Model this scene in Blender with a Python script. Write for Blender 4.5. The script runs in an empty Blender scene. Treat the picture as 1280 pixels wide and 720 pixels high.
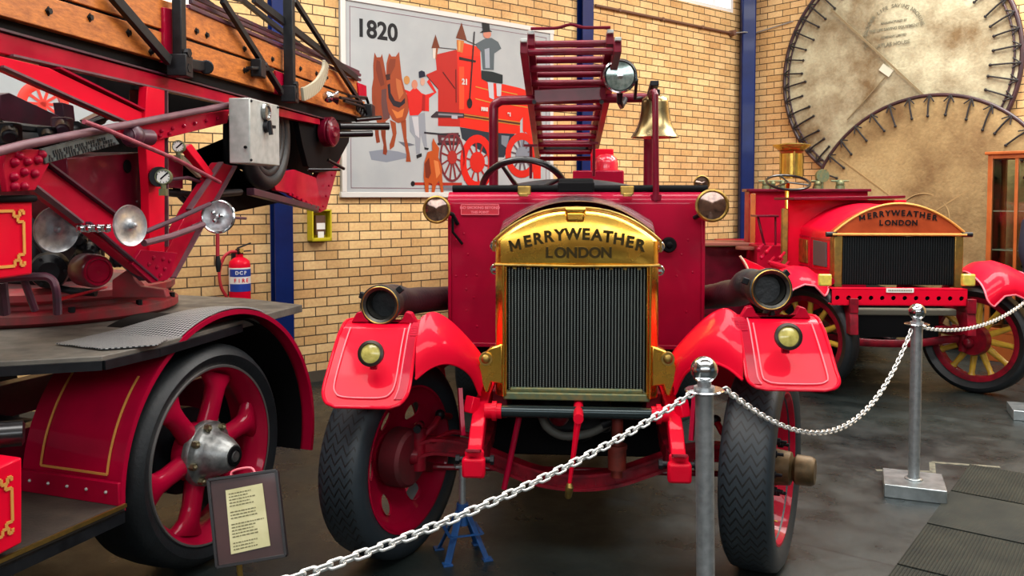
import bpy, bmesh, math, random
from mathutils import Vector, Matrix
R = random.Random(7)
SC = bpy.context.scene
COL = SC.collection
PI = math.pi
V = Vector

# ------------------------------------------------------------------ camera model (1280x720 frame)
FPX, CX, CY, PITCH, CAMZ = 1065.0, 640.0, 292.0, math.radians(2.5), 1.70
CAM = V((0, 0, CAMZ))
_fw = V((0, math.cos(PITCH), -math.sin(PITCH)))
_up = V((0, math.sin(PITCH), math.cos(PITCH)))
def ray(px, py):
    return V((1, 0, 0)) * ((px - CX) / FPX) + _up * ((CY - py) / FPX) + _fw
def hit(px, py, P0, N):
    r = ray(px, py)
    return CAM + r * ((P0 - CAM).dot(N) / r.dot(N))
def atY(px, py, Y):
    return hit(px, py, V((0, Y, 0)), V((0, 1, 0)))

cd = bpy.data.cameras.new('camera'); cam = bpy.data.objects.new('camera', cd); COL.objects.link(cam)
cam.location = CAM; cam.rotation_euler = (math.radians(90) - PITCH, 0, 0)
cd.sensor_width = 36.0; cd.lens = FPX / 1280 * 36.0
cd.shift_y = -(360.0 - CY) / 1280.0
cd.clip_start = 0.05
SC.camera = cam

SC.view_settings.view_transform = 'Standard'; SC.view_settings.look = 'None'; SC.view_settings.gamma = 1.0; SC.view_settings.use_curve_mapping = False; SC.view_settings.exposure = 0.0
# ------------------------------------------------------------------ materials
def lin(h):
    h = h.lstrip('#'); o = []
    for i in (0, 2, 4):
        c = int(h[i:i+2], 16) / 255
        o.append(c / 12.92 if c <= 0.04045 else ((c + 0.055) / 1.055) ** 2.4)
    return (o[0], o[1], o[2], 1)
MATS = {}
def mat(name, hexc, rough=0.5, metal=0.0, coat=0.0, hex2=None, nscale=6.0, amount=1.0, bump=0.0, bscale=60.0, emit=0.0, trans=0.0, spec=0.5, rough2=None):
    m = bpy.data.materials.new(name); m.use_nodes = True
    nt = m.node_tree; b = nt.nodes['Principled BSDF']
    b.inputs['Base Color'].default_value = lin(hexc)
    b.inputs['Roughness'].default_value = rough
    b.inputs['Metallic'].default_value = metal
    b.inputs['Coat Weight'].default_value = coat
    b.inputs['Coat Roughness'].default_value = 0.05
    b.inputs['Specular IOR Level'].default_value = spec
    if trans: b.inputs['Transmission Weight'].default_value = trans
    if emit:
        b.inputs['Emission Color'].default_value = lin(hexc); b.inputs['Emission Strength'].default_value = emit
    tc = nt.nodes.new('ShaderNodeTexCoord')
    if hex2 or rough2 is not None:
        n = nt.nodes.new('ShaderNodeTexNoise'); n.inputs['Scale'].default_value = nscale; n.inputs['Detail'].default_value = 6
        nt.links.new(tc.outputs['Object'], n.inputs['Vector'])
        r = nt.nodes.new('ShaderNodeValToRGB'); r.color_ramp.elements[0].position = 0.35; r.color_ramp.elements[1].position = 0.68
        r.color_ramp.elements[0].color = lin(hexc); r.color_ramp.elements[1].color = lin(hex2 or hexc)
        nt.links.new(n.outputs['Fac'], r.inputs['Fac'])
        if hex2: nt.links.new(r.outputs['Color'], b.inputs['Base Color'])
        if rough2 is not None:
            mr = nt.nodes.new('ShaderNodeMapRange'); mr.inputs['From Min'].default_value = .35; mr.inputs['From Max'].default_value = .65
            mr.inputs['To Min'].default_value = rough; mr.inputs['To Max'].default_value = rough2
            nt.links.new(n.outputs['Fac'], mr.inputs['Value']); nt.links.new(mr.outputs['Result'], b.inputs['Roughness'])
    if bump:
        n2 = nt.nodes.new('ShaderNodeTexNoise'); n2.inputs['Scale'].default_value = bscale; n2.inputs['Detail'].default_value = 4
        nt.links.new(tc.outputs['Object'], n2.inputs['Vector'])
        bp = nt.nodes.new('ShaderNodeBump'); bp.inputs['Strength'].default_value = bump; bp.inputs['Distance'].default_value = 0.01
        nt.links.new(n2.outputs['Fac'], bp.inputs['Height']); nt.links.new(bp.outputs['Normal'], b.inputs['Normal'])
    MATS[name] = m
    return m
RED = mat('red_paint', '#b0042a', .45, 0, .22, '#960422', 5, rough2=.6, spec=.08)
REDV = mat('bright_red_paint', '#d8052a', .45, 0, .2, '#cc0526', 4, rough2=.6, spec=.08)
REDD = mat('crimson_body_paint', '#a0022c', .45, 0, .3, '#8a0226', 4, rough2=.6, spec=.08)
MAROON = mat('maroon_paint', '#6c0824', .4, 0, .25, '#520618', 7, spec=.15)
REDDUST = mat('worn_dusty_red_paint', '#a01426', .5, 0, .1, '#6a3a38', 9, rough2=.65, bump=.1)
REDUNDER = mat('chassis_red_paint', '#8c0820', .45, 0, .15, '#560c18', 12, spec=.2)
GOLD = mat('gold_leaf', '#e0a050', .4, .3)
PINK = mat('pale_pink_pinstripe', '#e8707c', .4)
BRASS = mat('polished_brass', '#f8c858', .2, 1, 0, '#e8aa44', 9, rough2=.3)
BRASSD = mat('dull_brass', '#b8964e', .38, 1, 0, '#857040', 16, rough2=.5)
COPPER = mat('orange_painted_header', '#c4552c', .3, .35, .4, '#a8431f', 8)
CHROME = mat('polished_steel', '#c8cdd0', .16, 1)
STEEL = mat('brushed_steel', '#b4b8ba', .3, .75, 0, '#94989a', 30, rough2=.4)
NICKEL = mat('polished_nickel_bonnet', '#b7aab0', .17, 1, 0, '#9c9098', 6, rough2=.28)
CAST = mat('cast_aluminium', '#9a9c9a', .42, .85, 0, '#6e7070', 25, bump=.15)
IRON = mat('black_iron', '#0c0e12', .45, .2, 0, '#1a1c20', 20, spec=.3)
BLACK = mat('black_enamel', '#0c0d10', .3, 0, .3)
BLACKM = mat('matt_black', '#08080a', .7, spec=.12)
RUBBER = mat('black_rubber', '#080d11', .5, 0, 0, '#10161a', 14, bump=.15)
HOSE = mat('black_hose', '#090e12', .45, 0, 0, '#141a1e', 18, bump=.3, bscale=40)
WOOD = None
GREYP = mat('grey_painted_metal', '#8f9696', .45, .2, 0, '#7c8383', 14)
GREYL = mat('light_grey_metal', '#b4b8b4', .42, .2, 0, '#9fa4a0', 22)
DKGREY = mat('dark_grey_leathercloth', '#34373c', .5, 0, 0, '#2a2c30', 20, bump=.2)
BLUE = mat('dark_blue_steel_paint', '#081a4c', .4, 0, .1, '#0a2058', 5, spec=.2)
BLUEJ = mat('blue_jack_paint', '#1c4f8c', .45, .1, 0, '#173f70', 20)
YELLOW = mat('yellow_plastic', '#c4b312', .45)
YWOOD = mat('yellow_spoke_paint', '#c8a032', .4, 0, .3, '#a9832a', 10)
BOARD = mat('white_board', '#a2a6a6', .5, 0, 0, '#989d9e', 3, spec=.2)
WHITE = mat('white_paint', '#e2e0da', .5)
CREAM = mat('cream_lens', '#cdc06a', .25, 0, .6, '#a49846', 40)
PAPER = mat('yellowed_paper', '#d3cda0', .7, 0, 0, '#bdb888', 12)
INK = mat('faded_ink', '#6b6648', .8)
PAINTW = mat('pale_lens', '#b9c6c0', .2, .3, .8, '#8f9f99', 50)
CABWOOD = mat('varnished_pine', '#b5622c', .35, 0, .3, '#9c4f20', 6)
NAVY = mat('navy_cloth', '#12172b', .85, 0, 0, '#0d1122', 30)
SKIN = mat('skin', '#b98a70', .5)
HAIR = mat('dark_hair', '#1c1411', .6)
DIRTY = mat('grimy_steel_deck', '#6c675e', .5, .1, 0, '#514d47', 9, rough2=.65, bump=.15)
PURPLE = mat('grimy_maroon_steel', '#4e1a30', .45, 0, .1, '#33202c', 12)
PALEROD = mat('worn_pinkish_rod', '#6e4a52', .5, .1, 0, '#5a3a44', 14)
GREENBR = mat('verdigris_brass', '#586a52', .5, .5, 0, '#7a7248', 40)

def glass(name, hexc='#ffffff', rough=.02):
    m = bpy.data.materials.new(name); m.use_nodes = True
    nt = m.node_tree; nt.nodes.clear()
    o = nt.nodes.new('ShaderNodeOutputMaterial'); mx = nt.nodes.new('ShaderNodeMixShader')
    t = nt.nodes.new('ShaderNodeBsdfTransparent'); g = nt.nodes.new('ShaderNodeBsdfGlossy')
    t.inputs['Color'].default_value = lin(hexc); g.inputs['Roughness'].default_value = rough
    f = nt.nodes.new('ShaderNodeFresnel'); f.inputs['IOR'].default_value = 1.5
    nt.links.new(f.outputs[0], mx.inputs[0]); nt.links.new(t.outputs[0], mx.inputs[1]); nt.links.new(g.outputs[0], mx.inputs[2])
    nt.links.new(mx.outputs[0], o.inputs['Surface'])
    return m
GLASS = glass('clear_glass', '#e6f2ec')

def wood_mat():
    m = bpy.data.materials.new('oiled_orange_timber'); m.use_nodes = True
    nt = m.node_tree; b = nt.nodes['Principled BSDF']; b.inputs['Roughness'].default_value = .42
    tc = nt.nodes.new('ShaderNodeTexCoord'); mp = nt.nodes.new('ShaderNodeMapping'); mp.inputs['Scale'].default_value = (22, 1.5, 22)
    n = nt.nodes.new('ShaderNodeTexNoise'); n.inputs['Scale'].default_value = 3; n.inputs['Detail'].default_value = 8; n.inputs['Roughness'].default_value = .7
    r = nt.nodes.new('ShaderNodeValToRGB'); r.color_ramp.elements[0].position = .3; r.color_ramp.elements[1].position = .72
    r.color_ramp.elements[0].color = lin('#8a4318'); r.color_ramp.elements[1].color = lin('#d98438')
    nt.links.new(tc.outputs['Object'], mp.inputs[0]); nt.links.new(mp.outputs[0], n.inputs['Vector']); nt.links.new(n.outputs['Fac'], r.inputs[0]); nt.links.new(r.outputs[0], b.inputs['Base Color'])
    bp = nt.nodes.new('ShaderNodeBump'); bp.inputs['Strength'].default_value = .25; bp.inputs['Distance'].default_value = .004
    nt.links.new(n.outputs['Fac'], bp.inputs['Height']); nt.links.new(bp.outputs[0], b.inputs['Normal'])
    return m
WOOD = wood_mat()

def nodes_math(nt, op, a, b=None, c=None):
    n = nt.nodes.new('ShaderNodeMath'); n.operation = op
    for i, s in enumerate((a, b, c)):
        if s is None: continue
        if isinstance(s, (int, float)): n.inputs[i].default_value = s
        else: nt.links.new(s, n.inputs[i])
    return n.outputs[0]

def tread_mat(name='tyre_rubber_tread', N=64, freq=1.7, amp=.9, duty=.27, half=.092, rmin=.40):
    """zigzag moulded grooves across the tread; wheel axis = local X"""
    m = bpy.data.materials.new(name); m.use_nodes = True
    nt = m.node_tree; b = nt.nodes['Principled BSDF']; b.inputs['Roughness'].default_value = .5
    tc = nt.nodes.new('ShaderNodeTexCoord'); sp = nt.nodes.new('ShaderNodeSeparateXYZ'); nt.links.new(tc.outputs['Object'], sp.inputs[0])
    M = lambda op, a, b_=None, c=None: nodes_math(nt, op, a, b_, c)
    ang = M('ARCTAN2', sp.outputs[2], sp.outputs[1])
    a = M('MULTIPLY', ang, N / (2 * PI))
    tri = M('PINGPONG', M('MULTIPLY', sp.outputs[0], freq / (half)), .5)
    s = M('ADD', a, M('MULTIPLY', tri, amp * 2))
    fr = M('FRACT', M('ADD', s, 1000.0))
    g = M('LESS_THAN', fr, duty)
    rad = M('SQRT', M('ADD', M('MULTIPLY', sp.outputs[1], sp.outputs[1]), M('MULTIPLY', sp.outputs[2], sp.outputs[2])))
    inside = M('MULTIPLY', M('GREATER_THAN', rad, rmin), M('LESS_THAN', M('ABSOLUTE', sp.outputs[0]), half))
    g2 = M('MULTIPLY', g, inside)
    mx = nt.nodes.new('ShaderNodeMixRGB'); mx.inputs[1].default_value = lin('#242e35'); mx.inputs[2].default_value = lin('#030405')
    nt.links.new(g2, mx.inputs[0])
    n = nt.nodes.new('ShaderNodeTexNoise'); n.inputs['Scale'].default_value = 10; nt.links.new(tc.outputs['Object'], n.inputs['Vector'])
    mx2 = nt.nodes.new('ShaderNodeMixRGB'); mx2.blend_type = 'MULTIPLY'; mx2.inputs[0].default_value = .5
    nt.links.new(mx.outputs[0], mx2.inputs[1]); nt.links.new(n.outputs['Fac'], mx2.inputs[2]); nt.links.new(mx2.outputs[0], b.inputs['Base Color'])
    bp = nt.nodes.new('ShaderNodeBump'); bp.inputs['Strength'].default_value = 1.0; bp.inputs['Distance'].default_value = .008; bp.invert = True
    nt.links.new(g2, bp.inputs['Height']); nt.links.new(bp.outputs[0], b.inputs['Normal'])
    return m
TREAD = tread_mat()

def brick_mat(name, tint=0):
    m = bpy.data.materials.new(name); m.use_nodes = True
    nt = m.node_tree; b = nt.nodes['Principled BSDF']; b.inputs['Roughness'].default_value = .8
    tc = nt.nodes.new('ShaderNodeTexCoord'); sp = nt.nodes.new('ShaderNodeSeparateXYZ'); cb = nt.nodes.new('ShaderNodeCombineXYZ')
    nt.links.new(tc.outputs['Object'], sp.inputs[0]); nt.links.new(sp.outputs[0], cb.inputs[0]); nt.links.new(sp.outputs[2], cb.inputs[1])
    br = nt.nodes.new('ShaderNodeTexBrick'); nt.links.new(cb.outputs[0], br.inputs['Vector'])
    br.inputs['Scale'].default_value = 1.0; br.inputs['Brick Width'].default_value = .232; br.inputs['Row Height'].default_value = .0857
    br.inputs['Mortar Size'].default_value = .0055; br.inputs['Mortar Smooth'].default_value = .25; br.inputs['Bias'].default_value = -.1
    br.inputs['Color1'].default_value = lin('#e6c58c'); br.inputs['Color2'].default_value = lin('#cca468'); br.inputs['Mortar'].default_value = lin('#4a3a24')
    br.offset = .5
    # sparse redder bricks through a second brick texture's random tint
    n = nt.nodes.new('ShaderNodeTexNoise'); n.inputs['Scale'].default_value = 1.7; n.inputs['Detail'].default_value = 3; nt.links.new(tc.outputs['Object'], n.inputs['Vector'])
    n2 = nt.nodes.new('ShaderNodeTexNoise'); n2.inputs['Scale'].default_value = 38; n2.inputs['Detail'].default_value = 5; nt.links.new(tc.outputs['Object'], n2.inputs['Vector'])
    mx = nt.nodes.new('ShaderNodeMixRGB'); mx.blend_type = 'MULTIPLY'; mx.inputs[0].default_value = .55
    rp = nt.nodes.new('ShaderNodeValToRGB'); rp.color_ramp.elements[0].position = .3; rp.color_ramp.elements[1].position = .7
    rp.color_ramp.elements[0].color = lin('#c7a58a'); rp.color_ramp.elements[1].color = lin('#ffffff')
    nt.links.new(n.outputs['Fac'], rp.inputs[0]); nt.links.new(br.outputs['Color'], mx.inputs[1]); nt.links.new(rp.outputs[0], mx.inputs[2])
    mx2 = nt.nodes.new('ShaderNodeMixRGB'); mx2.blend_type = 'OVERLAY'; mx2.inputs[0].default_value = .35
    nt.links.new(mx.outputs[0], mx2.inputs[1]); nt.links.new(n2.outputs['Fac'], mx2.inputs[2]); nt.links.new(mx2.outputs[0], b.inputs['Base Color'])
    bp = nt.nodes.new('ShaderNodeBump'); bp.inputs['Strength'].default_value = .9; bp.inputs['Distance'].default_value = .008; bp.invert = True
    nt.links.new(br.outputs['Fac'], bp.inputs['Height'])
    bp2 = nt.nodes.new('ShaderNodeBump'); bp2.inputs['Strength'].default_value = .25; bp2.inputs['Distance'].default_value = .004
    nt.links.new(n2.outputs['Fac'], bp2.inputs['Height']); nt.links.new(bp.outputs[0], bp2.inputs['Normal']); nt.links.new(bp2.outputs[0], b.inputs['Normal'])
    return m
BRICK = brick_mat('yellow_face_brick')

# ------------------------------------------------------------------ mesh builder
def frame_from(z, up=V((0, 0, 1))):
    z = V(z).normalized()
    u = V(up)
    if abs(z.dot(u)) > .98: u = V((0, 1, 0)) if abs(z.y) < .9 else V((1, 0, 0))
    x = u.cross(z).normalized(); y = z.cross(x)
    return x, y, z
class MB:
    def __init__(s): s.v = []; s.f = []
    def add(s, vs, fs):
        o = len(s.v); s.v += [V(p) for p in vs]; s.f += [tuple(i + o for i in f) for f in fs]; return s
    def box(s, c, d, M=None):
        x, y, z = d[0] / 2, d[1] / 2, d[2] / 2
        vs = [V((a * x, b * y, e * z)) for e in (-1, 1) for b in (-1, 1) for a in (-1, 1)]
        if M: vs = [M @ p for p in vs]
        vs = [p + V(c) for p in vs]
        return s.add(vs, [(0, 2, 3, 1), (4, 5, 7, 6), (0, 1, 5, 4), (2, 6, 7, 3), (0, 4, 6, 2), (1, 3, 7, 5)])
    def bar(s, p0, p1, w, h, up=V((0, 0, 1))):
        p0 = V(p0); p1 = V(p1); x, y, z = frame_from(p1 - p0, up)
        vs = []
        for p in (p0, p1):
            for a, b in ((-1, -1), (1, -1), (1, 1), (-1, 1)): vs.append(p + x * a * w / 2 + y * b * h / 2)
        return s.add(vs, [(3, 2, 1, 0), (4, 5, 6, 7), (0, 1, 5, 4), (1, 2, 6, 5), (2, 3, 7, 6), (3, 0, 4, 7)])
    def tube(s, pts, r, n=12, closed=False, caps=True, sx=1.0):
        pts = [V(p) for p in pts]; m = len(pts)
        rr = r if isinstance(r, (list, tuple)) else [r] * m
        rings = []; x = None
        for i, p in enumerate(pts):
            if closed: t = (pts[(i + 1) % m] - pts[i - 1])
            else: t = pts[min(i + 1, m - 1)] - pts[max(i - 1, 0)]
            t = t.normalized() if t.length > 1e-9 else V((0, 0, 1))
            if x is None: x, y, _ = frame_from(t)
            else:
                x = (x - t * x.dot(t)).normalized(); y = t.cross(x)
            rings.append([p + x * math.cos(2 * PI * k / n) * rr[i] * sx + y * math.sin(2 * PI * k / n) * rr[i] for k in range(n)])
        vs = [q for rg in rings for q in rg]; fs = []
        for i in range(m if closed else m - 1):
            a = i * n; b = ((i + 1) % m) * n
            for k in range(n): fs.append((a + k, a + (k + 1) % n, b + (k + 1) % n, b + k))
        if caps and not closed: fs.append(tuple(range(n - 1, -1, -1))); fs.append(tuple((m - 1) * n + k for k in range(n)))
        return s.add(vs, fs)
    def cyl(s, p0, p1, r0, r1=None, n=24):
        return s.tube([p0, p1], [r0, r0 if r1 is None else r1], n)
    def lathe(s, prof, o=(0, 0, 0), axis=(0, 0, 1), n=40, close=False, a0=0, a1=2 * PI):
        x, y, z = frame_from(axis); o = V(o); full = abs(a1 - a0 - 2 * PI) < 1e-6; m = n if full else n + 1
        vs = []
        for k in range(m):
            a = a0 + (a1 - a0) * k / n; d = x * math.cos(a) + y * math.sin(a)
            for r, h in prof: vs.append(o + d * r + z * h)
        q = len(prof); fs = []
        for k in range(n):
            a = k * q; b = ((k + 1) % m) * q
            for i in range(q if close else q - 1):
                j = (i + 1) % q; fs.append((a + i, b + i, b + j, a + j))
        return s.add(vs, fs)
    def sphere(s, c, r, sc=(1, 1, 1), n=20, M=None):
        vs = []; fs = []; h = n // 2
        for i in range(h + 1):
            t = PI * i / h
            for k in range(n):
                p = V((math.sin(t) * math.cos(2 * PI * k / n) * sc[0], math.sin(t) * math.sin(2 * PI * k / n) * sc[1], math.cos(t) * sc[2])) * r
                if M: p = M @ p
                vs.append(p + V(c))
        for i in range(h):
            for k in range(n): fs.append((i * n + k, (i + 1) * n + k, (i + 1) * n + (k + 1) % n, i * n + (k + 1) % n))
        return s.add(vs, fs)
    def torus(s, c, axis, Rr, r, n=48, m=12, a0=0, a1=2 * PI, sy=1.0):
        x, y, z = frame_from(axis); c = V(c); full = abs(a1 - a0 - 2 * PI) < 1e-6
        k = n if full else n + 1
        pts = [c + x * Rr * math.cos(a0 + (a1 - a0) * i / n) + y * Rr * sy * math.sin(a0 + (a1 - a0) * i / n) for i in range(k)]
        return s.tube(pts, r, m, closed=full)
    def prism(s, pts3, off):
        """planar outline (3-D points) swept by off"""
        pts3 = [V(p) for p in pts3]; off = V(off); n = len(pts3)
        nn = V((0, 0, 0))
        for i in range(n): nn += pts3[i].cross(pts3[(i + 1) % n])
        if nn.dot(off) > 0: pts3 = pts3[::-1]
        vs = pts3 + [p + off for p in pts3]
        fs = [tuple(range(n)), tuple(range(2 * n - 1, n - 1, -1))]
        for i in range(n): fs.append((i, i + n, (i + 1) % n + n, (i + 1) % n))
        return s.add(vs, fs)
    def grid(s, fn, nu, nv, thick=0.0):
        P = [[V(fn(i / nu, j / nv)) for j in range(nv + 1)] for i in range(nu + 1)]
        vs = [p for row in P for p in row]; w = nv + 1
        fs = [(i * w + j, (i + 1) * w + j, (i + 1) * w + j + 1, i * w + j + 1) for i in range(nu) for j in range(nv)]
        if not thick: return s.add(vs, fs)
        nr = []
        for i in range(nu + 1):
            for j in range(nv + 1):
                a = P[min(i + 1, nu)][j] - P[max(i - 1, 0)][j]; b = P[i][min(j + 1, nv)] - P[i][max(j - 1, 0)]
                c = a.cross(b); nr.append(c.normalized() if c.length > 1e-12 else V((0, 0, 1)))
        N = len(vs); vs2 = vs + [p - n_ * thick for p, n_ in zip(vs, nr)]
        fs2 = fs + [tuple(i + N for i in reversed(f)) for f in fs]
        for i in range(nu):
            for j in (0, nv):
                a, b = i * w + j, (i + 1) * w + j; fs2.append((a, a + N, b + N, b) if j == 0 else (b, b + N, a + N, a))
        for j in range(nv):
            for i in (0, nu):
                a, b = i * w + j, i * w + j + 1; fs2.append((b, b + N, a + N, a) if i == 0 else (a, a + N, b + N, b))
        return s.add(vs2, fs2)
    def xf(s, M):
        s.v = [M @ p for p in s.v]; return s
    def join(s, o): return s.add(o.v, o.f)

def tag(o, label=None, cat=None, group=None, kind=None):
    if label: o['label'] = label
    if cat: o['category'] = cat
    if group: o['group'] = group
    if kind: o['kind'] = kind
    return o
def smooth(me, ang=35):
    for p in me.polygons: p.use_smooth = True
    bm = bmesh.new(); bm.from_mesh(me); bm.normal_update()
    for e in bm.edges:
        if len(e.link_faces) == 2 and e.calc_face_angle(0) > math.radians(ang): e.smooth = False
    bm.to_mesh(me); bm.free()
def build(name, mb, material, parent=None, world=False, bevel=0.0, loc=None, rot=None, ang=35, fixn=True):
    """link a mesh. world=True: vertices are given in world space, parent is an object with a known matrix"""
    vs = mb.v
    if world and parent is not None:
        Mi = wm(parent).inverted(); vs = [Mi @ p for p in vs]
    me = bpy.data.meshes.new(name)
    me.from_pydata([tuple(p) for p in vs], [], mb.f); me.update()
    bm = bmesh.new(); bm.from_mesh(me)
    if fixn: bmesh.ops.recalc_face_normals(bm, faces=bm.faces)
    bm.to_mesh(me); bm.free()
    smooth(me, ang)
    ms = material if isinstance(material, (list, tuple)) else [material]
    for m in ms: me.materials.append(m)
    o = bpy.data.objects.new(name, me); COL.objects.link(o)
    if parent is not None: o.parent = parent
    if loc is not None: o.location = loc
    if rot is not None: o.rotation_euler = rot
    if bevel:
        b = o.modifiers.new('bevel', 'BEVEL'); b.width = bevel; b.segments = 2; b.limit_method = 'ANGLE'; b.angle_limit = math.radians(40)
        b.harden_normals = False
    return o
def _unused_recenter(o):
    """move a top-level mesh's origin to the centre of its base"""
    me = o.data
    xs = [v.co.x for v in me.vertices]; ys = [v.co.y for v in me.vertices]; zs = [v.co.z for v in me.vertices]
    c = V(((min(xs) + max(xs)) / 2, (min(ys) + max(ys)) / 2, min(zs)))
    me.transform(Matrix.Translation(-c)); o.location = o.location + c
    return o
def wm(o):
    M = Matrix.LocRotScale(o.location, o.rotation_euler, o.scale)
    return wm(o.parent) @ M if o.parent else M
def thing(name, label, cat, loc=(0, 0, 0), rz=0, group=None):
    o = bpy.data.objects.new(name, None); COL.objects.link(o)
    o.location = loc; o.rotation_euler = (0, 0, rz); o.empty_display_size = .1
    return tag(o, label, cat, group)
def struct(o): o['kind'] = 'structure'; return o
def arc(c, ex, ey, r, a0, a1, n):
    return [V(c) + V(ex) * r * math.cos(a0 + (a1 - a0) * i / n) + V(ey) * r * math.sin(a0 + (a1 - a0) * i / n) for i in range(n + 1)]
def smoothpath(pts, k=6):
    pts = [V(p) for p in pts]; out = []
    n = len(pts)
    for i in range(n - 1):
        p0 = pts[max(i - 1, 0)]; p1 = pts[i]; p2 = pts[i + 1]; p3 = pts[min(i + 2, n - 1)]
        for j in range(k):
            t = j / k
            out.append(.5 * ((2 * p1) + (p2 - p0) * t + (2 * p0 - 5 * p1 + 4 * p2 - p3) * t * t + (3 * p1 - p0 - 3 * p2 + p3) * t ** 3))
    out.append(pts[-1]); return out
_tc = {}
def text_mb(txt, size, depth=.002, bold=0.0, spacing=1.0, align='CENTER'):
    """mesh of a string in XY, baseline y=0, extruded along z"""
    if txt == 'M':
        h, w, t = .70 * size, .36 * size, .11 * size + bold; mb = MB(); up = V((0, 0, 1))
        for a, b in (((-w + t / 2, 0), (-w + t / 2, h)), ((w - t / 2, 0), (w - t / 2, h)), ((-w + t / 2, h - t * .3), (0, h * .22)), ((w - t / 2, h - t * .3), (0, h * .22))):
            mb.bar((a[0], a[1], 0), (b[0], b[1], 0), t, depth, up)
        return mb
    cu = bpy.data.curves.new('t', 'FONT'); cu.body = txt; cu.size = size; cu.extrude = depth / 2; cu.offset = bold
    cu.align_x = align; cu.space_character = spacing; cu.resolution_u = 4
    ob = bpy.data.objects.new('t', cu); COL.objects.link(ob)
    dg = bpy.context.evaluated_depsgraph_get(); me = ob.evaluated_get(dg).to_mesh()
    mb = MB(); mb.add([v.co.copy() for v in me.vertices], [tuple(p.vertices) for p in me.polygons])
    ob.evaluated_get(dg).to_mesh_clear(); bpy.data.objects.remove(ob); bpy.data.curves.remove(cu)
    return mb
def letters_on_curve(txt, size, fn, depth=.003, bold=0.0):
    """fn(k) -> Matrix for glyph k of n"""
    out = MB(); n = len(txt)
    for k, ch in enumerate(txt):
        if ch == ' ': continue
        out.join(text_mb(ch, size, depth, bold).xf(fn(k)))
    return out
def clean_text(mb): return mb
# ================================================================== THE ROOM
A40 = math.radians(40); AM50 = math.radians(-50)
WL0 = V((-1.8, 7.77, 0)); WLd = V((math.cos(A40), math.sin(A40), 0)); WLn = V((math.sin(A40), -math.cos(A40), 0))
C0 = V((3.26, 12.0, 0)); WRd = V((math.cos(AM50), math.sin(AM50), 0)); WRn = V((-math.sin(math.radians(50)), -math.cos(math.radians(50)), 0))
HC = 5.6
LEN = (C0 - WL0).length
def wall_with_holes(name, x0, x1, holes, mat_, origin, rz):
    mb = MB(); xs = sorted(set([x0, x1] + [h[0] for h in holes] + [h[1] for h in holes]))
    for a, b in zip(xs[:-1], xs[1:]):
        hs = [h for h in holes if h[0] <= a + 1e-6 and h[1] >= b - 1e-6]
        z = 0
        for h in sorted(hs, key=lambda q: q[2]):
            if h[2] > z: mb.box(((a + b) / 2, .12, (z + h[2]) / 2), (b - a, .24, h[2] - z))
            z = h[3]
        mb.box(((a + b) / 2, .12, (z + HC) / 2), (b - a, .24, HC - z))
    return struct(build(name, mb, mat_, loc=origin, rot=(0, 0, rz)))
wl_holes = [(-1.62, -1.06, 3.27, 4.9), (4.4, LEN - .26, 4.22, 5.3)]
wall_with_holes('wall_left', -9.0, LEN + .24, wl_holes, BRICK, WL0, A40)
wall_with_holes('wall_right', 0, 12.5, [], BRICK, C0, AM50)
DAYPANE = mat('frosted_daylight_pane', '#e4f0f8', .3, emit=1.3)
def window(name, h, origin, rz):
    x0, x1, z0, z1 = h; mb = MB(); f = .05
    mb.box(((x0 + x1) / 2, .06, z0 + f / 2), (x1 - x0, .09, f)); mb.box(((x0 + x1) / 2, .06, z1 - f / 2), (x1 - x0, .09, f))
    mb.box((x0 + f / 2, .06, (z0 + z1) / 2), (f, .09, z1 - z0 - .1)); mb.box((x1 - f / 2, .06, (z0 + z1) / 2), (f, .09, z1 - z0 - .1))
    n = max(1, int((x1 - x0) / .35))
    for i in range(1, n): mb.box((x0 + (x1 - x0) * i / n, .06, (z0 + z1) / 2), (.02, .03, z1 - z0 - .1))
    w = struct(build(name, mb, WHITE, loc=origin, rot=(0, 0, rz)))
    g = MB(); g.box(((x0 + x1) / 2, .07, (z0 + z1) / 2), (x1 - x0 - .08, .006, z1 - z0 - .08)); build('pane', g, DAYPANE, w)
    return w
window('window_1', wl_holes[1], WL0, A40); window('window_2', wl_holes[0], WL0, A40)

# blue steel columns
def column(name, t, w, d, origin, dv, nv, rz, y=0):
    mb = MB(); c = origin + dv * t + nv * (d / 2 + y)
    # I-section: web + two flanges
    mb.box((0, d / 2 - .006, HC / 2), (w, .012, HC)); mb.box((0, -d / 2 + .006, HC / 2), (w, .012, HC)); mb.box((0, 0, HC / 2), (.014, d - .024, HC))
    return struct(build(name, mb, BLUE, loc=c, rot=(0, 0, rz)))
column('trim_1', -.345, .17, .10, WL0, WLd, WLn, A40)
column('trim_2', 3.41, .17, .10, WL0, WLd, WLn, A40)
mb = MB(); mb.box((0, 0, HC / 2), (.19, .19, HC))
struct(build('trim_3', mb, BLUE, loc=C0 + V((-.02, -.19, 0)), rot=(0, 0, math.radians(-5)), bevel=.02))
# brick plinth course
mb = MB(); mb.box(((LEN - 9) / 2, -.006, .05), (LEN + 8.8, .012, .10)); struct(build('baseboard_left', mb, mat('dark_plinth_paint', '#4c4438', .7), loc=WL0, rot=(0, 0, A40)))

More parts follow.
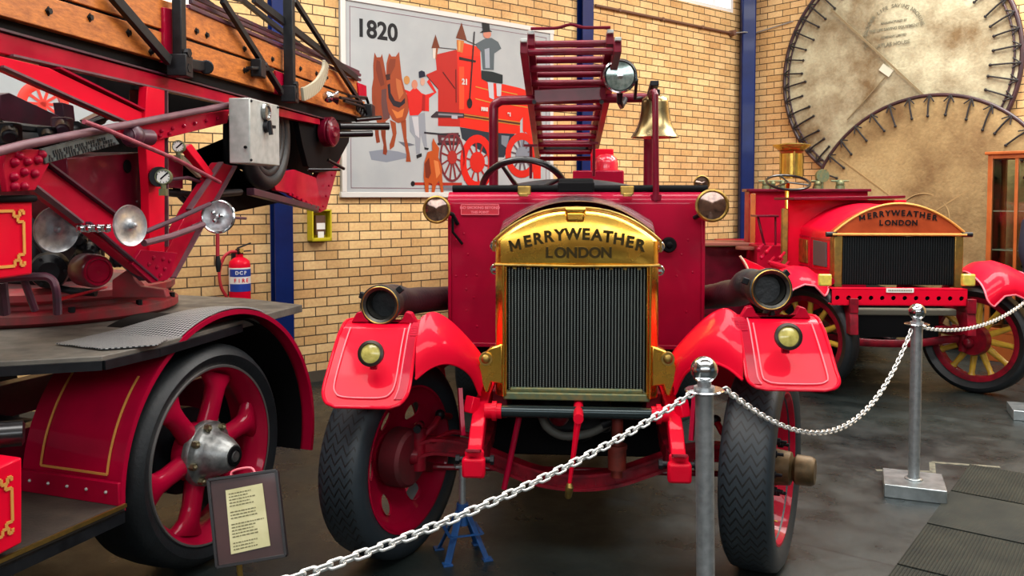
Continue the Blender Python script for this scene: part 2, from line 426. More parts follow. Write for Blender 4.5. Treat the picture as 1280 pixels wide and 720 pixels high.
# floor
def floor_mat():
    m = bpy.data.materials.new('worn_dark_concrete'); m.use_nodes = True
    nt = m.node_tree; b = nt.nodes['Principled BSDF']
    tc = nt.nodes.new('ShaderNodeTexCoord')
    def noise(sc, det=6, ro=.6):
        n = nt.nodes.new('ShaderNodeTexNoise'); n.inputs['Scale'].default_value = sc; n.inputs['Detail'].default_value = det; n.inputs['Roughness'].default_value = ro
        nt.links.new(tc.outputs['Object'], n.inputs['Vector']); return n.outputs['Fac']
    n1 = noise(.8); n2 = noise(48, 10, .85); n3 = noise(3.2, 8)
    r1 = nt.nodes.new('ShaderNodeValToRGB'); e = r1.color_ramp.elements
    e[0].position = .32; e[0].color = lin('#172022'); e[1].position = .68; e[1].color = lin('#323a37')
    nt.links.new(n1, r1.inputs[0])
    r2 = nt.nodes.new('ShaderNodeValToRGB'); e = r2.color_ramp.elements
    e[0].position = .35; e[0].color = lin('#666a68'); e[1].position = .66; e[1].color = lin('#ffffff')
    nt.links.new(n2, r2.inputs[0])
    mx = nt.nodes.new('ShaderNodeMixRGB'); mx.blend_type = 'MULTIPLY'; mx.inputs[0].default_value = .9
    nt.links.new(r1.outputs[0], mx.inputs[1]); nt.links.new(r2.outputs[0], mx.inputs[2])
    # slab joints: grid of saw cuts, 3.1 m pitch, aligned with the object axes
    sp = nt.nodes.new('ShaderNodeSeparateXYZ'); nt.links.new(tc.outputs['Object'], sp.inputs[0])
    M = lambda op, a, b_=None: nodes_math(nt, op, a, b_)
    jx = M('LESS_THAN', M('ABSOLUTE', M('SUBTRACT', M('FRACT', M('ADD', M('DIVIDE', sp.outputs[0], 3.1), 100.5)), .5)), .0022)
    jy = M('LESS_THAN', M('ABSOLUTE', M('SUBTRACT', M('FRACT', M('ADD', M('DIVIDE', sp.outputs[1], 3.1), 100.5)), .5)), .0022)
    j = M('MAXIMUM', jx, jy)
    mj = nt.nodes.new('ShaderNodeMixRGB'); mj.inputs[2].default_value = lin('#0c0c0c'); nt.links.new(j, mj.inputs[0]); nt.links.new(mx.outputs[0], mj.inputs[1])
    nt.links.new(mj.outputs[0], b.inputs['Base Color'])
    mr = nt.nodes.new('ShaderNodeMapRange'); mr.inputs['From Min'].default_value = .35; mr.inputs['From Max'].default_value = .65
    mr.inputs['To Min'].default_value = .22; mr.inputs['To Max'].default_value = .48; nt.links.new(n3, mr.inputs['Value']); nt.links.new(mr.outputs[0], b.inputs['Roughness'])
    bp = nt.nodes.new('ShaderNodeBump'); bp.inputs['Strength'].default_value = .35; bp.inputs['Distance'].default_value = .006
    nt.links.new(n2, bp.inputs['Height'])
    bj = nt.nodes.new('ShaderNodeBump'); bj.inputs['Strength'].default_value = 1; bj.inputs['Distance'].default_value = .01; bj.invert = True
    nt.links.new(j, bj.inputs['Height']); nt.links.new(bp.outputs[0], bj.inputs['Normal']); nt.links.new(bj.outputs[0], b.inputs['Normal'])
    return m
fj0 = atY(1000, 678, 4); 
def fl(px, py): return hit(px, py, V((0, 0, 0)), V((0, 0, 1)))
J0 = fl(690, 602); J1 = fl(1110, 706); jd = (J1 - J0).normalized()
mb = MB(); mb.box((0, 0, -.05), (44, 44, .1))
struct(build('floor', mb, floor_mat(), loc=J0, rot=(0, 0, math.atan2(jd.y, jd.x))))
# ribbed paving strip in the floor at bottom right, tiles and painted bay lines
def ribbed():
    m = bpy.data.materials.new('ribbed_floor_tile'); m.use_nodes = True
    nt = m.node_tree; b = nt.nodes['Principled BSDF']; b.inputs['Roughness'].default_value = .65; b.inputs['Specular IOR Level'].default_value = .2
    tc = nt.nodes.new('ShaderNodeTexCoord'); w = nt.nodes.new('ShaderNodeTexWave'); w.inputs['Scale'].default_value = 20; w.inputs['Distortion'].default_value = .6
    nt.links.new(tc.outputs['Object'], w.inputs['Vector'])
    n = nt.nodes.new('ShaderNodeTexNoise'); n.inputs['Scale'].default_value = 5; n.inputs['Detail'].default_value = 7; nt.links.new(tc.outputs['Object'], n.inputs['Vector'])
    r = nt.nodes.new('ShaderNodeValToRGB'); r.color_ramp.elements[0].position = .3; r.color_ramp.elements[0].color = lin('#222622'); r.color_ramp.elements[1].position = .7; r.color_ramp.elements[1].color = lin('#35372f')
    nt.links.new(n.outputs[0], r.inputs[0])
    mx = nt.nodes.new('ShaderNodeMixRGB'); mx.blend_type = 'MULTIPLY'; mx.inputs[0].default_value = .3
    nt.links.new(r.outputs[0], mx.inputs[1]); nt.links.new(w.outputs['Color'], mx.inputs[2]); nt.links.new(mx.outputs[0], b.inputs['Base Color'])
    bp = nt.nodes.new('ShaderNodeBump'); bp.inputs['Strength'].default_value = .7; bp.inputs['Distance'].default_value = .006
    nt.links.new(w.outputs['Fac'], bp.inputs['Height']); nt.links.new(bp.outputs[0], b.inputs['Normal'])
    return m
RIB = ribbed()
d2 = V((-jd.y, jd.x, 0))
base = fl(1112, 700); k = 2
for i in range(2):
    for j in range(4):
        mb = MB(); c = base + jd * (.34 + i * .62) + d2 * (-.35 + j * .62)
        mb.box((0, 0, .003), (.6, .6, .006)); k += 1
        t = struct(build('floor_%d' % k, mb, RIB, loc=(c.x, c.y, 0), rot=(0, 0, math.atan2(jd.y, jd.x) + (PI / 2 if (i + j) % 3 == 2 else 0))))
mb = MB()
for a, b in (((1095, 588), (1165, 590)), ((1165, 578), (1250, 584)), ((1165, 578), (1166, 592))):
    p, q = fl(*a), fl(*b); mb.bar(p + V((0, 0, .001)), q + V((0, 0, .001)), .035, .002)
struct(build('floor_2', mb, mat('worn_cream_line_paint', '#6c6a58', .6, 0, 0, '#44443a', 30)))

# ceiling, skylight lamps and added fill lights
mb = MB(); mb.box((0, 6, HC + .06), (40, 32, .12)); struct(build('ceiling', mb, mat('pale_ceiling_board', '#b9b6ae', .8)))
def area(name, loc, sx, sy, power, rot=(0, 0, 0), col=(1, .97, .93)):
    L = bpy.data.lights.new(name, 'AREA'); L.shape = 'RECTANGLE'; L.size = sx; L.size_y = sy; L.energy = power; L.color = col
    o = bpy.data.objects.new(name, L); COL.objects.link(o); o.location = loc; o.rotation_euler = rot; return o
area('skylight_fill', (1.0, 1.2, HC - .05), 7.5, 1.6, 360)
area('skylight_fill', (1.2, 5.2, HC - .05), 6.5, 1.4, 360)
area('skylight_fill', (4.6, 8.2, HC - .05), 3.6, 1.6, 380)  # extra lamp added to brighten the walls, mainly the right one
area('skylight_fill', (-2.6, 4.4, HC - .05), 1.0, 5.0, 230)
area('skylight_fill', (5.6, 5.6, HC - .05), 1.0, 5.0, 260)
area('rear_fill_light', (-.5, -4.6, 3.9), 11.0, 1.5, 240, (math.radians(80), 0, 0), (.95, .98, 1))  # added fill behind the camera, brightens the brass and front faces
W_ = bpy.data.worlds.new('world'); SC.world = W_; W_.use_nodes = True
bg = W_.node_tree.nodes['Background']; bg.inputs[0].default_value = (.62, .82, 1.0, 1); bg.inputs[1].default_value = .16

wall_with_holes('wall_front', -9, 9, [(-6.2, 5.2, 3.1, 4.75)], mat('warm_grey_bounce_wall', '#6e5a4c', .55), V((0, -5.0, 0)), PI)  # unseen wall added for brass reflections, its tone picked to tune the bounce
window('added_window', (-6.2, 5.2, 3.1, 4.75), V((0, -5.0, 0)), PI)  # unseen glowing window added behind the camera to reflect in the brass
# conduit + tie cable on the walls
mb = MB(); p = lambda t, h, o=.03: WL0 + WLd * t + WLn * o + V((0, 0, h))
mb.cyl(p(3.6, 3.93), p(LEN - .35, 3.93), .016, n=10)
for q in (4.0, 4.8, 5.6): mb.cyl(p(q, 3.93, 0), p(q, 3.93, .05), .022, n=10)
mb.cyl(p(LEN - .35, 3.93, 0), p(LEN - .35, 3.93, .09), .04, n=12)
o = build('conduit', mb, mat('rusty_conduit', '#6a4a3a', .6)); tag(o, 'thin brown conduit running level along the brick wall beneath the high window', 'pipe')
pr = lambda s, h, o=.03: C0 + WRd * s + WRn * o + V((0, 0, h))
mb = MB(); mb.tube([p(LEN - .33, 3.93, .08), C0 + V((-.10, -.32, 3.93)), pr(.18, 3.95, .03), pr(.75, 4.02, .02)], .008, 8)
o = build('cable', mb, mat('grey_cable', '#8b8a86', .5)); tag(o, 'thin cable crossing the blue corner column onto the right hand brick wall', 'cable')

# ------------------------------------------------------------------ big painted picture
pic = thing('picture', 'large white painted picture board numbered 1820 of horses pulling a red fire carriage', 'picture', WL0 + WLd * 1.59 + WLn * .002 + V((0, 0, 1.69)), A40)
PW, PH = 2.66, 1.87
mb = MB(); mb.box((0, -.015, PH / 2), (PW, .03, PH)); build('board', mb, BOARD, pic, bevel=.002)
mb = MB(); FR = .05
for z in (FR / 2, PH - FR / 2): mb.box((0, -.022, z), (PW + .02, .044, FR))
for x in (-PW / 2 + FR / 2, PW / 2 - FR / 2): mb.box((x, -.022, PH / 2), (FR, .044, PH - 2 * FR))
build('frame', mb, mat('white_frame', '#c4c2bc', .45), pic, bevel=.004)
Pm = wm(pic)
def pw(px, py, lay=0):
    q = Pm.inverted() @ hit(px, py, Pm.translation + WLn * .031, WLn)
    return V((q.x, -.0308 - lay * .0007, q.z))
_am = {}
def amat(h):
    if h not in _am:
        _am[h] = mat('painting_' + h[1:], h, .5, spec=.2); c_ = lin(h); _am[h].node_tree.nodes['Principled BSDF'].inputs['Base Color'].default_value = (c_[0] * .66, c_[1] * .64, c_[2] * .66, 1)
    return _am[h]
def art(name, items, label=None):
    """items: (hex, layer, [(px,py)...]) filled outlines"""
    vs = []; fs = []; mi = []; ms = []
    for h, lay, pts in items:
        m = amat(h)
        if m not in ms: ms.append(m)
        q = [pw(a, b, lay) for a, b in pts]
        nn = V((0, 0, 0))
        for i in range(len(q)): nn += q[i].cross(q[(i + 1) % len(q)])
        if nn.y > 0: q = q[::-1]
        o_ = len(vs); vs += q; fs.append(tuple(range(o_, o_ + len(q)))); mi.append(ms.index(m))
    me = bpy.data.meshes.new(name); me.from_pydata([tuple(v) for v in vs], [], fs)
    for m in ms: me.materials.append(m)
    for p_, k_ in zip(me.polygons, mi): p_.material_index = k_
    o = bpy.data.objects.new(name, me); COL.objects.link(o); o.parent = pic
    if label: o['label'] = label
    return o
Z1 = lambda L: [(456 + x / 4.8, 56 + y / 4.8) for x, y in L]
Z2 = lambda L: [(530 + x / 6, 20 + y / 6) for x, y in L]
Z3 = lambda L: [(520 + x / 6, 130 + y / 6) for x, y in L]
def ell(cx, cy, rx, ry, n=24): return [(cx + rx * math.cos(2 * PI * i / n), cy + ry * math.sin(2 * PI * i / n)) for i in range(n)]
def ln(x0, y0, x1, y1, w):
    d = math.hypot(x1 - x0, y1 - y0); nx, ny = -(y1 - y0) / d * w / 2, (x1 - x0) / d * w / 2
    return [(x0 + nx, y0 + ny), (x1 + nx, y1 + ny), (x1 - nx, y1 - ny), (x0 - nx, y0 - ny)]
def ringp(cx, cy, rx, ry, th, n=28):
    out = []
    for i in range(n):
        a, b = 2 * PI * i / n, 2 * PI * (i + 1) / n
        out.append([(cx + rx * math.cos(a), cy + ry * math.sin(a)), (cx + rx * math.cos(b), cy + ry * math.sin(b)),
                    (cx + (rx - th) * math.cos(b), cy + (ry - th * 1.3) * math.sin(b)), (cx + (rx - th) * math.cos(a), cy + (ry - th * 1.3) * math.sin(a))])
    return out
# inset pinstripe
corners = [pw(436, 3), pw(680, 48)]
mb = MB(); L_, T_ = -PW / 2 + .10, PH - .10
for a, b in (((L_, .09), (L_, T_)), ((L_, T_), (-L_, T_)), ((-L_, T_), (-L_, .09)), ((L_, .09), (-L_, .09))):
    mb.box(((a[0] + b[0]) / 2, -.0312, (a[1] + b[1]) / 2), (abs(a[0] - b[0]) + .006, .001, abs(a[1] - b[1]) + .006))
build('border_line', mb, amat('#8c6a74'), pic)
t_ = text_mb('1820', .30, .001, .009)
a0 = pw(447, 42); a1 = pw(495, 44)
w_ = max(v.x for v in t_.v) - min(v.x for v in t_.v); sc = (a1.x - a0.x) / w_
t_.xf(Matrix.Translation(V(((a0.x + a1.x) / 2, -.0312, a0.z - .02))) @ Matrix.Rotation(PI / 2, 4, 'X') @ Matrix.Diagonal((sc, sc, 1, 1)))
build('year_numerals', t_, amat('#15161a'), pic, fixn=False)['label'] = 'black numerals reading 1820'
art('painted_horse', [('#8e98a2', 0, Z1([(25, 640), (110, 628), (200, 640), (250, 655), (250, 680), (130, 705), (40, 690)])),
    ('#9a4422', 1, Z1([(58, 45), (72, 75), (95, 74), (103, 55), (112, 95), (122, 150), (130, 195), (150, 240), (150, 440), (110, 470), (75, 470), (52, 400), (42, 330), (42, 260), (52, 200), (50, 120)])),
    ('#7e3620', 2, Z1([(70, 90), (90, 100), (108, 180), (118, 240), (95, 250), (78, 200), (66, 150)])), ('#6a4440', 2, Z1([(100, 270), (140, 260), (150, 440), (110, 450), (98, 350)])),
    ('#94421f', 2, Z1([(50, 300), (68, 310), (74, 440), (60, 420)])), ('#8a3a1e', 1, Z1([(60, 468), (80, 468), (85, 540), (92, 585), (70, 590), (62, 540)])),
    ('#8a3a1e', 1, Z1([(95, 468), (125, 460), (125, 560), (135, 640), (128, 662), (108, 655), (112, 600), (98, 540)]))])
art('painted_horse', [('#a84c26', 3, Z1([(146, 50), (160, 70), (185, 70), (205, 42), (210, 90), (215, 140), (222, 200), (240, 270), (262, 330), (262, 400), (240, 460), (200, 470), (165, 450), (140, 400), (130, 330), (130, 250), (128, 180), (130, 110)])),
    ('#8a3d22', 4, Z1([(150, 85), (185, 85), (180, 130), (150, 190), (132, 200), (138, 120)])), ('#e0803e', 4, Z1([(160, 385), (198, 405), (236, 380), (225, 432), (190, 442)])),
    ('#c8703c', 4, Z1([(185, 200), (215, 215), (232, 290), (205, 330), (190, 260)])), ('#2a2028', 5, Z1([(135, 240), (150, 232), (155, 290), (180, 335), (215, 345), (240, 318), (240, 350), (205, 378), (170, 366), (142, 320)])),
    ('#40201a', 5, Z1([(122, 180), (150, 174), (152, 208), (130, 214)])), ('#a24a24', 3, Z1([(150, 450), (185, 468), (190, 530), (175, 610), (150, 630), (148, 600), (168, 540), (160, 500)])),
    ('#a24a24', 3, Z1([(215, 460), (247, 450), (250, 560), (268, 650), (276, 702), (246, 702), (250, 660), (232, 560)]))])
art('painted_grooms', [('#9aa2a8', 1, Z1([(265, 425), (360, 405), (365, 500), (374, 612), (355, 612), (335, 540), (330, 655), (308, 655), (300, 560), (270, 520)])),
    ('#cdd0d0', 2, Z1([(282, 430), (320, 430), (327, 560), (303, 540)])), ('#e0241c', 3, Z1([(222, 262), (270, 280), (300, 250), (340, 290), (365, 300), (415, 285), (372, 222), (385, 205), (430, 285), (385, 320), (385, 400), (345, 395), (320, 422), (270, 425), (258, 350), (250, 290)])),
    ('#b01a1a', 4, Z1([(345, 300), (362, 300), (360, 398), (340, 395)])), ('#cf9450', 4, Z1(ell(251, 212, 18, 26))), ('#d98f70', 4, Z1(ell(298, 238, 18, 28))), ('#d9a890', 4, Z1(ell(346, 222, 14, 24))),
    ('#141c34', 5, Z1([(322, 162), (340, 154), (358, 162), (364, 190), (325, 200)])), ('#1c2024', 3, Z1([(308, 662), (340, 650), (342, 670), (312, 684)])), ('#1c2024', 3, Z1([(356, 614), (384, 620), (380, 632), (358, 628)])),
    ('#6a7078', 2, Z1([(200, 580), (270, 590), (300, 600), (240, 612)]))])
engine = [('#c4281e', 1, Z2([(85, 290), (245, 252), (250, 300)]) + Z3([(330, 170), (165, 165), (165, 60)]) + Z2([(105, 720), (105, 550), (15, 440), (95, 405)])),
    ('#ee2a16', 2, Z2([(245, 262), (290, 200), (420, 235), (430, 470), (480, 500), (600, 512), (720, 540), (850, 590)]) + Z3([(780, 130), (780, 225), (560, 215), (330, 172)])),
    ('#f03a1c', 3, Z2([(290, 200), (420, 235), (422, 300), (268, 300)])), ('#f4552a', 4, Z2([(262, 380), (300, 380), (300, 700), (262, 700)])),
    ('#2a1a1a', 5, Z2([(262, 305), (390, 335), (385, 350), (262, 328)])), ('#3a1618', 5, Z2(ln(140, 420, 232, 545, 6))), ('#3a1618', 5, Z2(ln(238, 400, 240, 650, 5))), ('#3a1618', 4, Z2(ln(15, 445, 105, 548, 5))),
    ('#d8a040', 5, Z2(ln(385, 530, 500, 560, 7))), ('#d8a040', 5, Z2(ln(385, 620, 500, 650, 7))), ('#d8a040', 5, Z2(ln(560, 560, 700, 590, 7))), ('#d8a040', 5, Z2(ln(560, 650, 800, 690, 7))),
    ('#7a3a1c', 4, Z2([(55, 242), (85, 138), (118, 240)])), ('#e8e0d0', 4, Z2([(65, 242), (88, 242), (86, 320), (66, 320)])), ('#a8582c', 4, Z2([(88, 242), (105, 242), (92, 322), (84, 322)])),
    ('#7a3a1c', 4, Z2([(238, 165), (281, 48), (322, 186)])), ('#d8803a', 4, Z2([(245, 178), (300, 186), (288, 275), (248, 268)])), ('#f0b060', 5, Z2([(258, 186), (272, 188), (270, 262), (258, 260)])),
    ('#2e2228', 5, Z2(ln(115, 238, 240, 250, 5))), ('#2e2228', 5, Z2(ln(320, 186, 420, 230, 6))),
    ('#ee2a16', 3, Z3([(800, 0), (920, 0), (935, 60), (935, 560), (880, 560), (870, 330), (800, 200)])), ('#8a94a0', 5, Z3([(780, 240), (820, 210), (860, 250), (855, 400), (795, 400)])),
    ('#3a3236', 5, Z3([(110, 92), (150, 55), (360, 70), (360, 105), (115, 102)])), ('#8c8c90', 6, Z3([(165, 70), (350, 80), (350, 92), (165, 84)])), ('#b9bcc0', 7, Z3([(265, 85), (310, 88), (310, 112), (265, 110)])),
    ('#5a3020', 5, Z3(ln(360, 84, 780, 150, 26))), ('#cf8a30', 6, Z3(ln(360, 78, 780, 138, 7))), ('#cf8a30', 6, Z3(ln(360, 98, 780, 160, 6))),
    ('#2a3540', 1, Z3([(330, 175), (560, 212), (740, 225), (660, 400), (560, 400), (345, 260)])), ('#7e8a92', 2, Z3([(640, 235), (700, 240), (680, 330), (640, 300)])),
    ('#b9301f', 1, Z3([(0, 588), (345, 590), (345, 612), (0, 608)])), ('#1a1a1e', 2, Z3(ell(-24, 598, 16, 20))), ('#b9301f', 1, Z3([(-24, 588), (5, 588), (5, 608), (-24, 608)])),
    ('#7c8086', 0, Z3([(190, 610), (420, 620), (460, 655), (200, 650)])), ('#5c2c34', 2, Z3([(160, 220), (320, 215), (330, 300), (170, 310)])), ('#2c2a30', 3, Z3(ln(60, 215, 330, 240, 14))), ('#2c2a30', 3, Z3(ln(160, 300, 320, 300, 16))), ('#a0a4a4', 4, Z3(ln(190, 262, 300, 270, 18)))]
art('painted_engine', engine)
def artwheel(cx, cy, rx, ry, th, col, sp, ns, hub, hubc):
    it = [(col, 7, Z3(q)) for q in ringp(cx, cy, rx, ry, th)]
    for i in range(ns):
        a = 2 * PI * i / ns + .2
        it.append((sp, 6, Z3(ln(cx, cy, cx + (rx - th / 2) * math.cos(a), cy + (ry - th / 2) * math.sin(a), 12))))
    it.append((hubc, 8, Z3(ell(cx, cy, hub, hub * 1.4))))
    art('painted_wheel', it)
artwheel(270, 400, 95, 185, 14, '#7a3038', '#8c2c30', 12, 36, '#b83028')
artwheel(458, 436, 128, 206, 46, '#ea2418', '#b02420', 10, 56, '#e0281c')
artwheel(792, 384, 124, 170, 42, '#e02a1c', '#6a5a5e', 12, 46, '#8a939c')
art('painted_dog', [('#c4561e', 9, Z3([(128, 255), (150, 300), (172, 330), (165, 400), (190, 470), (195, 560), (205, 680), (188, 680), (170, 580), (150, 600), (130, 690), (112, 690), (118, 600), (92, 590), (92, 690), (70, 690), (55, 540), (60, 440), (85, 360), (120, 350), (118, 290)])),
    ('#7c3018', 10, Z3([(62, 450), (95, 400), (110, 520), (92, 560), (68, 550)])), ('#e88848', 10, Z3([(130, 420), (165, 430), (180, 520), (150, 560), (140, 490)]))])
art('painted_coachman', [('#5c6a6e', 6, Z2([(388, 208), (440, 178), (470, 165), (505, 165), (555, 195), (578, 245), (525, 282), (522, 405), (440, 402), (430, 270), (395, 235)])), ('#aab4bc', 7, Z2([(452, 250), (488, 240), (492, 390), (458, 390)])),
    ('#d98f74', 7, Z2(ell(472, 138, 30, 30))), ('#0e1214', 8, Z2([(430, 24), (455, 16), (484, 24), (492, 106), (510, 118), (418, 126), (438, 108)])), ('#18262a', 7, Z2([(428, 408), (512, 418), (588, 442), (588, 508), (470, 492), (430, 472)])),
    ('#cfd0d4', 6, Z2([(476, 495), (518, 500), (524, 628), (488, 612)])), ('#cfd0d4', 6, Z2([(540, 505), (580, 510), (576, 604), (545, 600)])), ('#241c20', 9, Z2(ln(376, 118, 340, 640, 9))), ('#241c20', 9, Z2(ell(340, 655, 20, 38)))])
for s_, x_, y_, h_ in (('21', 580.5, 105.5, 6.5), ('FIRE', 605, 138.5, 4), ('91', 636, 145, 4)):
    c_ = pw(x_, y_); c2 = pw(x_, y_ - h_); t_ = text_mb(s_, abs(c2.z - c_.z) * 1.45, .001, .004)
    t_.xf(Matrix.Translation(V((c_.x, -.040, c_.z))) @ Matrix.Rotation(PI / 2, 4, 'X')); build('painted_number', t_, amat('#e8dcd0'), pic, fixn=False)

# ------------------------------------------------------------------ jumping sheets on the right wall
def canvas_mat(name, c1, c2, dirt, seed):
    m = bpy.data.materials.new(name); m.use_nodes = True
    nt = m.node_tree; b = nt.nodes['Principled BSDF']; b.inputs['Roughness'].default_value = .85
    tc = nt.nodes.new('ShaderNodeTexCoord'); mp = nt.nodes.new('ShaderNodeMapping'); mp.inputs['Location'].default_value = (seed, seed * 2, 0); nt.links.new(tc.outputs['Object'], mp.inputs[0])
    n = nt.nodes.new('ShaderNodeTexNoise'); n.inputs['Scale'].default_value = 1.3; n.inputs['Detail'].default_value = 7; n.inputs['Roughness'].default_value = .62; nt.links.new(mp.outputs[0], n.inputs['Vector'])
    r = nt.nodes.new('ShaderNodeValToRGB'); r.color_ramp.elements[0].position = .36; r.color_ramp.elements[1].position = .58
    r.color_ramp.elements[0].color = lin(dirt); r.color_ramp.elements[1].color = lin(c1); e = r.color_ramp.elements.new(.8); e.color = lin(c2)
    nt.links.new(n.outputs[0], r.inputs[0])
    n2 = nt.nodes.new('ShaderNodeTexNoise'); n2.inputs['Scale'].default_value = 30; n2.inputs['Detail'].default_value = 6; nt.links.new(mp.outputs[0], n2.inputs['Vector'])
    mx = nt.nodes.new('ShaderNodeMixRGB'); mx.blend_type = 'OVERLAY'; mx.inputs[0].default_value = .3; nt.links.new(r.outputs[0], mx.inputs[1]); nt.links.new(n2.outputs[0], mx.inputs[2]); nt.links.new(mx.outputs[0], b.inputs['Base Color'])
    bp = nt.nodes.new('ShaderNodeBump'); bp.inputs['Strength'].default_value = .5; bp.inputs['Distance'].default_value = .01; nt.links.new(n2.outputs[0], bp.inputs['Height']); nt.links.new(bp.outputs[0], b.inputs['Normal'])
    return m
ROPE = mat('black_cord', '#1c1818', .8)
RIMM = mat('dark_maroon_rim', '#2c1a1e', .45, 0, 0, '#3c2024', 9)
def sheet(label, s, h, r, off0, lean, n, clen, cm, seed, rimr=.022, two=False):
    t = thing('jumping_sheet', label, 'rescue sheet', C0 + WRd * s + WRn * off0 + V((0, 0, h - r)), AM50)
    # local: x along the wall, -y into the room, z up; lean about the foot
    Mx = Matrix.Translation(V((0, 0, 0))) @ Matrix.Rotation(lean, 4, 'X')
    c = V((0, 0, r)); rr = random.Random(seed)
    def f(u, v):
        a = 2 * PI * u; q = r * v * .985
        return (q * math.cos(a), -.012 * math.sin(3 * a + seed) * v * (1 - v) * 4, r + q * math.sin(a))
    mb = MB(); mb.grid(f, 64, 14, .006); mb.xf(Mx); build('canvas', mb, cm, t, ang=60)
    mb = MB(); mb.torus(c, (0, 1, 0), r, rimr, 96, 10)
    if two: mb.torus(c + V((0, -.02, 0)), (0, 1, 0), r - .07, .012, 96, 8)
    mb.xf(Mx); build('rim', mb, RIMM, t)
    for k in range(n):
        a = 2 * PI * (k + .5) / n; j = rr.uniform(-.22, .22) if rr.random() < .5 else rr.uniform(-.05, .05); L = clen * rr.uniform(.85, 1.1)
        e = V((math.cos(a), 0, math.sin(a))); g = V((math.cos(a + j + PI), 0, math.sin(a + j + PI)))
        p0 = c + e * r + V((0, -.026, 0)); m_ = MB(); p1 = p0 + g * L
        m_.tube([p0, (p0 + p1) / 2 + V((0, -.012, 0)), p1], .0105, 6); m_.sphere(p1, .018, n=8)
        for q in (-1, 1):
            w = V((math.cos(a + PI + q * .6), 0, math.sin(a + PI + q * .6))); m_.tube([p0, p0 + w * .10 + V((0, -.01, 0))], .008, 5)
        m_.xf(Mx); build('lacing_cord', m_, ROPE, t)
    return t, Mx
CAN1 = canvas_mat('pale_stained_canvas', '#aaa386', '#b8b49a', '#6a5434', 3.1)
CAN2 = canvas_mat('brown_stained_canvas', '#947c52', '#a48f64', '#6a4f2c', 8.3)
sh1, M1 = sheet('round pale canvas jumping sheet with printed lettering, the higher of the two on the wall', 2.11, 3.23, 1.44, .07, 0, 48, .30, CAN1, 3, .026, True)
sh2, M2 = sheet('round brown canvas jumping sheet standing on the floor, overlapping the sheet above', 2.62, 1.44, 1.44, .42, math.radians(-5.5), 38, .27, CAN2, 5)
# lettering on the upper sheet
def sh_pt(px, py): return wm(sh1).inverted() @ hit(px, py, wm(sh1).translation + WRn * .02, WRn)
cA = sh_pt(1117, 42); mb = MB(); txt = 'THE BROWDER LIFE SAVING MACHINE'
for k, ch in enumerate(txt):
    if ch == ' ': continue
    a = math.radians(196 - 182 * k / (len(txt) - 1)); rad = .33
    M = Matrix.Translation(V((cA.x + rad * math.cos(a), -.022, cA.z - .02 + rad * math.sin(a)))) @ Matrix.Rotation(PI / 2, 4, 'X') @ Matrix.Rotation(a - PI / 2, 4, 'Z')
    mb.join(text_mb(ch, .062, .001, .001).xf(M))
for s_, dz, hs in (('MANUFACTURED BY', .13, .034), ('THE LIFE SAVING EQUIPMENT', .05, .046), ('COMPANY LIMITED', -.04, .036), ('ATLAS HOUSE', -.14, .062)):
    mb.join(text_mb(s_, hs, .001, .0012).xf(Matrix.Translation(V((cA.x, -.022, cA.z + dz))) @ Matrix.Rotation(PI / 2, 4, 'X')))
build('printed_lettering', mb, mat('faded_print', '#6e6a56', .8), sh1, fixn=False)
mb = MB(); q0 = sh_pt(1108, 88); mb.box((q0.x, -.026, q0.z), (.16, .012, .09), Matrix.Rotation(math.radians(38), 3, 'Y').to_4x4()); build('patch', mb, mat('pale_patch', '#c4c0ac', .8), sh1)
mb = MB()
def seam(L, a, b, w=.012): mb.bar(a, b, w, .008, V((0, 1, 0)))
mb.bar(sh_pt(1040, 12) + V((0, -.02, 0)), sh_pt(1165, 128) + V((0, -.02, 0)), .022, .012, V((0, 1, 0)))
mb.bar(sh_pt(1108, 96) + V((0, -.02, 0)), sh_pt(1060, 150) + V((0, -.02, 0)), .012, .010, V((0, 1, 0)))
build('seam', mb, mat('dark_seam', '#7a6a4c', .85), sh1)
mb = MB()
for a in (35, 145): mb.bar(V((1.3 * math.cos(math.radians(a)), -.008, 1.44 + 1.3 * math.sin(math.radians(a)))), V((0, -.008, 1.44)), .014, .008, V((0, 1, 0)))
mb.torus((.0, -.006, 1.44), (0, 1, 0), .30, .007, 48, 6); mb.xf(M2); build('seam', mb, mat('tan_seam', '#94794e', .85), sh2)
# ================================================================== MAIN FIRE ENGINE (local: x to the picture's right, y to its rear, z up)
E1 = thing('fire_engine', 'red vintage fire engine in the middle with tall brass radiator shell, ladder gantry and bell', 'fire engine', (.30, 3.95, 0), math.radians(-4.5))
E1m = wm(E1); E1i = E1m.inverted()
def mk(Mw):
    Mi = Mw.inverted(); n = (Mw.to_3x3() @ V((0, 1, 0)))
    def f(px, py, yl):
        P0 = Mw @ V((0, yl, 0)); return Mi @ hit(px, py, P0, n)
    return f
E = mk(E1m)

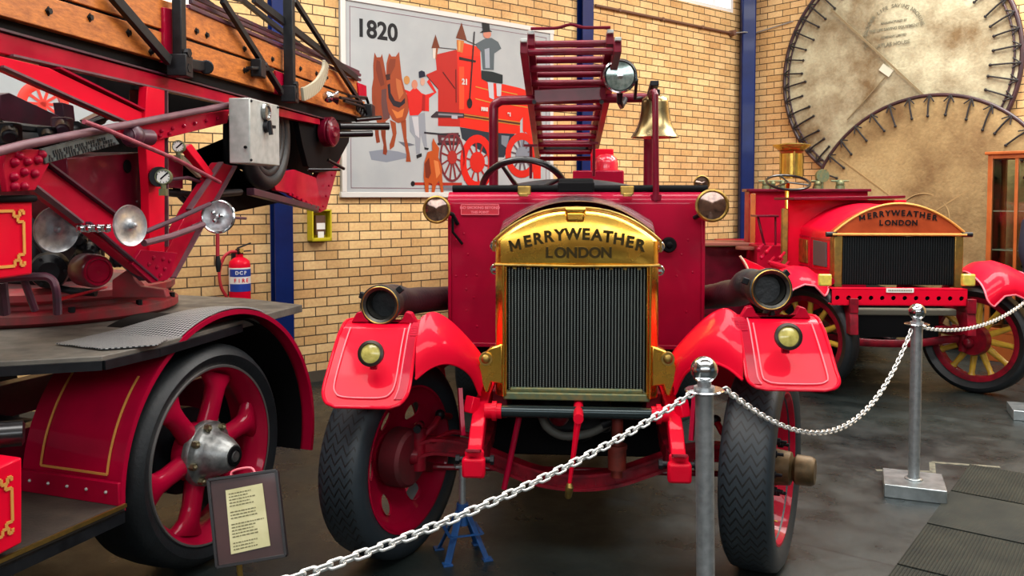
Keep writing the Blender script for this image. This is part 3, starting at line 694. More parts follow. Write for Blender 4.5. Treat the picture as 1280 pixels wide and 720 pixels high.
def disc_holes(mb, r0, r1, n, hr_a, hr_r, rc, depthf, thick, m=10):
    """wheel disc about X with n elliptical holes. hr_a angular half width (rad), hr_r radial half width"""
    def P(a, r, dx=0): return V((depthf(r) + dx, r * math.cos(a), r * math.sin(a)))
    for k in range(n):
        a0 = 2 * PI * k / n; w = PI / n
        N = 32; outer = []; inner = []
        for i in range(N):
            t = 2 * PI * i / N; c, s = math.cos(t), math.sin(t); q = max(abs(c), abs(s))
            outer.append((a0 + w * c / q, (r0 + r1) / 2 + (r1 - r0) / 2 * s / q)); inner.append((a0 + hr_a * c, rc + hr_r * s))
        vs = []; K = 4
        for j in range(K + 1):
            for i in range(N):
                u = j / K; a = outer[i][0] * (1 - u) + inner[i][0] * u; r = outer[i][1] * (1 - u) + inner[i][1] * u
                vs.append(P(a, r))
        for i in range(N): vs.append(P(inner[i][0], inner[i][1], -thick))
        fs = []
        for j in range(K + 1):
            for i in range(N): fs.append((j * N + i, j * N + (i + 1) % N, (j + 1) * N + (i + 1) % N, (j + 1) * N + i))
        mb.add(vs, fs)
def tyre_mb(R_, rr, w, sh=.012):
    """tyre about X: outer radius R_, rim radius rr, width w"""
    h = w / 2; mb = MB()
    prof = [(rr, -h * .72), (rr + .02, -h * .86), (rr + (R_ - rr) * .45, -h), (R_ - .035, -h * .95), (R_ - .010, -h * .80), (R_ - .002, -h * .5), (R_, 0), (R_ - .002, h * .5), (R_ - .010, h * .80), (R_ - .035, h * .95), (rr + (R_ - rr) * .45, h), (rr + .02, h * .86), (rr, h * .72), (rr - .012, h * .6), (rr - .012, -h * .6)]
    mb.lathe(prof, axis=(1, 0, 0), n=96, close=True); return mb

def main_wheel(cx, cy, out):
    """out = +1 when the hub faces +x"""
    a = math.radians(-22)
    w = MB(); dep = lambda r: out * (.05 - .10 * max(0, min(1, (r - .10) / .2)))
    disc_holes(w, .12, .30, 6, .20, .045, .225, dep, out * .012)
    w.lathe([(.012, out * .06), (.12, out * .052), (.12, out * .03), (.012, out * .03)], axis=(1, 0, 0), n=40, close=True)
    w.lathe([(.30, -.05 * out), (.315, -.06 * out), (.33, -.085 * out), (.335, -.095), (.345, -.095), (.34, -.05), (.325, 0), (.34, .05), (.345, .095), (.335, .095), (.325, .07), (.30, .0)], axis=(1, 0, 0), n=64)
    o = build('wheel', w, RED if out > 0 else REDD, E1, loc=(cx, cy, .462), rot=(0, 0, a))
    s = tyre_mb(.465, .335, .23); build('tyre', s, TREAD, o, ang=50)
    return o
wr = main_wheel(.86, 0, 1); wl = main_wheel(-.86, 0, -1)
# outer hub of the right hand wheel
m = MB(); m.lathe([(0, .23), (.055, .23), (.066, .215), (.068, .15), (.05, .135), (.075, .125), (.078, .10), (.082, .06)], axis=(1, 0, 0), n=32); build('hub_cap', m, mat('oily_brass_hub', '#6a5436', .5, .5, 0, '#4a3c24', 22), wr)
for i in range(8):
    a = 2 * PI * i / 8; m = MB(); c = V((.05, .118 * math.cos(a), .118 * math.sin(a))); m.cyl(c, c + V((.028, 0, 0)), .016, n=6); m.cyl(c + V((.026, 0, 0)), c + V((.055, 0, 0)), .008, n=8); build('wheel_nut', m, IRON, wr)
m = MB(); c = V((-.03, 0, -.27)); m.tube([c, c + V((.07, 0, .02)), c + V((.10, 0, .015))], [.006, .006, .004], 8); build('tyre_valve', m, BRASSD, wr)
# inner side of both wheels: brake drum
for w, sgn in ((wr, -1), (wl, 1)):
    m = MB(); m.lathe([(.03, sgn * .10), (.12, sgn * .10), (.135, sgn * .085), (.14, sgn * .0), (.03, 0)], axis=(1, 0, 0), n=48, close=True); build('brake_drum', m, mat('red_brown_drum', '#4a1a1c', .6, .1, 0, '#6a0c1c', 9), w)  # two dark red-brown tones mixed by noise
# front axle beam, forged with dropped middle
pts = [(-.74, 0, .50), (-.66, 0, .52), (-.5, -.01, .505), (-.36, -.02, .455), (-.18, -.03, .395), (0, -.03, .375), (.18, -.03, .395), (.36, -.02, .455), (.5, -.01, .505), (.66, 0, .52), (.74, 0, .50)]
P = smoothpath(pts, 4); m = MB()
for dz, w, h in ((.032, .075, .014), (-.032, .075, .014), (0, .022, .055)):
    for a, b in zip(P[:-1], P[1:]): m.bar(a + V((0, 0, dz)), b + V((0, 0, dz)), w, h, V((0, 0, 1)))
build('axle', m, REDUNDER, E1)
for s in (-1, 1):
    m = MB(); m.cyl((s * .745, 0, .40), (s * .745, 0, .60), .034, n=20); m.sphere((s * .745, 0, .605), .026, n=14); m.tube([(s * .745, 0, .54), (s * .68, .04, .60), (s * .66, .10, .64), (s * .63, .22, .60)], .016, 10)
    m.cyl((s * .745, 0, .47), (s * .84, 0, .47), .045, .055, 20)
    m.bar((s * .745, 0, .42), (s * .72, .16, .36), .03, .045); build('stub_axle', m, REDUNDER, E1)
    m = MB(); m.cyl((s * .745, -.05, .605), (s * .745, .05, .605), .018, n=12); m.sphere((s * .66, .10, .64), .026, n=12); build('grease_cup', m, IRON, E1)
m = MB(); m.cyl((-.72, .17, .36), (.72, .17, .36), .015, n=10); build('track_rod', m, REDUNDER, E1)
# leaf springs and frame irons
for s in (-1, 1):
    m = MB()
    for k in range(6):
        L = .46 - k * .06; m.tube([(s * .43, -L, .615 - .0135 * k + .0), (s * .43, 0, .545 - .0135 * k + .02), (s * .43, L, .615 - .0135 * k)], .0001, 4) if False else None
        q = [V((s * .43, -L + 2 * L * i / 8, .565 - .013 * k + .07 * ((-L + 2 * L * i / 8) / .46) ** 2)) for i in range(9)]
        for a, b in zip(q[:-1], q[1:]): m.bar(a, b, .062, .011)
    m.bar((s * .43, -.03, .475), (s * .43, .05, .475), .085, .03); build('leaf_spring', m, REDUNDER, E1, bevel=.001)
    # dumb iron: chassis horn ending in a forked spring hanger
    m = MB()
    prof = [(.6, .80), (.1, .79), (-.16, .765), (-.30, .70), (-.385, .63), (-.40, .585), (-.375, .56), (-.34, .58), (-.27, .645), (-.12, .70), (.1, .71), (.6, .715)]
    m.prism([(s * .43 - .031, a, b) for a, b in prof], (.062, 0, 0)); build('frame_horn', m, REDV, E1, bevel=.006)
    m = MB(); m.box((s * .43, -.425, .555), (.098, .05, .085)); m.box((s * .43, -.40, .60), (.082, .03, .05)); build('spring_eye_cover', m, REDV, E1, bevel=.012)
    m = MB(); m.cyl((s * .43 - .068, -.385, .575), (s * .43 + .068, -.385, .575), .013, n=12)
    for q in (-1, 1): m.cyl((s * .43 + q * .066, -.385, .575), (s * .43 + q * .082, -.385, .575), .021, n=6)
    build('spring_bolt', m, IRON, E1)
    m = MB(); m.cyl((s * .405, -.22, .745), (s * .33, -.22, .745), .034, n=16); m.cyl((s * .372, -.22, .745), (s * .352, -.22, .745), .044, n=16); build('tube_clamp', m, REDV, E1)
    # brass side bracket carrying the radiator
    m = MB(); pr = [E(x, y, -.16) for x, y in ((628, 430), (612, 436), (600, 448), (597, 462), (601, 476), (606, 492), (611, 490), (614, 478), (628, 480))]
    cx0 = E(721, 400, -.16).x
    if s > 0: pr = [V((2 * cx0 - p.x, p.y, p.z)) for p in pr]
    m.prism(pr, (0, .07, 0)); build('radiator_bracket', m, BRASS, E1, bevel=.006)
    m = MB(); c = E(607 if s < 0 else 835, 449, -.175); m.cyl(c, c + V((0, .03, 0)), .03, n=20); m.sphere(c, .021, (1, .5, 1), 12); build('bracket_bolt', m, BRASSD, E1)
    m = MB(); x0 = s * .46; m.bar((x0, -.19, .80), (x0 + s * .015, -.21, .73), .05, .045); build('iron_foot', m, REDV, E1, bevel=.004)
    m = MB(); m.bar((s * .52, -.2, .84), (s * .50, -.25, .64), .018, .024); build('stay_rod', m, REDD, E1)
    m = MB(); m.bar((s * .36, .0, .72), (s * .36, 2.8, .72), .07, .13); build('chassis_rail', m, REDUNDER, E1, bevel=.004)
# cross tube under the radiator
m = MB(); m.cyl((-.40, -.22, .745), (.40, -.22, .745), .026, n=20); m.box((0, -.15, .735), (.60, .09, .03)); build('cross_tube', m, mat('oily_dark_tube', '#2a3436', .22, .6), E1)
# radiator shell
YR = -.14
prof = []   # outline of the shell front, x,z
hw = .372
ztop = 1.645; zsh = 1.505; zb = .795
NA = 24
def archz(x): return zsh + (ztop - zsh) * (1 - (abs(x) / hw) ** 2.3)
def shell_outline(k, zc=0):
    L = []
    L.append((-hw + k, zb)); L.append((-hw + k, 1.45))
    for i in range(NA + 1):
        a = -1 + 2 * i / NA; x = (hw - k) * math.sin(a * PI / 2); 
        q_ = abs(x / (hw - k)); z = 1.50 + (ztop - k - 1.50) * (1 - q_ ** 2.4)
        L.append((x, z))
    L.append((hw - k, 1.45)); L.append((hw - k, zb)); return L
OUT = shell_outline(0); 
m = MB(); ys = [(.055, 0), (.02, -.04), (.035, -.10), (.10, -.145)]
n = len(OUT)
# curved header: rounded front edge rings
rings = []
for k, y in ((0, .16), (0, -.06), (.004, -.10), (.014, -.128), (.030, -.142)):
    rings.append([V((x, y, z)) for x, z in shell_outline(k)])
vs = [p for r_ in rings for p in r_]; fs = []
for i in range(len(rings) - 1):
    for j in range(n - 1): fs.append((i * n + j, i * n + j + 1, (i + 1) * n + j + 1, (i + 1) * n + j))
m.add(vs, fs)
# front face of header, bulging forward, and side columns
zc = 1.392; F = rings[-1]
cols = 28
def topz(x):
    for a, b in zip(F[:-1], F[1:]):
        if a.x - 1e-9 <= x <= b.x + 1e-9 and abs(b.x - a.x) > 1e-9: return a.z + (b.z - a.z) * (x - a.x) / (b.x - a.x)
    return F[1].z
xw = hw - .030
def hdr(u, v):
    x = -xw + 2 * xw * u; zt = topz(max(-xw + 1e-6, min(xw - 1e-6, x))); z = zc + (zt - zc) * v
    return (x, -.142 - .016 * math.sin(PI * min(1, v * 1.0)) ** .7 * (1 - (2 * u - 1) ** 4), z)
m.grid(hdr, cols, 10)
build('radiator_shell', m, BRASS, E1, ang=50)
for s in (-1, 1):
    m = MB(); x0, x1 = s * xw, s * .315
    def colf(u, v): 
        x = x0 + (x1 - x0) * u
        return (x, -.142 - .012 * math.sin(PI * u), zb + (zc - zb) * v)
    m.grid(colf, 8, 6, .0); m.box(((x1 + s * .003), -.12, (zb + zc) / 2), (.008, .05, zc - zb)); build('shell_column', m, BRASS, E1, ang=60)
m = MB(); m.tube([(-hw + .005, -.145, zc), (0, -.152, zc - .004), (hw - .005, -.145, zc)], .007, 8); m.tube([(-hw + .004, -.02, zc), (-hw + .003, -.143, zc)], .006, 8); m.tube([(hw - .004, -.02, zc), (hw - .003, -.143, zc)], .006, 8); build('header_bead', m, BRASSD, E1)
m = MB(); L = [V((x, -.105, z)) for x, z in shell_outline(-.004)][1:-1]; m.tube(L, .006, 8); build('shell_bead', m, BRASSD, E1)
# filler cap
m = MB(); c = E(719, 271, -.16); m.box((c.x, -.115, c.z + .0), (.082, .11, .04)); m.box((c.x, -.115, c.z + .03), (.094, .12, .024)); build('filler_cap', m, BRASS, E1, bevel=.009)
for s in (-1, 1):
    for z in (1.30, 1.41):
        m = MB(); c = V((s * (hw + .004), -.02, z + .06)); m.torus(c, (0, 1, 0), .022, .005, 16, 6); m.cyl((s * (hw - .002), -.02, z + .06), (s * (hw + .02), -.02, z + .06), .008, n=8); build('bonnet_catch', m, CHROME, E1)
# core : vertical fins + fine texture
def core_mat():
    m_ = bpy.data.materials.new('radiator_core'); m_.use_nodes = True; nt = m_.node_tree; b = nt.nodes['Principled BSDF']; b.inputs['Roughness'].default_value = .38; b.inputs['Metallic'].default_value = .7
    tc = nt.nodes.new('ShaderNodeTexCoord'); sp = nt.nodes.new('ShaderNodeSeparateXYZ'); nt.links.new(tc.outputs['Object'], sp.inputs[0])
    M = lambda op, a, b_=None: nodes_math(nt, op, a, b_)
    h = M('PINGPONG', M('ADD', M('MULTIPLY', sp.outputs[2], 110), M('MULTIPLY', sp.outputs[0], 55)), .5)
    r = nt.nodes.new('ShaderNodeValToRGB'); r.color_ramp.elements[0].position = .1; r.color_ramp.elements[0].color = lin('#1e2426'); r.color_ramp.elements[1].position = .5; r.color_ramp.elements[1].color = lin('#868e8a'); nt.links.new(M('MULTIPLY', h, 1.4), r.inputs[0]); nt.links.new(r.outputs[0], b.inputs['Base Color'])
    return m_
CORE = core_mat()
m = MB(); m.box((0, -.055, (zb + zc) / 2), (.63, .05, zc - zb)); build('radiator_core', m, BLACKM, E1)
m = MB(); nf = 44
for i in range(nf): x = -.305 + .61 * i / (nf - 1); m.box((x, -.088, (zb + zc) / 2), (.0062, .03, zc - zb - .02))
o = build('core_fins', m, CORE, E1)
m = MB(); m.box((0, -.10, zb + .0), (.66, .09, .035)); m.box((0, -.118, zb + .026), (.60, .02, .02)); build('core_bottom_tank', m, GREENBR, E1, bevel=.006)
for i in range(10): m = MB(); m.box((-.28 + .56 * i / 9, -.11, zc - .014), (.016, .012, .014)); build('core_clip', m, BRASSD, E1)
# letters
def onhdr(x, z): return -.142 - .018
m = MB(); t_ = 'MERRYWEATHER'; nL = len(t_)
GW = {'M': 1.25, 'W': 1.3, 'Y': .95, 'H': 1.0, 'T': .85, 'E': .82, 'R': .9, 'A': 1.0}
adv = [0]
for a_, b_ in zip(t_[:-1], t_[1:]): adv.append(adv[-1] + (GW[a_] + GW[b_]) / 2)
for k, ch in enumerate(t_):
    u = adv[k] / adv[-1] * 2 - 1; px_ = 722 + u * 77; py_ = 294 + 14 * u * u
    c = E(px_, py_ + 5, -.162); m.join(text_mb(ch, .070, .008, .0026).xf(Matrix.Translation(V((c.x, -.160, c.z))) @ Matrix.Rotation(u * .2, 4, 'Y') @ Matrix.Rotation(PI / 2, 4, 'X')))
for k, ch in enumerate('LONDON'):
    c = E(686 + k * 14.4, 322, -.162); m.join(text_mb(ch, .066, .008, .0024).xf(Matrix.Translation(V((c.x, -.158, c.z))) @ Matrix.Rotation(PI / 2, 4, 'X')))
build('raised_lettering', m, mat('darkened_brass_letters', '#3c3014', .35, .7), E1, fixn=False)['label'] = 'raised brass letters reading MERRYWEATHER LONDON'
# bonnet
def bonnet(u, v):
    a = PI * (1.18 - 1.36 * v) if False else None
    y = .16 + .84 * u; W_ = .375 + .062 * u
    # cross-section: side, rounded shoulder, arched top
    t = v * 2 - 1; s = 1 if t > 0 else -1; q = abs(t)
    if q < .62: x = s * (q / .62) * (W_ - .03); z = 1.676 + .022 * u - .13 * (q / .62) ** 2.2
    elif q < .72: f = (q - .62) / .1; x = s * (W_ - .03 + .03 * math.sin(f * PI / 2)); z = 1.546 + .022 * u - .05 * (1 - math.cos(f * PI / 2))
    else: f = (q - .72) / .28; x = s * W_; z = 1.496 + .022 * u - .62 * f
    return (x, y, z)
m = MB(); m.grid(bonnet, 10, 60, .004); build('bonnet', m, NICKEL, E1, ang=50)
for px_ in (655, 784):
    m = MB(); c = E(px_, 238, .93); m.box((c.x, .95, c.z), (.075, .05, .05)); m.box((c.x, .90, c.z - .025), (.05, .06, .02)); build('bonnet_clip', m, BRASSD, E1, bevel=.005)
m = MB(); c = E(720, 236, .96); m.box((c.x, .97, c.z + .01), (.21, .10, .06)); m.cyl(c + V((-.1, 0, .03)), c + V((.1, 0, .03)), .03, n=16); build('bonnet_hinge_block', m, BLACKM, E1, bevel=.01)
# scuttle / body front panel with rolled top
YS = 1.0
xl, xr = E(560, 350, YS).x, E(881, 350, YS).x; zt = E(700, 240, YS).z; zb2 = E(700, 432, YS).z
m = MB()
def scut(u, v):
    x = xl + (xr - xl) * u; q = v
    if q < .75: return (x, YS, zb2 + (zt - .07 - zb2) * (q / .75))
    f = (q - .75) / .25 * PI / 2; return (x, YS + .07 * (1 - math.cos(f)), zt - .07 + .07 * math.sin(f))
m.grid(scut, 2, 24); 
m.box(((xl + xr) / 2, YS + .32, zt - .012), (xr - xl - .002, .50, .024))
for x in (xl, xr): m.box((x + (.006 if x == xl else -.006), YS + .30, (zb2 + zt - .03) / 2), (.012, .58, zt - zb2 - .04))
build('body_front', m, REDD, E1, ang=50)
m = MB()
for a, b in (((xl, zb2), (xr, zb2)),): m.bar((a[0], YS - .006, a[1]), (b[0], YS - .006, b[1]), .02, .025)
for x in (xl + .012, xr - .012): m.bar((x, YS - .006, zb2), (x, YS - .006, zt - .07), .02, .012)
build('panel_beading', m, REDD, E1, bevel=.004)
# rivets on the front panel
k = 0
for (x, y) in ((570, 345), (583, 345), (596, 344), (583, 362), (592, 372), (583, 388), (596, 408), (570, 300), (580, 292), (860, 300), (866, 340), (846, 345), (858, 390), (866, 408), (568, 268), (872, 268), (585, 318), (852, 318)):
    m = MB(); c = E(x, y, YS); m.sphere(c, .0075, (1, .5, 1), 8); build('rivet', m, REDD, E1)
m = MB(); c = E(836, 306, YS - .01); m.cyl(c, c + V((0, -.03, 0)), .045, .038, 24); m.sphere(c + V((0, -.03, 0)), .02, (1, .5, 1), 12); build('panel_knob', m, BLACKM, E1)
m = MB(); c = E(600, 262, YS - .008); m.box(c, (.225, .008, .062)); pl = build('nameplate', m, mat('small_red_label', '#b4182c', .4), E1, bevel=.002); pl['label'] = 'small red label with pale writing'
m = MB()
for a, b in ((-.112, .112),):
    for z in (-.029, .029): m.box(c + V((0, -.005, z)), (.222, .003, .003))
    for x in (-.11, .11): m.box(c + V((x, -.005, 0)), (.003, .003, .06))
for s_, dz, sz in (('NO SMOKING BEYOND', .004, .022), ('THIS POINT', -.022, .02)):
    m.join(text_mb(s_, sz, .002, .0006).xf(Matrix.Translation(c + V((0, -.006, dz))) @ Matrix.Rotation(PI / 2, 4, 'X')))
build('label_writing', m, PINK, pl, fixn=False)
# black padded rail and leathercloth cowl behind
m = MB(); a, b = E(566, 236, YS + .08), E(884, 236, YS + .08); m.tube([a, (a + b) / 2, b], .022, 12); build('top_rail', m, BLACKM, E1)
m = MB()
def cowl(u, v):
    px_ = 590 + (832 - 590) * u; a = 1 - abs(2 * u - 1) ** 2.0; y = YS + .55 + .4 * v; base = E(px_, 238, YS + .55); 
    return (base.x, y, zt - .01 + (.105 * a) * math.sin(min(1, v * 1.6) * PI / 2))
m.grid(cowl, 30, 12, .01); build('cowl', m, DKGREY, E1, ang=60)
for i in range(7): 
    m = MB(); u = .15 + .7 * i / 6; p = cowl(u, .25); m.sphere(p, .012, (1, 1, .6), 8); build('cowl_stud', m, IRON, E1)
# steering wheel, column
c = E(655, 240, 1.28); tilt = math.radians(50)
ax = V((0, -math.cos(tilt) * -1, 0)); axis = V((0, -math.sin(math.radians(55)), math.cos(math.radians(55)))) 
axis = V((0, .74, .67)).normalized()
m = MB(); m.torus(c, axis, .258, .0205, 64, 12); sw = build('steering_wheel', m, BLACK, E1)
m = MB(); x_, y_, z_ = frame_from(axis)
for a in (60, 155, 275):
    q = math.radians(a)
    m.tube([c + z_ * -.03, c + (x_ * math.cos(q) + y_ * math.sin(q)) * .13 + z_ * -.02, c + (x_ * math.cos(q) + y_ * math.sin(q)) * .254], [.016, .014, .011], 10)
build('wheel_spoke', m, BLACK, sw)
m = MB(); m.cyl(c + z_ * -.05, c + z_ * .012, .038, n=20); build('wheel_boss', m, IRON, sw)
m = MB(); m.cyl(c - z_ * .04, c - z_ * .6, .022, n=14); build('steering_column', m, IRON, E1)
# lamps on the body sides
def lamp(px_, py_, y, r, mt, name='headlamp', lens=PAINTW, dirn=V((0, -1, 0)), body=None, stem=None, lensr=.86):
    c = E(px_, py_, y); m = MB(); d = dirn.normalized()
    m.lathe([(r * .0, -r * 1.1), (r * .45, -r * 1.0), (r * .8, -r * .6), (r * .98, -r * .12), (r, 0)], c, d, 36)
    m.lathe([(r, -.004), (r * 1.06, .002), (r * 1.05, .012), (r * .93, .016), (r * lensr, .008)], c, d, 40)
    o = build(name, m, body or mt, E1, ang=50)
    m = MB(); m.lathe([(0, .014), (r * .4, .012), (r * lensr, .006)], c, d, 36); build('lens', m, lens, o, ang=60)
    m = MB(); m.lathe([(r * .90, .010), (r * .96, .017), (r * 1.05, .012)], c, d, 40); build('rim', m, mt, o)
    if stem: m = MB(); m.tube([c - d * r * .5] + [E(*q) for q in stem], .012, 8); build('lamp_stalk', m, IRON, o)
    return o
LENSD = mat('amber_brown_lens', '#8a6a58', .08, .75, 1, '#5a4238', 30)
lamp(546, 262, .86, .076, BRASSD, lens=LENSD, stem=[(566, 268, .95), (572, 280, .99)])['label'] = 'brass rimmed side lamp'
lamp(890, 257, .84, .088, BRASSD, lens=LENSD, stem=[(876, 268, .93), (868, 272, .99)])
lamp(877, 229, 1.1, .044, BRASSD, 'marker_lamp', LENSD, stem=[(866, 236, 1.1)])
m = MB(); m.tube([E(566, 270, .96), E(566, 290, .95), E(578, 305, .985)], .008, 8); build('lamp_cable', m, BLACKM, E1)
# ---------------- fenders
def fender(s, dz=0, short=0):
    """s=-1 image-left, +1 image-right"""
    xi, xo = (.70, 1.045)   # inner, outer |x|
    prof = [(-.50 + short * .8, .865 + short), (-.46 + short * .5, .915 + short * .6), (-.40, .985), (-.33, 1.065), (-.27, 1.13), (-.235, 1.16), (-.20, 1.172), (-.15, 1.178), (-.05, 1.17), (.10, 1.13), (.25, 1.05), (.38, .93), (.48, .80), (.55, .68)]
    prof = [(a, b + dz) for a, b in prof]
    m = MB()
    # front apron has rounded lower corners: vary half-width along the first stretch
    def f(u, v):
        t = u * (len(prof) - 1); i = min(int(t), len(prof) - 2); fr = t - i
        y = prof[i][0] * (1 - fr) + prof[i + 1][0] * fr; z = prof[i][1] * (1 - fr) + prof[i + 1][1] * fr
        cut = 0
        if t < 1.6: cut = .075 * (1 - math.sqrt(max(0, 1 - (1 - t / 1.6) ** 2)))
        flare = .035 * max(0, 1 - t / 5)
        a = xi + cut; b = xo + flare - cut
        return (s * (a + (b - a) * v), y, z)
    m.grid(f, 52, 6, .006 * -s)
    fd = build('fender', m, REDV, E1, ang=60)
    m = MB(); L = [V(f(i / 52, 0)) for i in range(53)]; L2 = [V(f(i / 52, 1)) for i in range(53)]
    m.tube(L2[::-1] + L, .0075, 8); build('fender_edge', m, REDV, fd)
    # pinstripe on the apron
    m = MB()
    def g(t, v, o=.007):
        p = V(f(t, v)); q = V(f(t + .01, v)); r_ = V(f(t, v + .01)); nn = (q - p).cross(r_ - p).normalized()
        if nn.y > 0: nn = -nn
        return p + nn * o
    st = [g(.37, .17), g(.25, .17), g(.12, .17), g(.075, .20), g(.052, .28), g(.048, .5), g(.052, .76), g(.075, .85), g(.12, .88), g(.25, .88), g(.37, .88)]
    m.tube(smoothpath(st, 4), .0035, 6); build('pinstripe', m, PINK, fd)
    m = MB()
    def bd(u, v):
        return g(.045 + .40 * u, .015 + .10 * v, .005)
    m.grid(bd, 24, 3); build('edge_band', m, RED, fd, ang=60)
    m = MB(); m.tube([g(.045 + .40 * i / 24, .118, .006) for i in range(25)], .0032, 6); build('pinstripe', m, PINK, fd)
    # inner splash panel: from the inner fender edge down to the frame, arched over the wheel
    up = [(527, 398), (541, 391), (560, 400), (582, 421), (601, 444), (611, 462)]; lo = [(519, 474), (537, 460), (556, 454), (574, 458), (589, 470), (600, 494)]
    U = smoothpath([E(x, y, -.19 + .03 * i) for i, (x, y) in enumerate(up)], 5); Lw = smoothpath([E(x, y, -.40 + .05 * i) for i, (x, y) in enumerate(lo)], 5)
    if s > 0: cxm = 2 * E(721, 400, -.2).x; U = [V((cxm - p.x, p.y, p.z + .03)) for p in U]; Lw = [V((cxm - p.x, p.y, p.z + .02)) for p in Lw]
    def sp(u, v):
        t = u * (len(U) - 1); i = min(int(t), len(U) - 2); a_, b_ = U[i].lerp(U[i + 1], t - i), Lw[i].lerp(Lw[i + 1], t - i)
        return a_.lerp(b_, v) + V((0, -.05 * math.sin(PI * v), .012 * math.sin(PI * v)))
    m = MB(); m.grid(sp, 25, 8, .006); 
    def sp2(u, v):
        p = V(sp(u, 0)); return p + V((0, .55 * v, -.34 * v))
    m.grid(sp2, 25, 6, .006); ip = build('splash_panel', m, REDV, fd, ang=60)
    m = MB(); m.tube([V(sp(i / 25, 1)) for i in range(26)], .0065, 8); build('panel_edge', m, REDV, fd)
    # front stiffening strap over the crown where apron and panel meet
    m = MB(); L = [V(f(.30 + .16 * i / 10, .02)) + V((0, 0, .005)) for i in range(11)]
    for a, b in zip(L[:-1], L[1:]): m.bar(a, b, .05, .008, V((1, 0, 0)) if False else V((0, 0, 1)))
    build('crown_strap', m, RED, fd, bevel=.002)
    # raised hose cradle bracket on the crown
    m = MB(); cr = [(-.15, 0), (-.125, .045), (-.10, .052), (-.085, .02), (-.05, -.005), (0, -.014), (.05, -.005), (.085, .02), (.10, .052), (.125, .045), (.15, 0)] 
    cx = s * .865; m.prism([(cx + a, -.20, 1.175 + dz + b) for a, b in cr] , (0, .05, 0)); build('hose_cradle', m, RED, fd, bevel=.004)
    # marker lamp
    return fd, g
fL, gL = fender(-1, -.045); fR, gR = fender(1, -.004, .055)
for s, (px_, py_), rr_ in ((-1, (464, 442), .052), (1, (985, 421), .052)):
    c = E(px_, py_, -.455 if s < 0 else -.43); d = V((0, -.92, .25)).normalized(); m = MB()
    m.lathe([(0, -.05), (.035, -.05), (rr_, -.02), (rr_ * 1.0, 0), (rr_ * 1.08, .004), (rr_ * 1.06, .016), (rr_ * .84, .02), (rr_ * .78, .01)], c, d, 36); o = build('marker_lamp', m, mat('blackened_brass', '#3a3430', .35, .7) if s < 0 else MATS['blackened_brass'], E1, ang=45)
    m = MB(); m.lathe([(0, .022), (rr_ * .5, .018), (rr_ * .80, .010)], c, d, 32); build('lens', m, CREAM, o, ang=60)
    m = MB(); m.box(c + V((0, .045, -.06)), (.03, .03, .03)); build('lamp_foot', m, RED, o, bevel=.004)
# hidden rear body mass so that the vehicle is whole from the side
m = MB(); m.box(((xl + xr) / 2, YS + 2.3, 1.12), (xr - xl - .1, 3.2, .62)); build('rear_body', m, REDD, E1, bevel=.02)
for s in (-1, 1):
    w = MB(); w.lathe([(.02, s * .04), (.12, s * .05), (.30, -s * .03), (.335, -s * .02), (.335, -.09), (.34, .09), (.30, -s * .06), (.02, 0)], axis=(1, 0, 0), n=48); o = build('wheel', w, REDD, E1, loc=(s * .86, 3.1, .462)); build('tyre', tyre_mb(.465, .335, .23), TREAD, o, ang=50)
m = MB(); m.cyl((-.8, 3.1, .46), (.8, 3.1, .46), .05, n=16); m.sphere((0, 3.1, .46), .16, n=16); build('rear_axle', m, REDUNDER, E1)
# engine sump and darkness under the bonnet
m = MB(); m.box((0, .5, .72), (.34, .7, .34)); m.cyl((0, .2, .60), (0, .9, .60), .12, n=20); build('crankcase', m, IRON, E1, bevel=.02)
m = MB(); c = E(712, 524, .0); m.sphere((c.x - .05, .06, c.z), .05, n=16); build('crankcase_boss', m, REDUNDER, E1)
m = MB(); m.box((0, 1.95, .585), (1.0, 3.1, .45)); m.box((0, 1.5, .80), (1.3, .8, .3)); build('underbody_dark_fill', m, BLACKM, E1, bevel=.01)  # black boxes added to darken the underside and stop light from behind
# starting handle, rods, hose below the radiator
m = MB(); a, b, d = E(723, 522, -.33), E(712, 604, -.33), E(710, 621, -.33)
m.cyl(a + V((0, -.025, 0)), a + V((0, .25, 0)), .022, n=14); m.tube([a, (a + b) / 2, b], [.022, .016, .012], 10, sx=.7); sh_ = build('starting_handle', m, REDV, E1)
m = MB(); m.tube([b, b + V((0, -.004, -.015)), d, d + V((0, 0, -.008))], [.011, .018, .015, .009], 12); build('handle_grip', m, BRASSD, sh_)
m = MB(); a, b = E(651, 512, -.12), E(630, 611, -.12); m.cyl(a, b, .0135, n=12); build('brake_rod', m, REDD, E1)
m = MB(); a, b = E(772, 512, -.10), E(771, 596, -.10); m.cyl(a, b, .026, n=14); q = (a * .25 + b * .75); m.cyl(a * .42 + b * .58, a * .12 + b * .88, .042, n=16); m.cyl(a * .48 + b * .52, a * .42 + b * .58, .046, n=16); build('steering_drop_arm', m, mat('rusty_red_brown', '#7a2418', .6, .2, 0, '#4a1c12', 14), E1)
m = MB(); m.tube(smoothpath([E(676, 516, -.02), E(684, 534, -.02), E(705, 545, -.02), E(738, 541, -.02), E(762, 528, -.02)], 5), .020, 12); build('water_hose', m, mat('dusty_hose', '#4a4a44', .6), E1)
m = MB(); c = E(752, 530, -.02); m.cyl(c, c + V((.05, 0, .02)), .027, n=14); build('hose_clip', m, IRON, E1)
m = MB(); m.tube(smoothpath([E(540, 552, -.02), E(566, 540, .05), E(600, 548, .08)], 4), .012, 8); build('steering_link', m, REDUNDER, E1)

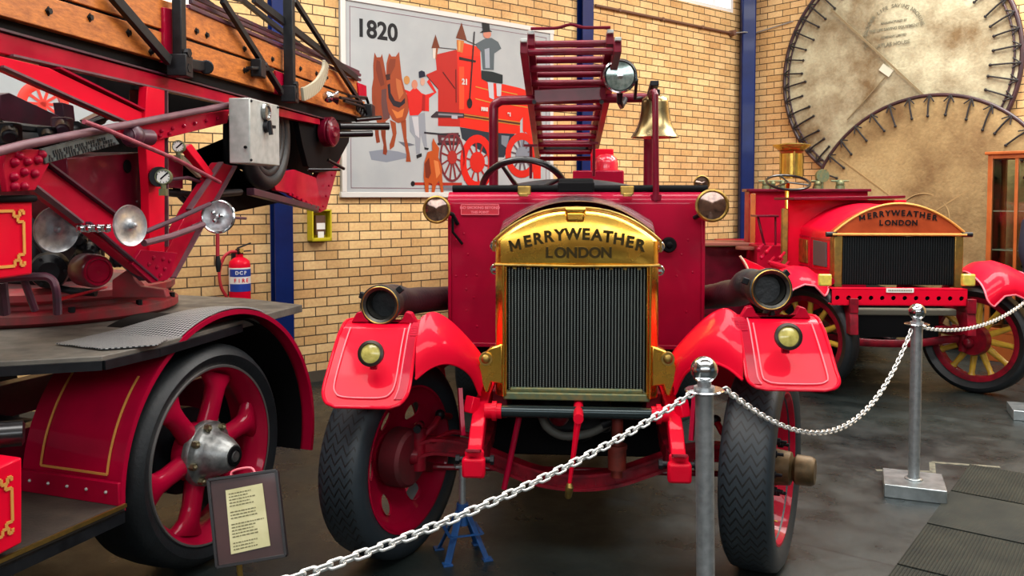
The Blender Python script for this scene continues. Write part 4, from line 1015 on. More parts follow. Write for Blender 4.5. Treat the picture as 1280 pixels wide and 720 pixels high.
# ---------------- gantry, searchlight, bell
YG = 1.66
m = MB(); A_, B_ = E(617, 250, YG), E(617, 140, YG); C_, D_ = E(632, 126, YG), E(870, 124, YG)
Aq = V((A_.x, YG, 1.35)); z1 = C_.z
rt = E(811, 120, YG).x
pth = smoothpath([(B_.x, YG, B_.z), (B_.x + .006, YG, z1 - .028), (B_.x + .05, YG, z1 + .002)], 5)
m.tube([Aq] + pth + [(rt - .05, YG, z1 + .012)] + smoothpath([(rt - .04, YG, z1 + .012), (rt - .008, YG, z1 + .0), (rt, YG, z1 - .05)], 4) + [(rt, YG, 1.35)], .031, 14)
g_ = build('gantry', m, MAROON, E1)
m = MB(); a, b = E(668, 121, YG - .04), E(757, 117, YG - .04); m.bar(a, b, .05, .085); build('gantry_plate', m, MAROON, g_, bevel=.004)
for px_ in (668, 752):
    m = MB(); a = E(px_, 128, YG - .05); m.cyl(a, a + V((0, -.03, 0)), .014, n=8); build('gantry_bolt', m, IRON, g_)
# pair of small side pegs under the ladder
for x0, x1, y0 in ((655, 672, 182), (737, 748, 179)):
    m = MB(); a, b = E(x0, y0, YG + .1), E(x1, y0, YG + .1); m.bar(a, b, .04, .016); m.cyl((a + b) / 2, (a + b) / 2 - V((0, 0, .22)), .010, n=8); build('ladder_rest', m, MAROON, g_)
# front bell post from the scuttle top
fp = E(820, 246, YS + .02); ft = E(819, 118, YS + .02)
m = MB(); m.tube([(fp.x, fp.y, fp.z - .05), (fp.x, fp.y, fp.z), (ft.x, ft.y, ft.z)] + [(ft.x - .004, ft.y + .02, ft.z + .018), (ft.x - .01, ft.y + .08, ft.z + .02), (rt, YG, ft.z + .01)], .0185, 12); m.cyl(fp - V((0, 0, .02)), fp + V((0, 0, .012)), .032, n=14); build('bell_post', m, MAROON, E1)
# bell
bc = E(819, 118, YS + .36); bt = bc.z; bb = E(819, 172, YS + .36).z; H_ = bt - bb; rb = .148
m = MB(); prof = [(0, .97), (.02, .97), (.055, .955), (.078, .90), (.084, .80), (.088, .6), (.096, .42), (.108, .27), (.126, .13), (.146, .03), (.150, 0), (.142, 0), (.118, .13), (.096, .28), (.08, .45), (.07, .6), (.066, .85), (0, .90)]
m.lathe([(r_ * rb / .150, h * H_) for r_, h in prof], (bc.x, bc.y, bb), (0, 0, 1), 56); bl = build('bell', m, mat('polished_bell_metal', '#b4a47c', .24, 1, 0, '#948258', 8, rough2=.3), E1, ang=45)
m = MB(); m.cyl((bc.x, bc.y, bt - .01), (bc.x, bc.y, bt + .03), .03, n=14); m.bar((bc.x - .03, bc.y - .30, bt + .03), (bc.x, bc.y + .35, bt + .03), .05, .03); build('bell_bracket', m, IRON, bl, bevel=.004)
m = MB(); m.cyl((bc.x, bc.y, bb + .10), (bc.x, bc.y, bb + .02), .008, n=8); m.sphere((bc.x, bc.y, bb + .0), .022, n=12); build('clapper', m, IRON, bl)
# searchlight
sl = lamp(775, 95, YG - .46, .097, CHROME, 'searchlight', mat('ribbed_glass_lens', '#a9bcb6', .12, .5, 1, '#6f857e', 34), body=MATS['black_enamel'], dirn=V((.03, -1, -.06)))
c = E(775, 95, YG - .41); m = MB(); m.lathe([(0, .02), (.018, .018), (.022, .008)], E(775, 95, YG - .46), V((.03, -1, -.06)).normalized(), 16); build('bulb_cover', m, CHROME, sl)
m = MB(); m.tube([c + V((0, 0, -.09)), c + V((0, .05, -.15)), c + V((.02, .2, -.16)), E(782, 123, YG)], .018, 10); m.tube([c + V((.1, .0, -.02)), c + V((.1, .15, -.12)), E(803, 122, YG)], .010, 8); build('searchlight_bracket', m, IRON, sl)
# red dome beacon and box seat behind
m = MB(); a, b = E(716, 220, 2.3), E(780, 212, 2.3); m.box(((a.x + b.x) / 2, 2.45, a.z - .09), (b.x - a.x, .3, .26)); build('locker', m, REDD, E1, bevel=.01)
m = MB(); c = E(758, 212, 2.35); m.lathe([(.088, 0), (.088, .05), (.078, .085), (.05, .11), (0, .118)], (c.x, 2.42, c.z), (0, 0, 1), 32); m.cyl((c.x, 2.42, c.z - .02), (c.x, 2.42, c.z), .10, n=32); build('dome_cap', m, mat('pinkish_red_dome', '#d8283e', .25, 0, .6), E1, ang=50)
m = MB(); a, b = E(740, 205, 2.75), E(767, 186, 2.75); m.box(((a.x + b.x) / 2, 2.85, (a.z + b.z) / 2), (b.x - a.x, .2, b.z - a.z)); m.bar((a.x, 2.80, b.z - .03), (a.x, 2.8, a.z - .4), .02, .02); build('beacon_box', m, REDV, E1, bevel=.006)

# ---------------- ladder on the gantry (two nested sections) : rests on the engine -> a thing of its own
def dup_obj(o, parent=None):
    c = o.copy(); COL.objects.link(c); c.parent = parent; return c
lad = thing('ladder', 'maroon wooden two-section ladder lying on the gantry above the engine', 'ladder', E1m @ V((0, YG, zt)), math.radians(-4.5))
def W2(p): return E1m @ V(p)
n0 = E(713, 48, .95); f0 = E(707, 190, 4.2)
def lad_pt(t, sx, dz=0):
    c = n0 + (f0 - n0) * t; return V((c.x + sx, c.y, c.z + dz))
for k, (hw_, dz, ta, tb) in enumerate(((.225, 0, 0, .98), (.262, -.075, -.03, 1.0))):
    for s in (-1, 1):
        a, b = lad_pt(ta, s * hw_, dz), lad_pt(tb, s * hw_, dz); m = MB(); m.bar(W2(a), W2(b), .042, .075); build('stile', m, MAROON, lad, world=True, bevel=.003)
        m = MB(); p_ = lad_pt(ta - .004, s * hw_, dz + .03); m.box(W2(p_), (.036, .03, .02)); build('stile_cap', m, GREYL, lad, world=True, bevel=.003)
    nr = 11
    for i in range(nr):
        t = ta + .03 + (tb - ta - .05) * i / (nr - 1); m = MB(); m.cyl(W2(lad_pt(t, -hw_, dz)), W2(lad_pt(t, hw_, dz)), .021, n=12); build('rung', m, MAROON, lad, world=True)
m = MB(); L = [W2(lad_pt(-.012, x, .045 + .02 * math.exp(-(x / .05) ** 2))) for x in [-.225 + .45 * i / 20 for i in range(21)]]; m.tube(L, .009, 8); build('top_hook_bar', m, MAROON, lad, world=True)
m = MB(); m.bar(W2(lad_pt(.93, -.20, -.02)), W2(lad_pt(.93, .20, -.02)), .16, .09); build('hose_roll', m, RUBBER, lad, world=True, bevel=.02)

# ---------------- suction hoses : lift out of their cradles -> things
def suction(label, pts, r, c, d):
    t = thing('suction_hose', label, 'hose', E1m @ V((c.x, c.y, c.z)) - V((0, 0, r)), math.radians(-4.5))
    P_ = smoothpath(pts, 8); m = MB(); rr_ = []
    for i, p in enumerate(P_): rr_.append(r * .86 + (.002 if i % 2 else 0))
    m.tube([E1m @ p for p in P_], rr_, 28, caps=True); build('hose', m, HOSE, t, world=True, ang=60)
    dW = (E1m.to_3x3() @ d).normalized(); cW = E1m @ c
    m = MB(); m.lathe([(r * .80, -.10), (r * 1.0, -.095), (r * 1.0, -.02), (r * 1.10, -.015), (r * 1.10, .012), (r * .95, .016), (r * .82, .008), (r * .72, -.05), (r * .70, -.14), (0, -.15)], cW, dW, 48); lm = MB(); lm.lathe([(r * .80, .004), (r * .77, -.05), (r * .75, -.12), (0, -.122)], cW, dW, 40); build('hose_bore', lm, BLACKM, t, world=True, ang=40); cp = build('coupling', m, mat('worn_coupling', '#55544e', .4, .8, 0, '#2c2d2c', 20), t, world=True, ang=40)
    m = MB(); m.lathe([(r * 1.06, .010), (r * 1.0, .018), (r * .93, .014)], cW, dW, 48); build('coupling_rim', m, BRASSD, t, world=True)
    for k in range(3):
        a = 2 * PI * k / 3 + .7; x_, y_, z_ = frame_from(dW); q = cW + (x_ * math.cos(a) + y_ * math.sin(a)) * r * 1.06 - dW * .04; m = MB(); m.bar(q, q + (x_ * math.cos(a) + y_ * math.sin(a)) * .03, .022, .03); build('coupling_lug', m, IRON, t, world=True, bevel=.004)
    return t
c1 = E(476, 381, -.19); s1 = suction('black suction hose with open brass-rimmed end over the left front fender', [c1 + V((.0, .06, 0)), c1 + V((.01, .2, .0)), E(508, 377, .45), E(525, 375, .75), E(542, 374, 1.05), E(566, 372, 1.3), E(600, 368, 1.8)], .083, c1, V((-.06, -1, 0)))
c2 = E(963, 362, -.19); s2 = suction('black suction hose with open brass-rimmed end over the right front fender', [c2 + V((0, .06, 0)), c2 + V((-.005, .25, -.01)), c2 + V((-.02, .40, -.02)), E(924, 365, .65), E(908, 367, .95), E(895, 370, 1.2), E(860, 374, 1.8)], .085, c2, V((.10, -1, .05)))
# ================================================================== TURNTABLE LADDER TRUCK (left)
T0 = V((-1.38, 3.88, 0)); TR = thing('ladder_truck', 'red ladder truck on the left with timber ladder, chrome mirrors and six spoke wheel', 'fire engine', T0, math.radians(-20))
TRm = wm(TR); TRi = TRm.inverted(); TN = (TRm.to_3x3() @ V((1, 0, 0))).normalized(); TU = (TRm.to_3x3() @ V((0, 1, 0))).normalized()
def T(px, py, xl): return hit(px, py, TRm @ V((xl, 0, 0)), TN)           # world point on a plane parallel to the truck's side
def Tl(px, py, xl): return TRi @ T(px, py, xl)
SN = V((math.cos(math.radians(7)), -math.sin(math.radians(7)), 0)); SU = V((math.sin(math.radians(7)), math.cos(math.radians(7)), 0)); SP = V((-1.246, 7.0, 0))
def S(px, py, v=0): return hit(px, py, SP + SN * v, SN)
Z = V((0, 0, 1))
def splate(name, pts, v, th, mt, parent=None, bevel=.003, label=None):
    m = MB(); m.prism([S(x, y, v) for x, y in pts], SN * -th); o = build(name, m, mt, parent or TR, world=True, bevel=bevel)
    if label: o['label'] = label
    return o
def sbar(name, a, b, v, w, h, mt, parent=None, bevel=.002):
    m = MB(); m.bar(S(a[0], a[1], v), S(b[0], b[1], v), w, h); return build(name, m, mt, parent or TR, world=True, bevel=bevel)
def stube(name, pts, v, r, mt, parent=None, sm=0, n=10):
    L = [S(p[0], p[1], v if len(p) < 3 else p[2]) for p in pts]
    if sm: L = smoothpath(L, sm)
    m = MB(); m.tube(L, r, n); return build(name, m, mt, parent or TR, world=True)
def tplate(name, pts, xl, th, mt, parent=None, bevel=.003):
    m = MB(); m.prism([Tl(x, y, xl) for x, y in pts], V((-th, 0, 0))); return build(name, m, mt, parent or TR, bevel=bevel)

# ---- wheel
def lwheel(loc):
    Rt, Rr, w = .51, .405, .33
    m = MB()
    # rim dish and bead
    m.lathe([(Rr + .004, -.19), (Rr + .004, .008), (Rr - .006, .012), (Rr - .016, .004), (Rr - .026, -.03), (Rr - .05, -.06), (Rr - .055, -.10), (Rr - .03, -.13), (Rr - .03, -.19)], axis=(1, 0, 0), n=80, close=True)
    for k in range(6):
        a = 2 * PI * k / 6 + .20; d = V((0, math.cos(a), math.sin(a))); t = V((0, -math.sin(a), math.cos(a)))
        # webbed cast spoke flaring into the rim
        prof = [(.10, .052, -.07), (.16, .048, -.065), (.24, .044, -.06), (.30, .052, -.06), (.335, .085, -.065), (.365, .125, -.075)]
        rings = []; N = 16
        for r, hwid, dx in prof:
            dep = .045
            rings.append([d * r + t * hwid * math.cos(2 * PI * i / N) + V((dx + dep * math.sin(2 * PI * i / N), 0, 0)) for i in range(N)])
        vs = [p for q in rings for p in q]; fs = []
        for i in range(len(rings) - 1):
            for j in range(N): fs.append((i * N + j, i * N + (j + 1) % N, (i + 1) * N + (j + 1) % N, (i + 1) * N + j))
        m.add(vs, fs)
    m.lathe([(.02, -.12), (.135, -.12), (.14, -.05), (.12, -.03), (.02, -.03)], axis=(1, 0, 0), n=48, close=True)
    o = build('wheel', m, REDD, TR, loc=loc, ang=50)
    s = MB(); h = w / 2; c = -.145
    s.lathe([(Rr, c + h * .92), (Rr + .02, c + h * 1.0), (Rr + .05, c + h * 1.06), (Rt - .03, c + h * .95), (Rt - .008, c + h * .75), (Rt, c + h * .3), (Rt, c - h * .3), (Rt - .008, c - h * .75), (Rt - .03, c - h * .95), (Rr + .05, c - h), (Rr, c - h * .9)], axis=(1, 0, 0), n=96, close=True)
    for q in (-.55, -.2, .2, .55): pass
    build('tyre', s, RUBBER, o, ang=50)
    s = MB(); s.lathe([(Rr + .004, .010), (Rr + .001, .018), (Rr - .008, .016)], axis=(1, 0, 0), n=80); build('rim_edge', s, mat('bare_rim_edge', '#8e8a88', .4, .8) if 'bare_rim_edge' not in MATS else MATS['bare_rim_edge'], o)
    s = MB(); s.lathe([(.150, -.05), (.152, -.03), (.146, -.018), (.12, -.010), (.108, .004), (.10, .03), (.082, .075), (.062, .108), (.052, .120), (0, .120)], axis=(1, 0, 0), n=56); build('hub_cone', s, CAST, o, ang=40)
    s = MB(); s.lathe([(.046, .118), (.046, .126), (.030, .128), (.028, .116)], axis=(1, 0, 0), n=32); build('hub_ring', s, BLACKM, o)
    s = MB(); s.lathe([(.026, .118), (.024, .130), (0, .132)], axis=(1, 0, 0), n=24); build('hub_plug', s, CAST, o)
    for k in range(8):
        a = 2 * PI * k / 8 + .2; q = V((-.02, .128 * math.cos(a), .128 * math.sin(a))); s = MB(); s.cyl(q, q + V((.028, 0, 0)), .017, n=6); s.sphere(q + V((.03, 0, 0)), .010, n=8); build('hub_nut', s, mat('brassy_nut', '#8c8468', .4, .9) if 'brassy_nut' not in MATS else MATS['brassy_nut'], o)
    return o
lw = lwheel((0, 0, .515))
lw2 = lwheel((0, -3.6, .515)) if False else None
m = MB(); m.cyl((-.12, 0, .515), (-1.9, 0, .515), .06, n=16); m.cyl((-.16, 0, .515), (-.24, 0, .515), .2, n=40); build('axle', m, IRON, TR)
m = MB(); m.box((-.60, -1.0, .62), (.09, 3.4, .18)); m.box((-1.45, -1.0, .62), (.09, 3.4, .18)); 
build('chassis', m, MAROON, TR, bevel=.005)
m = MB(); m.lathe([(.02, -.1), (.39, -.1), (.41, 0), (.51, 0), (.51, .2), (.02, .2)], (-2.0, 0, .515), (1, 0, 0), 60, close=True); build('wheel', m, RUBBER, TR)

# ---- curved mudguard with painted skirt
uc, hc, Rf = .060, .50, .665
def pang(a, r=Rf): return V((.055, uc + r * math.cos(a), hc + r * math.sin(a)))
a1, a0 = math.radians(-14), math.radians(183)
m = MB(); NW = 60
def mg(u, v):
    a = a0 + (a1 - a0) * u; p = pang(a); return (p.x - .52 * v, p.y, min(p.z, max(1.078, 1.175 - .3 * v)))
m.grid(mg, NW, 16, .006)
gd = build('mudguard', m, REDD, TR, ang=60)
m = MB()
L = [pang(a0 + (a1 - a0) * i / NW, Rf - .012) for i in range(NW + 1)]; Lo = [pang(a0 + (a1 - a0) * i / NW, Rf + .010) for i in range(NW + 1)]
for i in range(NW):
    q = [L[i], L[i + 1], Lo[i + 1], Lo[i]]; m.prism(q, V((.012, 0, 0)))
build('mudguard_rim', m, REDD, gd)
m = MB()
def lin2(u, v):
    a = a0 + (a1 - a0) * u; p = pang(a, Rf - .03); return (p.x - .04 - .48 * v, p.y, p.z)
m.grid(lin2, NW, 3, .004); build('mudguard_lining', m, BLACKM, gd, ang=60)
# gold line box on the near side of the guard
m = MB()
def gp(u, v): p = V(mg(u, v)); c = V((p.x, uc, hc)); return p + (p - c).normalized() * .006
for path in ([(.06, .13), (.235, .13)], [(.06, .80), (.25, .80)]):
    P_ = [gp(path[0][0] + (path[1][0] - path[0][0]) * i / 12, path[0][1] + (path[1][1] - path[0][1]) * i / 12) for i in range(13)]
    for a, b in zip(P_[:-1], P_[1:]): m.bar(a, b, .009, .004, V((0, 0, 1)))
m.bar(gp(.06, .13), gp(.06, .80), .004, .009); build('gold_line', m, GOLD, gd)
hS = Tl(125, 641, .05).z; m = MB(); q0, q1 = V(mg(0, 0)), V(mg(0, 1)); m.box((q0.x - .26, q0.y - .012, hS + .045), (.54, .02, .09)); build('guard_foot', m, REDD, gd, bevel=.003)
for i in range(5): m = MB(); m.sphere((q0.x - .05 - .1 * i, q0.y - .024, hS + .05), .007, n=8); build('rivet', m, GREYL, gd)
# step board
m = MB(); st = [Tl(x, y, .05) for x, y in ((125, 641), (0, 699))]; hstep = st[0].z
ys = q0.y; m.box((q0.x - .27, ys - .75, hstep - .015), (.58, 1.5, .03)); sb = build('step_board', m, mat('grimy_brown_board', '#3c342c', .6, 0, 0, '#2a2622', 10, bump=.2), TR)
m = MB(); m.bar((q0.x + .025, ys, hstep), (q0.x + .025, ys - 1.5, hstep), .012, .014); build('step_edging', m, BRASSD, sb)
m = MB(); m.bar((q0.x + .01, ys, hstep - .045), (q0.x + .01, ys - 1.5, hstep - .045), .02, .05); build('step_rail', m, IRON, sb)
# red painted box at the lower left with gold scroll line, black tank above it
def keyline(name, c, ex, ey, w, h, parent, off, up=True):
    """rectangular gold line whose corners turn inwards as small keys"""
    m = MB(); k = min(w, h) * .2; t = .010
    def seg(x0, y0, x1, y1):
        m.bar(c + ex * x0 + ey * y0 + off, c + ex * x1 + ey * y1 + off, t, .003, off.normalized())
    W_, H_ = w / 2, h / 2
    for sx in (1,):
        seg(W_, -H_ + k, W_, H_ - k)
    for sy in (-1, 1):
        y = sy * H_; s = -sy
        seg(-W_, y, W_ - k, y); seg(W_ - k, y, W_ - k, y + s * k * .5); seg(W_ - k, y + s * k * .5, W_ - k * .4, y + s * k * .5); seg(W_ - k * .4, y + s * k * .5, W_ - k * .4, y)
        seg(W_ - k * .4, y, W_, y); seg(W_, y, W_, y + s * k * .35); seg(W_, y + s * k, W_ - k * .6, y + s * k); seg(W_ - k * .6, y + s * k, W_ - k * .6, y + s * k * .5)
    seg(-W_, -H_, -W_, H_)
    build(name, m, GOLD, parent)
# lower box: front face faces the camera
def cbox(name, px0, py0, px1, py1, Y, depth, mt, key=True, parent=TR, bevel=.012):
    a, b = atY(px0, py0, Y), atY(px1, py1, Y); al, bl_ = TRi @ a, TRi @ b
    c = (a + b) / 2; w, h = abs(b.x - a.x), abs(a.z - b.z); m = MB()
    Mr = Matrix.Rotation(math.radians(-14), 4, 'Z'); m.box((0, depth / 2, 0), (w, depth, h), Mr); m.xf(Matrix.Translation(c)); o = build(name, m, mt, parent, world=True, bevel=bevel)
    if key:
        ex = Mr.to_3x3() @ V((1, 0, 0)); off = Mr.to_3x3() @ V((0, -.004, 0)); R3 = TRi.to_3x3()
        keyline('gold_line', TRi @ c - R3 @ ex * w * .06, R3 @ ex, V((0, 0, 1)), w * .86 , h * .72, o, R3 @ off)
        for ch in o.children: pass
    return o
def sidebox(name, pts, xl, depth, kx):
    o = tplate(name, pts, xl, depth, REDV, bevel=.008)
    q = [Tl(x, y, xl) for x, y in kx]; w = (q[1] - q[0]).length; h = (q[2] - q[1]).length; c = (q[0] + q[2]) / 2
    keyline('gold_line', c, V((0, 1, 0)), V((0, 0, 1)), w, h, o, V((.004, 0, 0))); return o
lb = sidebox('tool_locker', [(-90, 622), (28, 571), (28, 679), (-90, 742)], .10, .26, [(-76, 628), (14, 594), (14, 664)])
m = MB(); a, b = atY(-60, 548, 2.85), atY(28, 541, 2.95); m.tube([a, b, b + (b - a) * .04], [.045, .045, .03], 20); build('air_cylinder', m, BLACK, TR, world=True)
ub = sidebox('side_locker', [(-110, 255), (41, 251), (41, 343), (-110, 366)], -.02, .3, [(-90, 266), (29, 263), (29, 331)])
m = MB(); a, b = T(-110, 251, -.03), T(42, 248, -.03); m.bar(a, b, .05, .025); build('locker_rail', m, BLACKM, TR, world=True, bevel=.01)
# black bracket beneath the upper locker
m = MB(); m.tube(smoothpath([atY(-40, 352, 3.15), atY(40, 346, 3.2), atY(62, 348, 3.22), atY(70, 362, 3.22), atY(72, 392, 3.25)], 5), .016, 8); m.tube([atY(2, 352, 3.2), atY(6, 392, 3.25)], .02, 8); m.tube([atY(30, 350, 3.2), atY(44, 388, 3.25)], .014, 8); build('locker_bracket', m, PURPLE, TR, world=True)

# ---- deck
DH = 1.10
P_ = lambda x, y: Tl(x, y, .07)
fcorner = hit(378, 380, V((0, 0, 1.13)), Z); 
def onh(px, py, h): return TRi @ hit(px, py, V((0, 0, h)), Z)
dk = [onh(0, 452, DH), onh(128, 445, DH), onh(196, 430, DH), onh(300, 401, DH), onh(378, 381, DH), onh(205, 366, DH), onh(120, 372, DH)]
d0 = dk[0]; back = V((-1.1, d0.y, DH))
m = MB(); outline = [V((-1.6, -1.4, DH)), V((d0.x - .25, -1.4, DH)), d0] + dk[1:5] + [V((dk[4].x - .5, dk[4].y + .15, DH)), V((-1.6, dk[4].y + .15, DH))]
m.prism(outline, V((0, 0, -.04))); deck = build('deck', m, DIRTY, TR, bevel=.003)
m = MB()
for a, b in zip(outline[1:5], outline[2:6]): m.bar(a + V((0, 0, -.035)), b + V((0, 0, -.035)), .03, .035)
build('deck_edge', m, IRON, deck)
# chequered plate hump over the mudguard
def chk():
    m_ = bpy.data.materials.new('chequer_plate'); m_.use_nodes = True; nt = m_.node_tree; b = nt.nodes['Principled BSDF']; b.inputs['Metallic'].default_value = .35; b.inputs['Roughness'].default_value = .45
    tc = nt.nodes.new('ShaderNodeTexCoord'); mp = nt.nodes.new('ShaderNodeMapping'); mp.inputs['Rotation'].default_value = (0, 0, math.radians(45)); mp.inputs['Scale'].default_value = (1, 1, 0); ck = nt.nodes.new('ShaderNodeTexChecker'); ck.inputs['Scale'].default_value = 95
    nt.links.new(tc.outputs['Object'], mp.inputs[0]); nt.links.new(mp.outputs[0], ck.inputs['Vector'])
    ck.inputs['Color1'].default_value = lin('#b4b6b6'); ck.inputs['Color2'].default_value = lin('#2c2f31'); nt.links.new(ck.outputs['Color'], b.inputs['Base Color'])
    bp = nt.nodes.new('ShaderNodeBump'); bp.inputs['Strength'].default_value = .8; bp.inputs['Distance'].default_value = .004; nt.links.new(ck.outputs['Fac'], bp.inputs['Height']); nt.links.new(bp.outputs[0], b.inputs['Normal'])
    return m_
CHK = chk()
m = MB()
def hump(u, v):
    a = math.radians(141) + (math.radians(68) - math.radians(141)) * u
    p = pang(a, Rf + .022); x = .06 - (.40 - .12 * abs(u - .45)) * v; z = max(p.z, DH + .003) * 1.0
    z = z * (1 - v ** 3) + (DH + .004) * v ** 3 if True else z
    return (x, p.y - .10 * v * (1 - u), max(z, DH + .004))
m.grid(hump, 30, 10, .006); build('chequer_plate', m, CHK, deck, ang=60)
m = MB(); tri = [onh(70, 430, DH + .006), onh(128, 437, DH + .006), onh(196, 432, DH + .006), onh(210, 424, DH + .006), onh(120, 420, DH + .006)]; m.prism([p + V((0, 0, .0)) for p in tri], V((0, 0, .004))); build('chequer_plate', m, CHK, deck)
# turntable base ring
cW = hit(60, 396, V((0, 0, 1.2)), Z); cl = TRi @ cW
cq = TRi @ V((-2.47, 4.45, 0)); cx_, cy_ = cq.x, cq.y
m = MB(); Rb = .64
m.lathe([(Rb - .25, 0), (Rb, 0), (Rb + .03, .02), (Rb + .03, .055), (Rb, .07), (Rb - .04, .075), (Rb - .04, .10), (Rb + .0, .105), (Rb + .015, .12), (Rb + .015, .15), (Rb - .02, .165), (Rb - .10, .17), (Rb - .25, .16)], (cx_, cy_, DH), (0, 0, 1), 80, close=True); tt = build('turntable_ring', m, REDDUST, TR, ang=40)
m = MB(); m.lathe([(0, .165), (Rb - .05, .165)], (cx_, cy_, DH), (0, 0, 1), 80); build('turntable_plate', m, mat('oily_red_plate', '#5c2024', .5, .1, 0, '#3a2a2a', 8), tt)
for k in range(12): m = MB(); a = 2 * PI * k / 12; m.cyl((cx_ + (Rb + .012) * math.cos(a), cy_ + (Rb + .012) * math.sin(a), DH + .06), (cx_ + (Rb + .012) * math.cos(a), cy_ + (Rb + .012) * math.sin(a), DH + .085), .016, n=6); build('ring_bolt', m, IRON, tt)

# ================= superstructure (turned with the ladder)
# main red channel beam
mb_ = splate('main_beam', [(-40, 30), (0, 40), (287, 118), (400, 149), (400, 156), (352, 146), (287, 131), (188, 108), (12, 69), (-40, 56)], 0, .05, RED)
m = MB(); m.bar(S(-40, 29, .012), S(405, 150, .012), .09, .012); build('beam_flange', m, PURPLE, mb_, world=True) if False else None
def flange(a, b, v, w, mt, parent): 
    m = MB(); m.bar(S(a[0], a[1], v - w / 2 + .012), S(b[0], b[1], v - w / 2 + .012), w, .008); return build('beam_flange', m, mt, parent, world=True)
flange((-40, 30), (400, 149), 0, .10, PURPLE, mb_); flange((12, 69), (287, 131), 0, .03, PALEROD, mb_)
# black channel under the ladder and the timber sides
splate('ladder_cradle', [(-40, 14), (0, 20), (205, 76), (455, 146), (462, 152), (400, 149), (205, 90), (0, 40), (-40, 30)], -.015, .30, BLACKM)
lowp = splate('lower_plank', [(-30, -30), (80, 2), (205, 41), (320, 79), (456, 127), (457, 148), (340, 115), (205, 76), (0, 19), (-30, 11)], .02, .045, WOOD)
upp = splate('upper_plank', [(70, -40), (140, -22), (240, 12), (340, 56), (447, 101), (452, 123), (320, 76), (205, 37), (80, -2), (60, -10)], .02, .045, WOOD)
splate('plank_gap', [(80, -1), (205, 38), (320, 77), (453, 125), (453, 128), (320, 80), (205, 42), (80, 3)], .008, .03, BLACKM)  # black strip standing in for the shade between the planks
for k_, (a, b, y_) in enumerate((((235, 8), (450, 100), 0), ((238, 2), (450, 94), .03), ((240, -4), (448, 90), .06))):
    m = MB(); m.bar(S(a[0], a[1], .02 - y_), S(b[0], b[1], .02 - y_), .022, .022); build('ladder_rail', m, PURPLE, TR, world=True, bevel=.003)
# far side of the ladder: planks and rungs
for k_, (dz, h) in enumerate(((0, 1),)):
    m = MB(); sft = SN * -.62; m.prism([S(x, y, .02) + sft for x, y in ((-30, -30), (80, 2), (456, 127), (457, 148), (0, 19), (-30, 11))], SN * -.045); build('far_plank', m, WOOD, TR, world=True, bevel=.003)
for i in range(12):
    x = 20 + i * 36; y = 8 + (x) * .29; m = MB(); p = S(x, y + 6, -.03); m.cyl(p, p - SN * .60, .016, n=10); build('ladder_rung', m, IRON, TR, world=True)
# end block and maroon clamps on the planks
splate('plank_shoe', [(447, 103), (458, 107), (459, 125), (449, 121)], .03, .06, RED); 
splate('plank_clamp', [(205, 9), (219, 12), (219, 80), (206, 78)], .035, .03, REDD); splate('plank_clamp', [(345, 88), (358, 93), (358, 120), (346, 117)], .035, .03, REDD)
# bolts on the planks
for x, y in ((160, 41), (188, 65), (245, 39), (258, 44), (305, 61), (308, 87), (340, 74), (375, 86), (408, 97), (305, 88), (420, 118), (395, 92), (60, 14), (112, 22)):
    m = MB(); p = S(x, y, .02); m.cyl(p, p + SN * .012, .012, n=6); m.cyl(p - SN * .001, p + SN * .004, .018, n=4); build('plank_bolt', m, IRON, TR, world=True)
# trussing bars over the ladder
for a, b, v, w in (((140, -6), (211, 76), .06, .034), ((278, 0), (352, 116), .06, .026), ((368, 0), (448, 124), .06, .026), ((300, -2), (402, 78), -.66, .030), ((317, -2), (446, 98), .04, .034), ((250, -4), (294, 28), -.66, .024), ((262, -14), (300, -2), .04, .03), ((402, 78), (452, 99), -.66, .03)):
    sbar('truss_bar', a, b, v, .026, w * 1.35, IRON)
for x0, x1, yb in ((219, 231, 88), (358, 367, 122)):
    t_ = S((x0 + x1) / 2, -14, .07); b_ = S((x0 + x1) / 2, yb, .07); m = MB(); w = (S(x1, yb, .07) - S(x0, yb, .07)).length * .42
    m.bar(b_, V((b_.x, b_.y, t_.z)), .05, w * 1.2, SN); m.box(b_ + V((0, 0, .02)), (.09, .09, .10)); po = build('truss_post', m, IRON, TR, world=True, bevel=.004)
    m = MB(); q = b_ + V((0, 0, .08)) + SN * .03; m.cyl(q, q + SN * .02, .022, n=6); m.cyl(q - V((0, 0, .07)), q - V((0, 0, .07)) + SN * .02, .022, n=6); build('post_bolt', m, IRON, po, world=True)
m = MB(); p = S(232, 80, .06); m.bar(p, S(258, 84, .06), .05, .05); m.cyl(S(258, 84, .04), S(258, 84, .09), .035, n=16); build('pawl', m, IRON, TR, world=True, bevel=.006)
# locking gear on the plank at 320,90
m = MB(); m.box(S(323, 86, .06), (.06, .10, .10)); m.bar(S(330, 80, .07), S(350, 112, .07), .03, .03); m.bar(S(312, 85, .07), S(340, 87, .07), .03, .02); build('lock_gear', m, IRON, TR, world=True, bevel=.005)
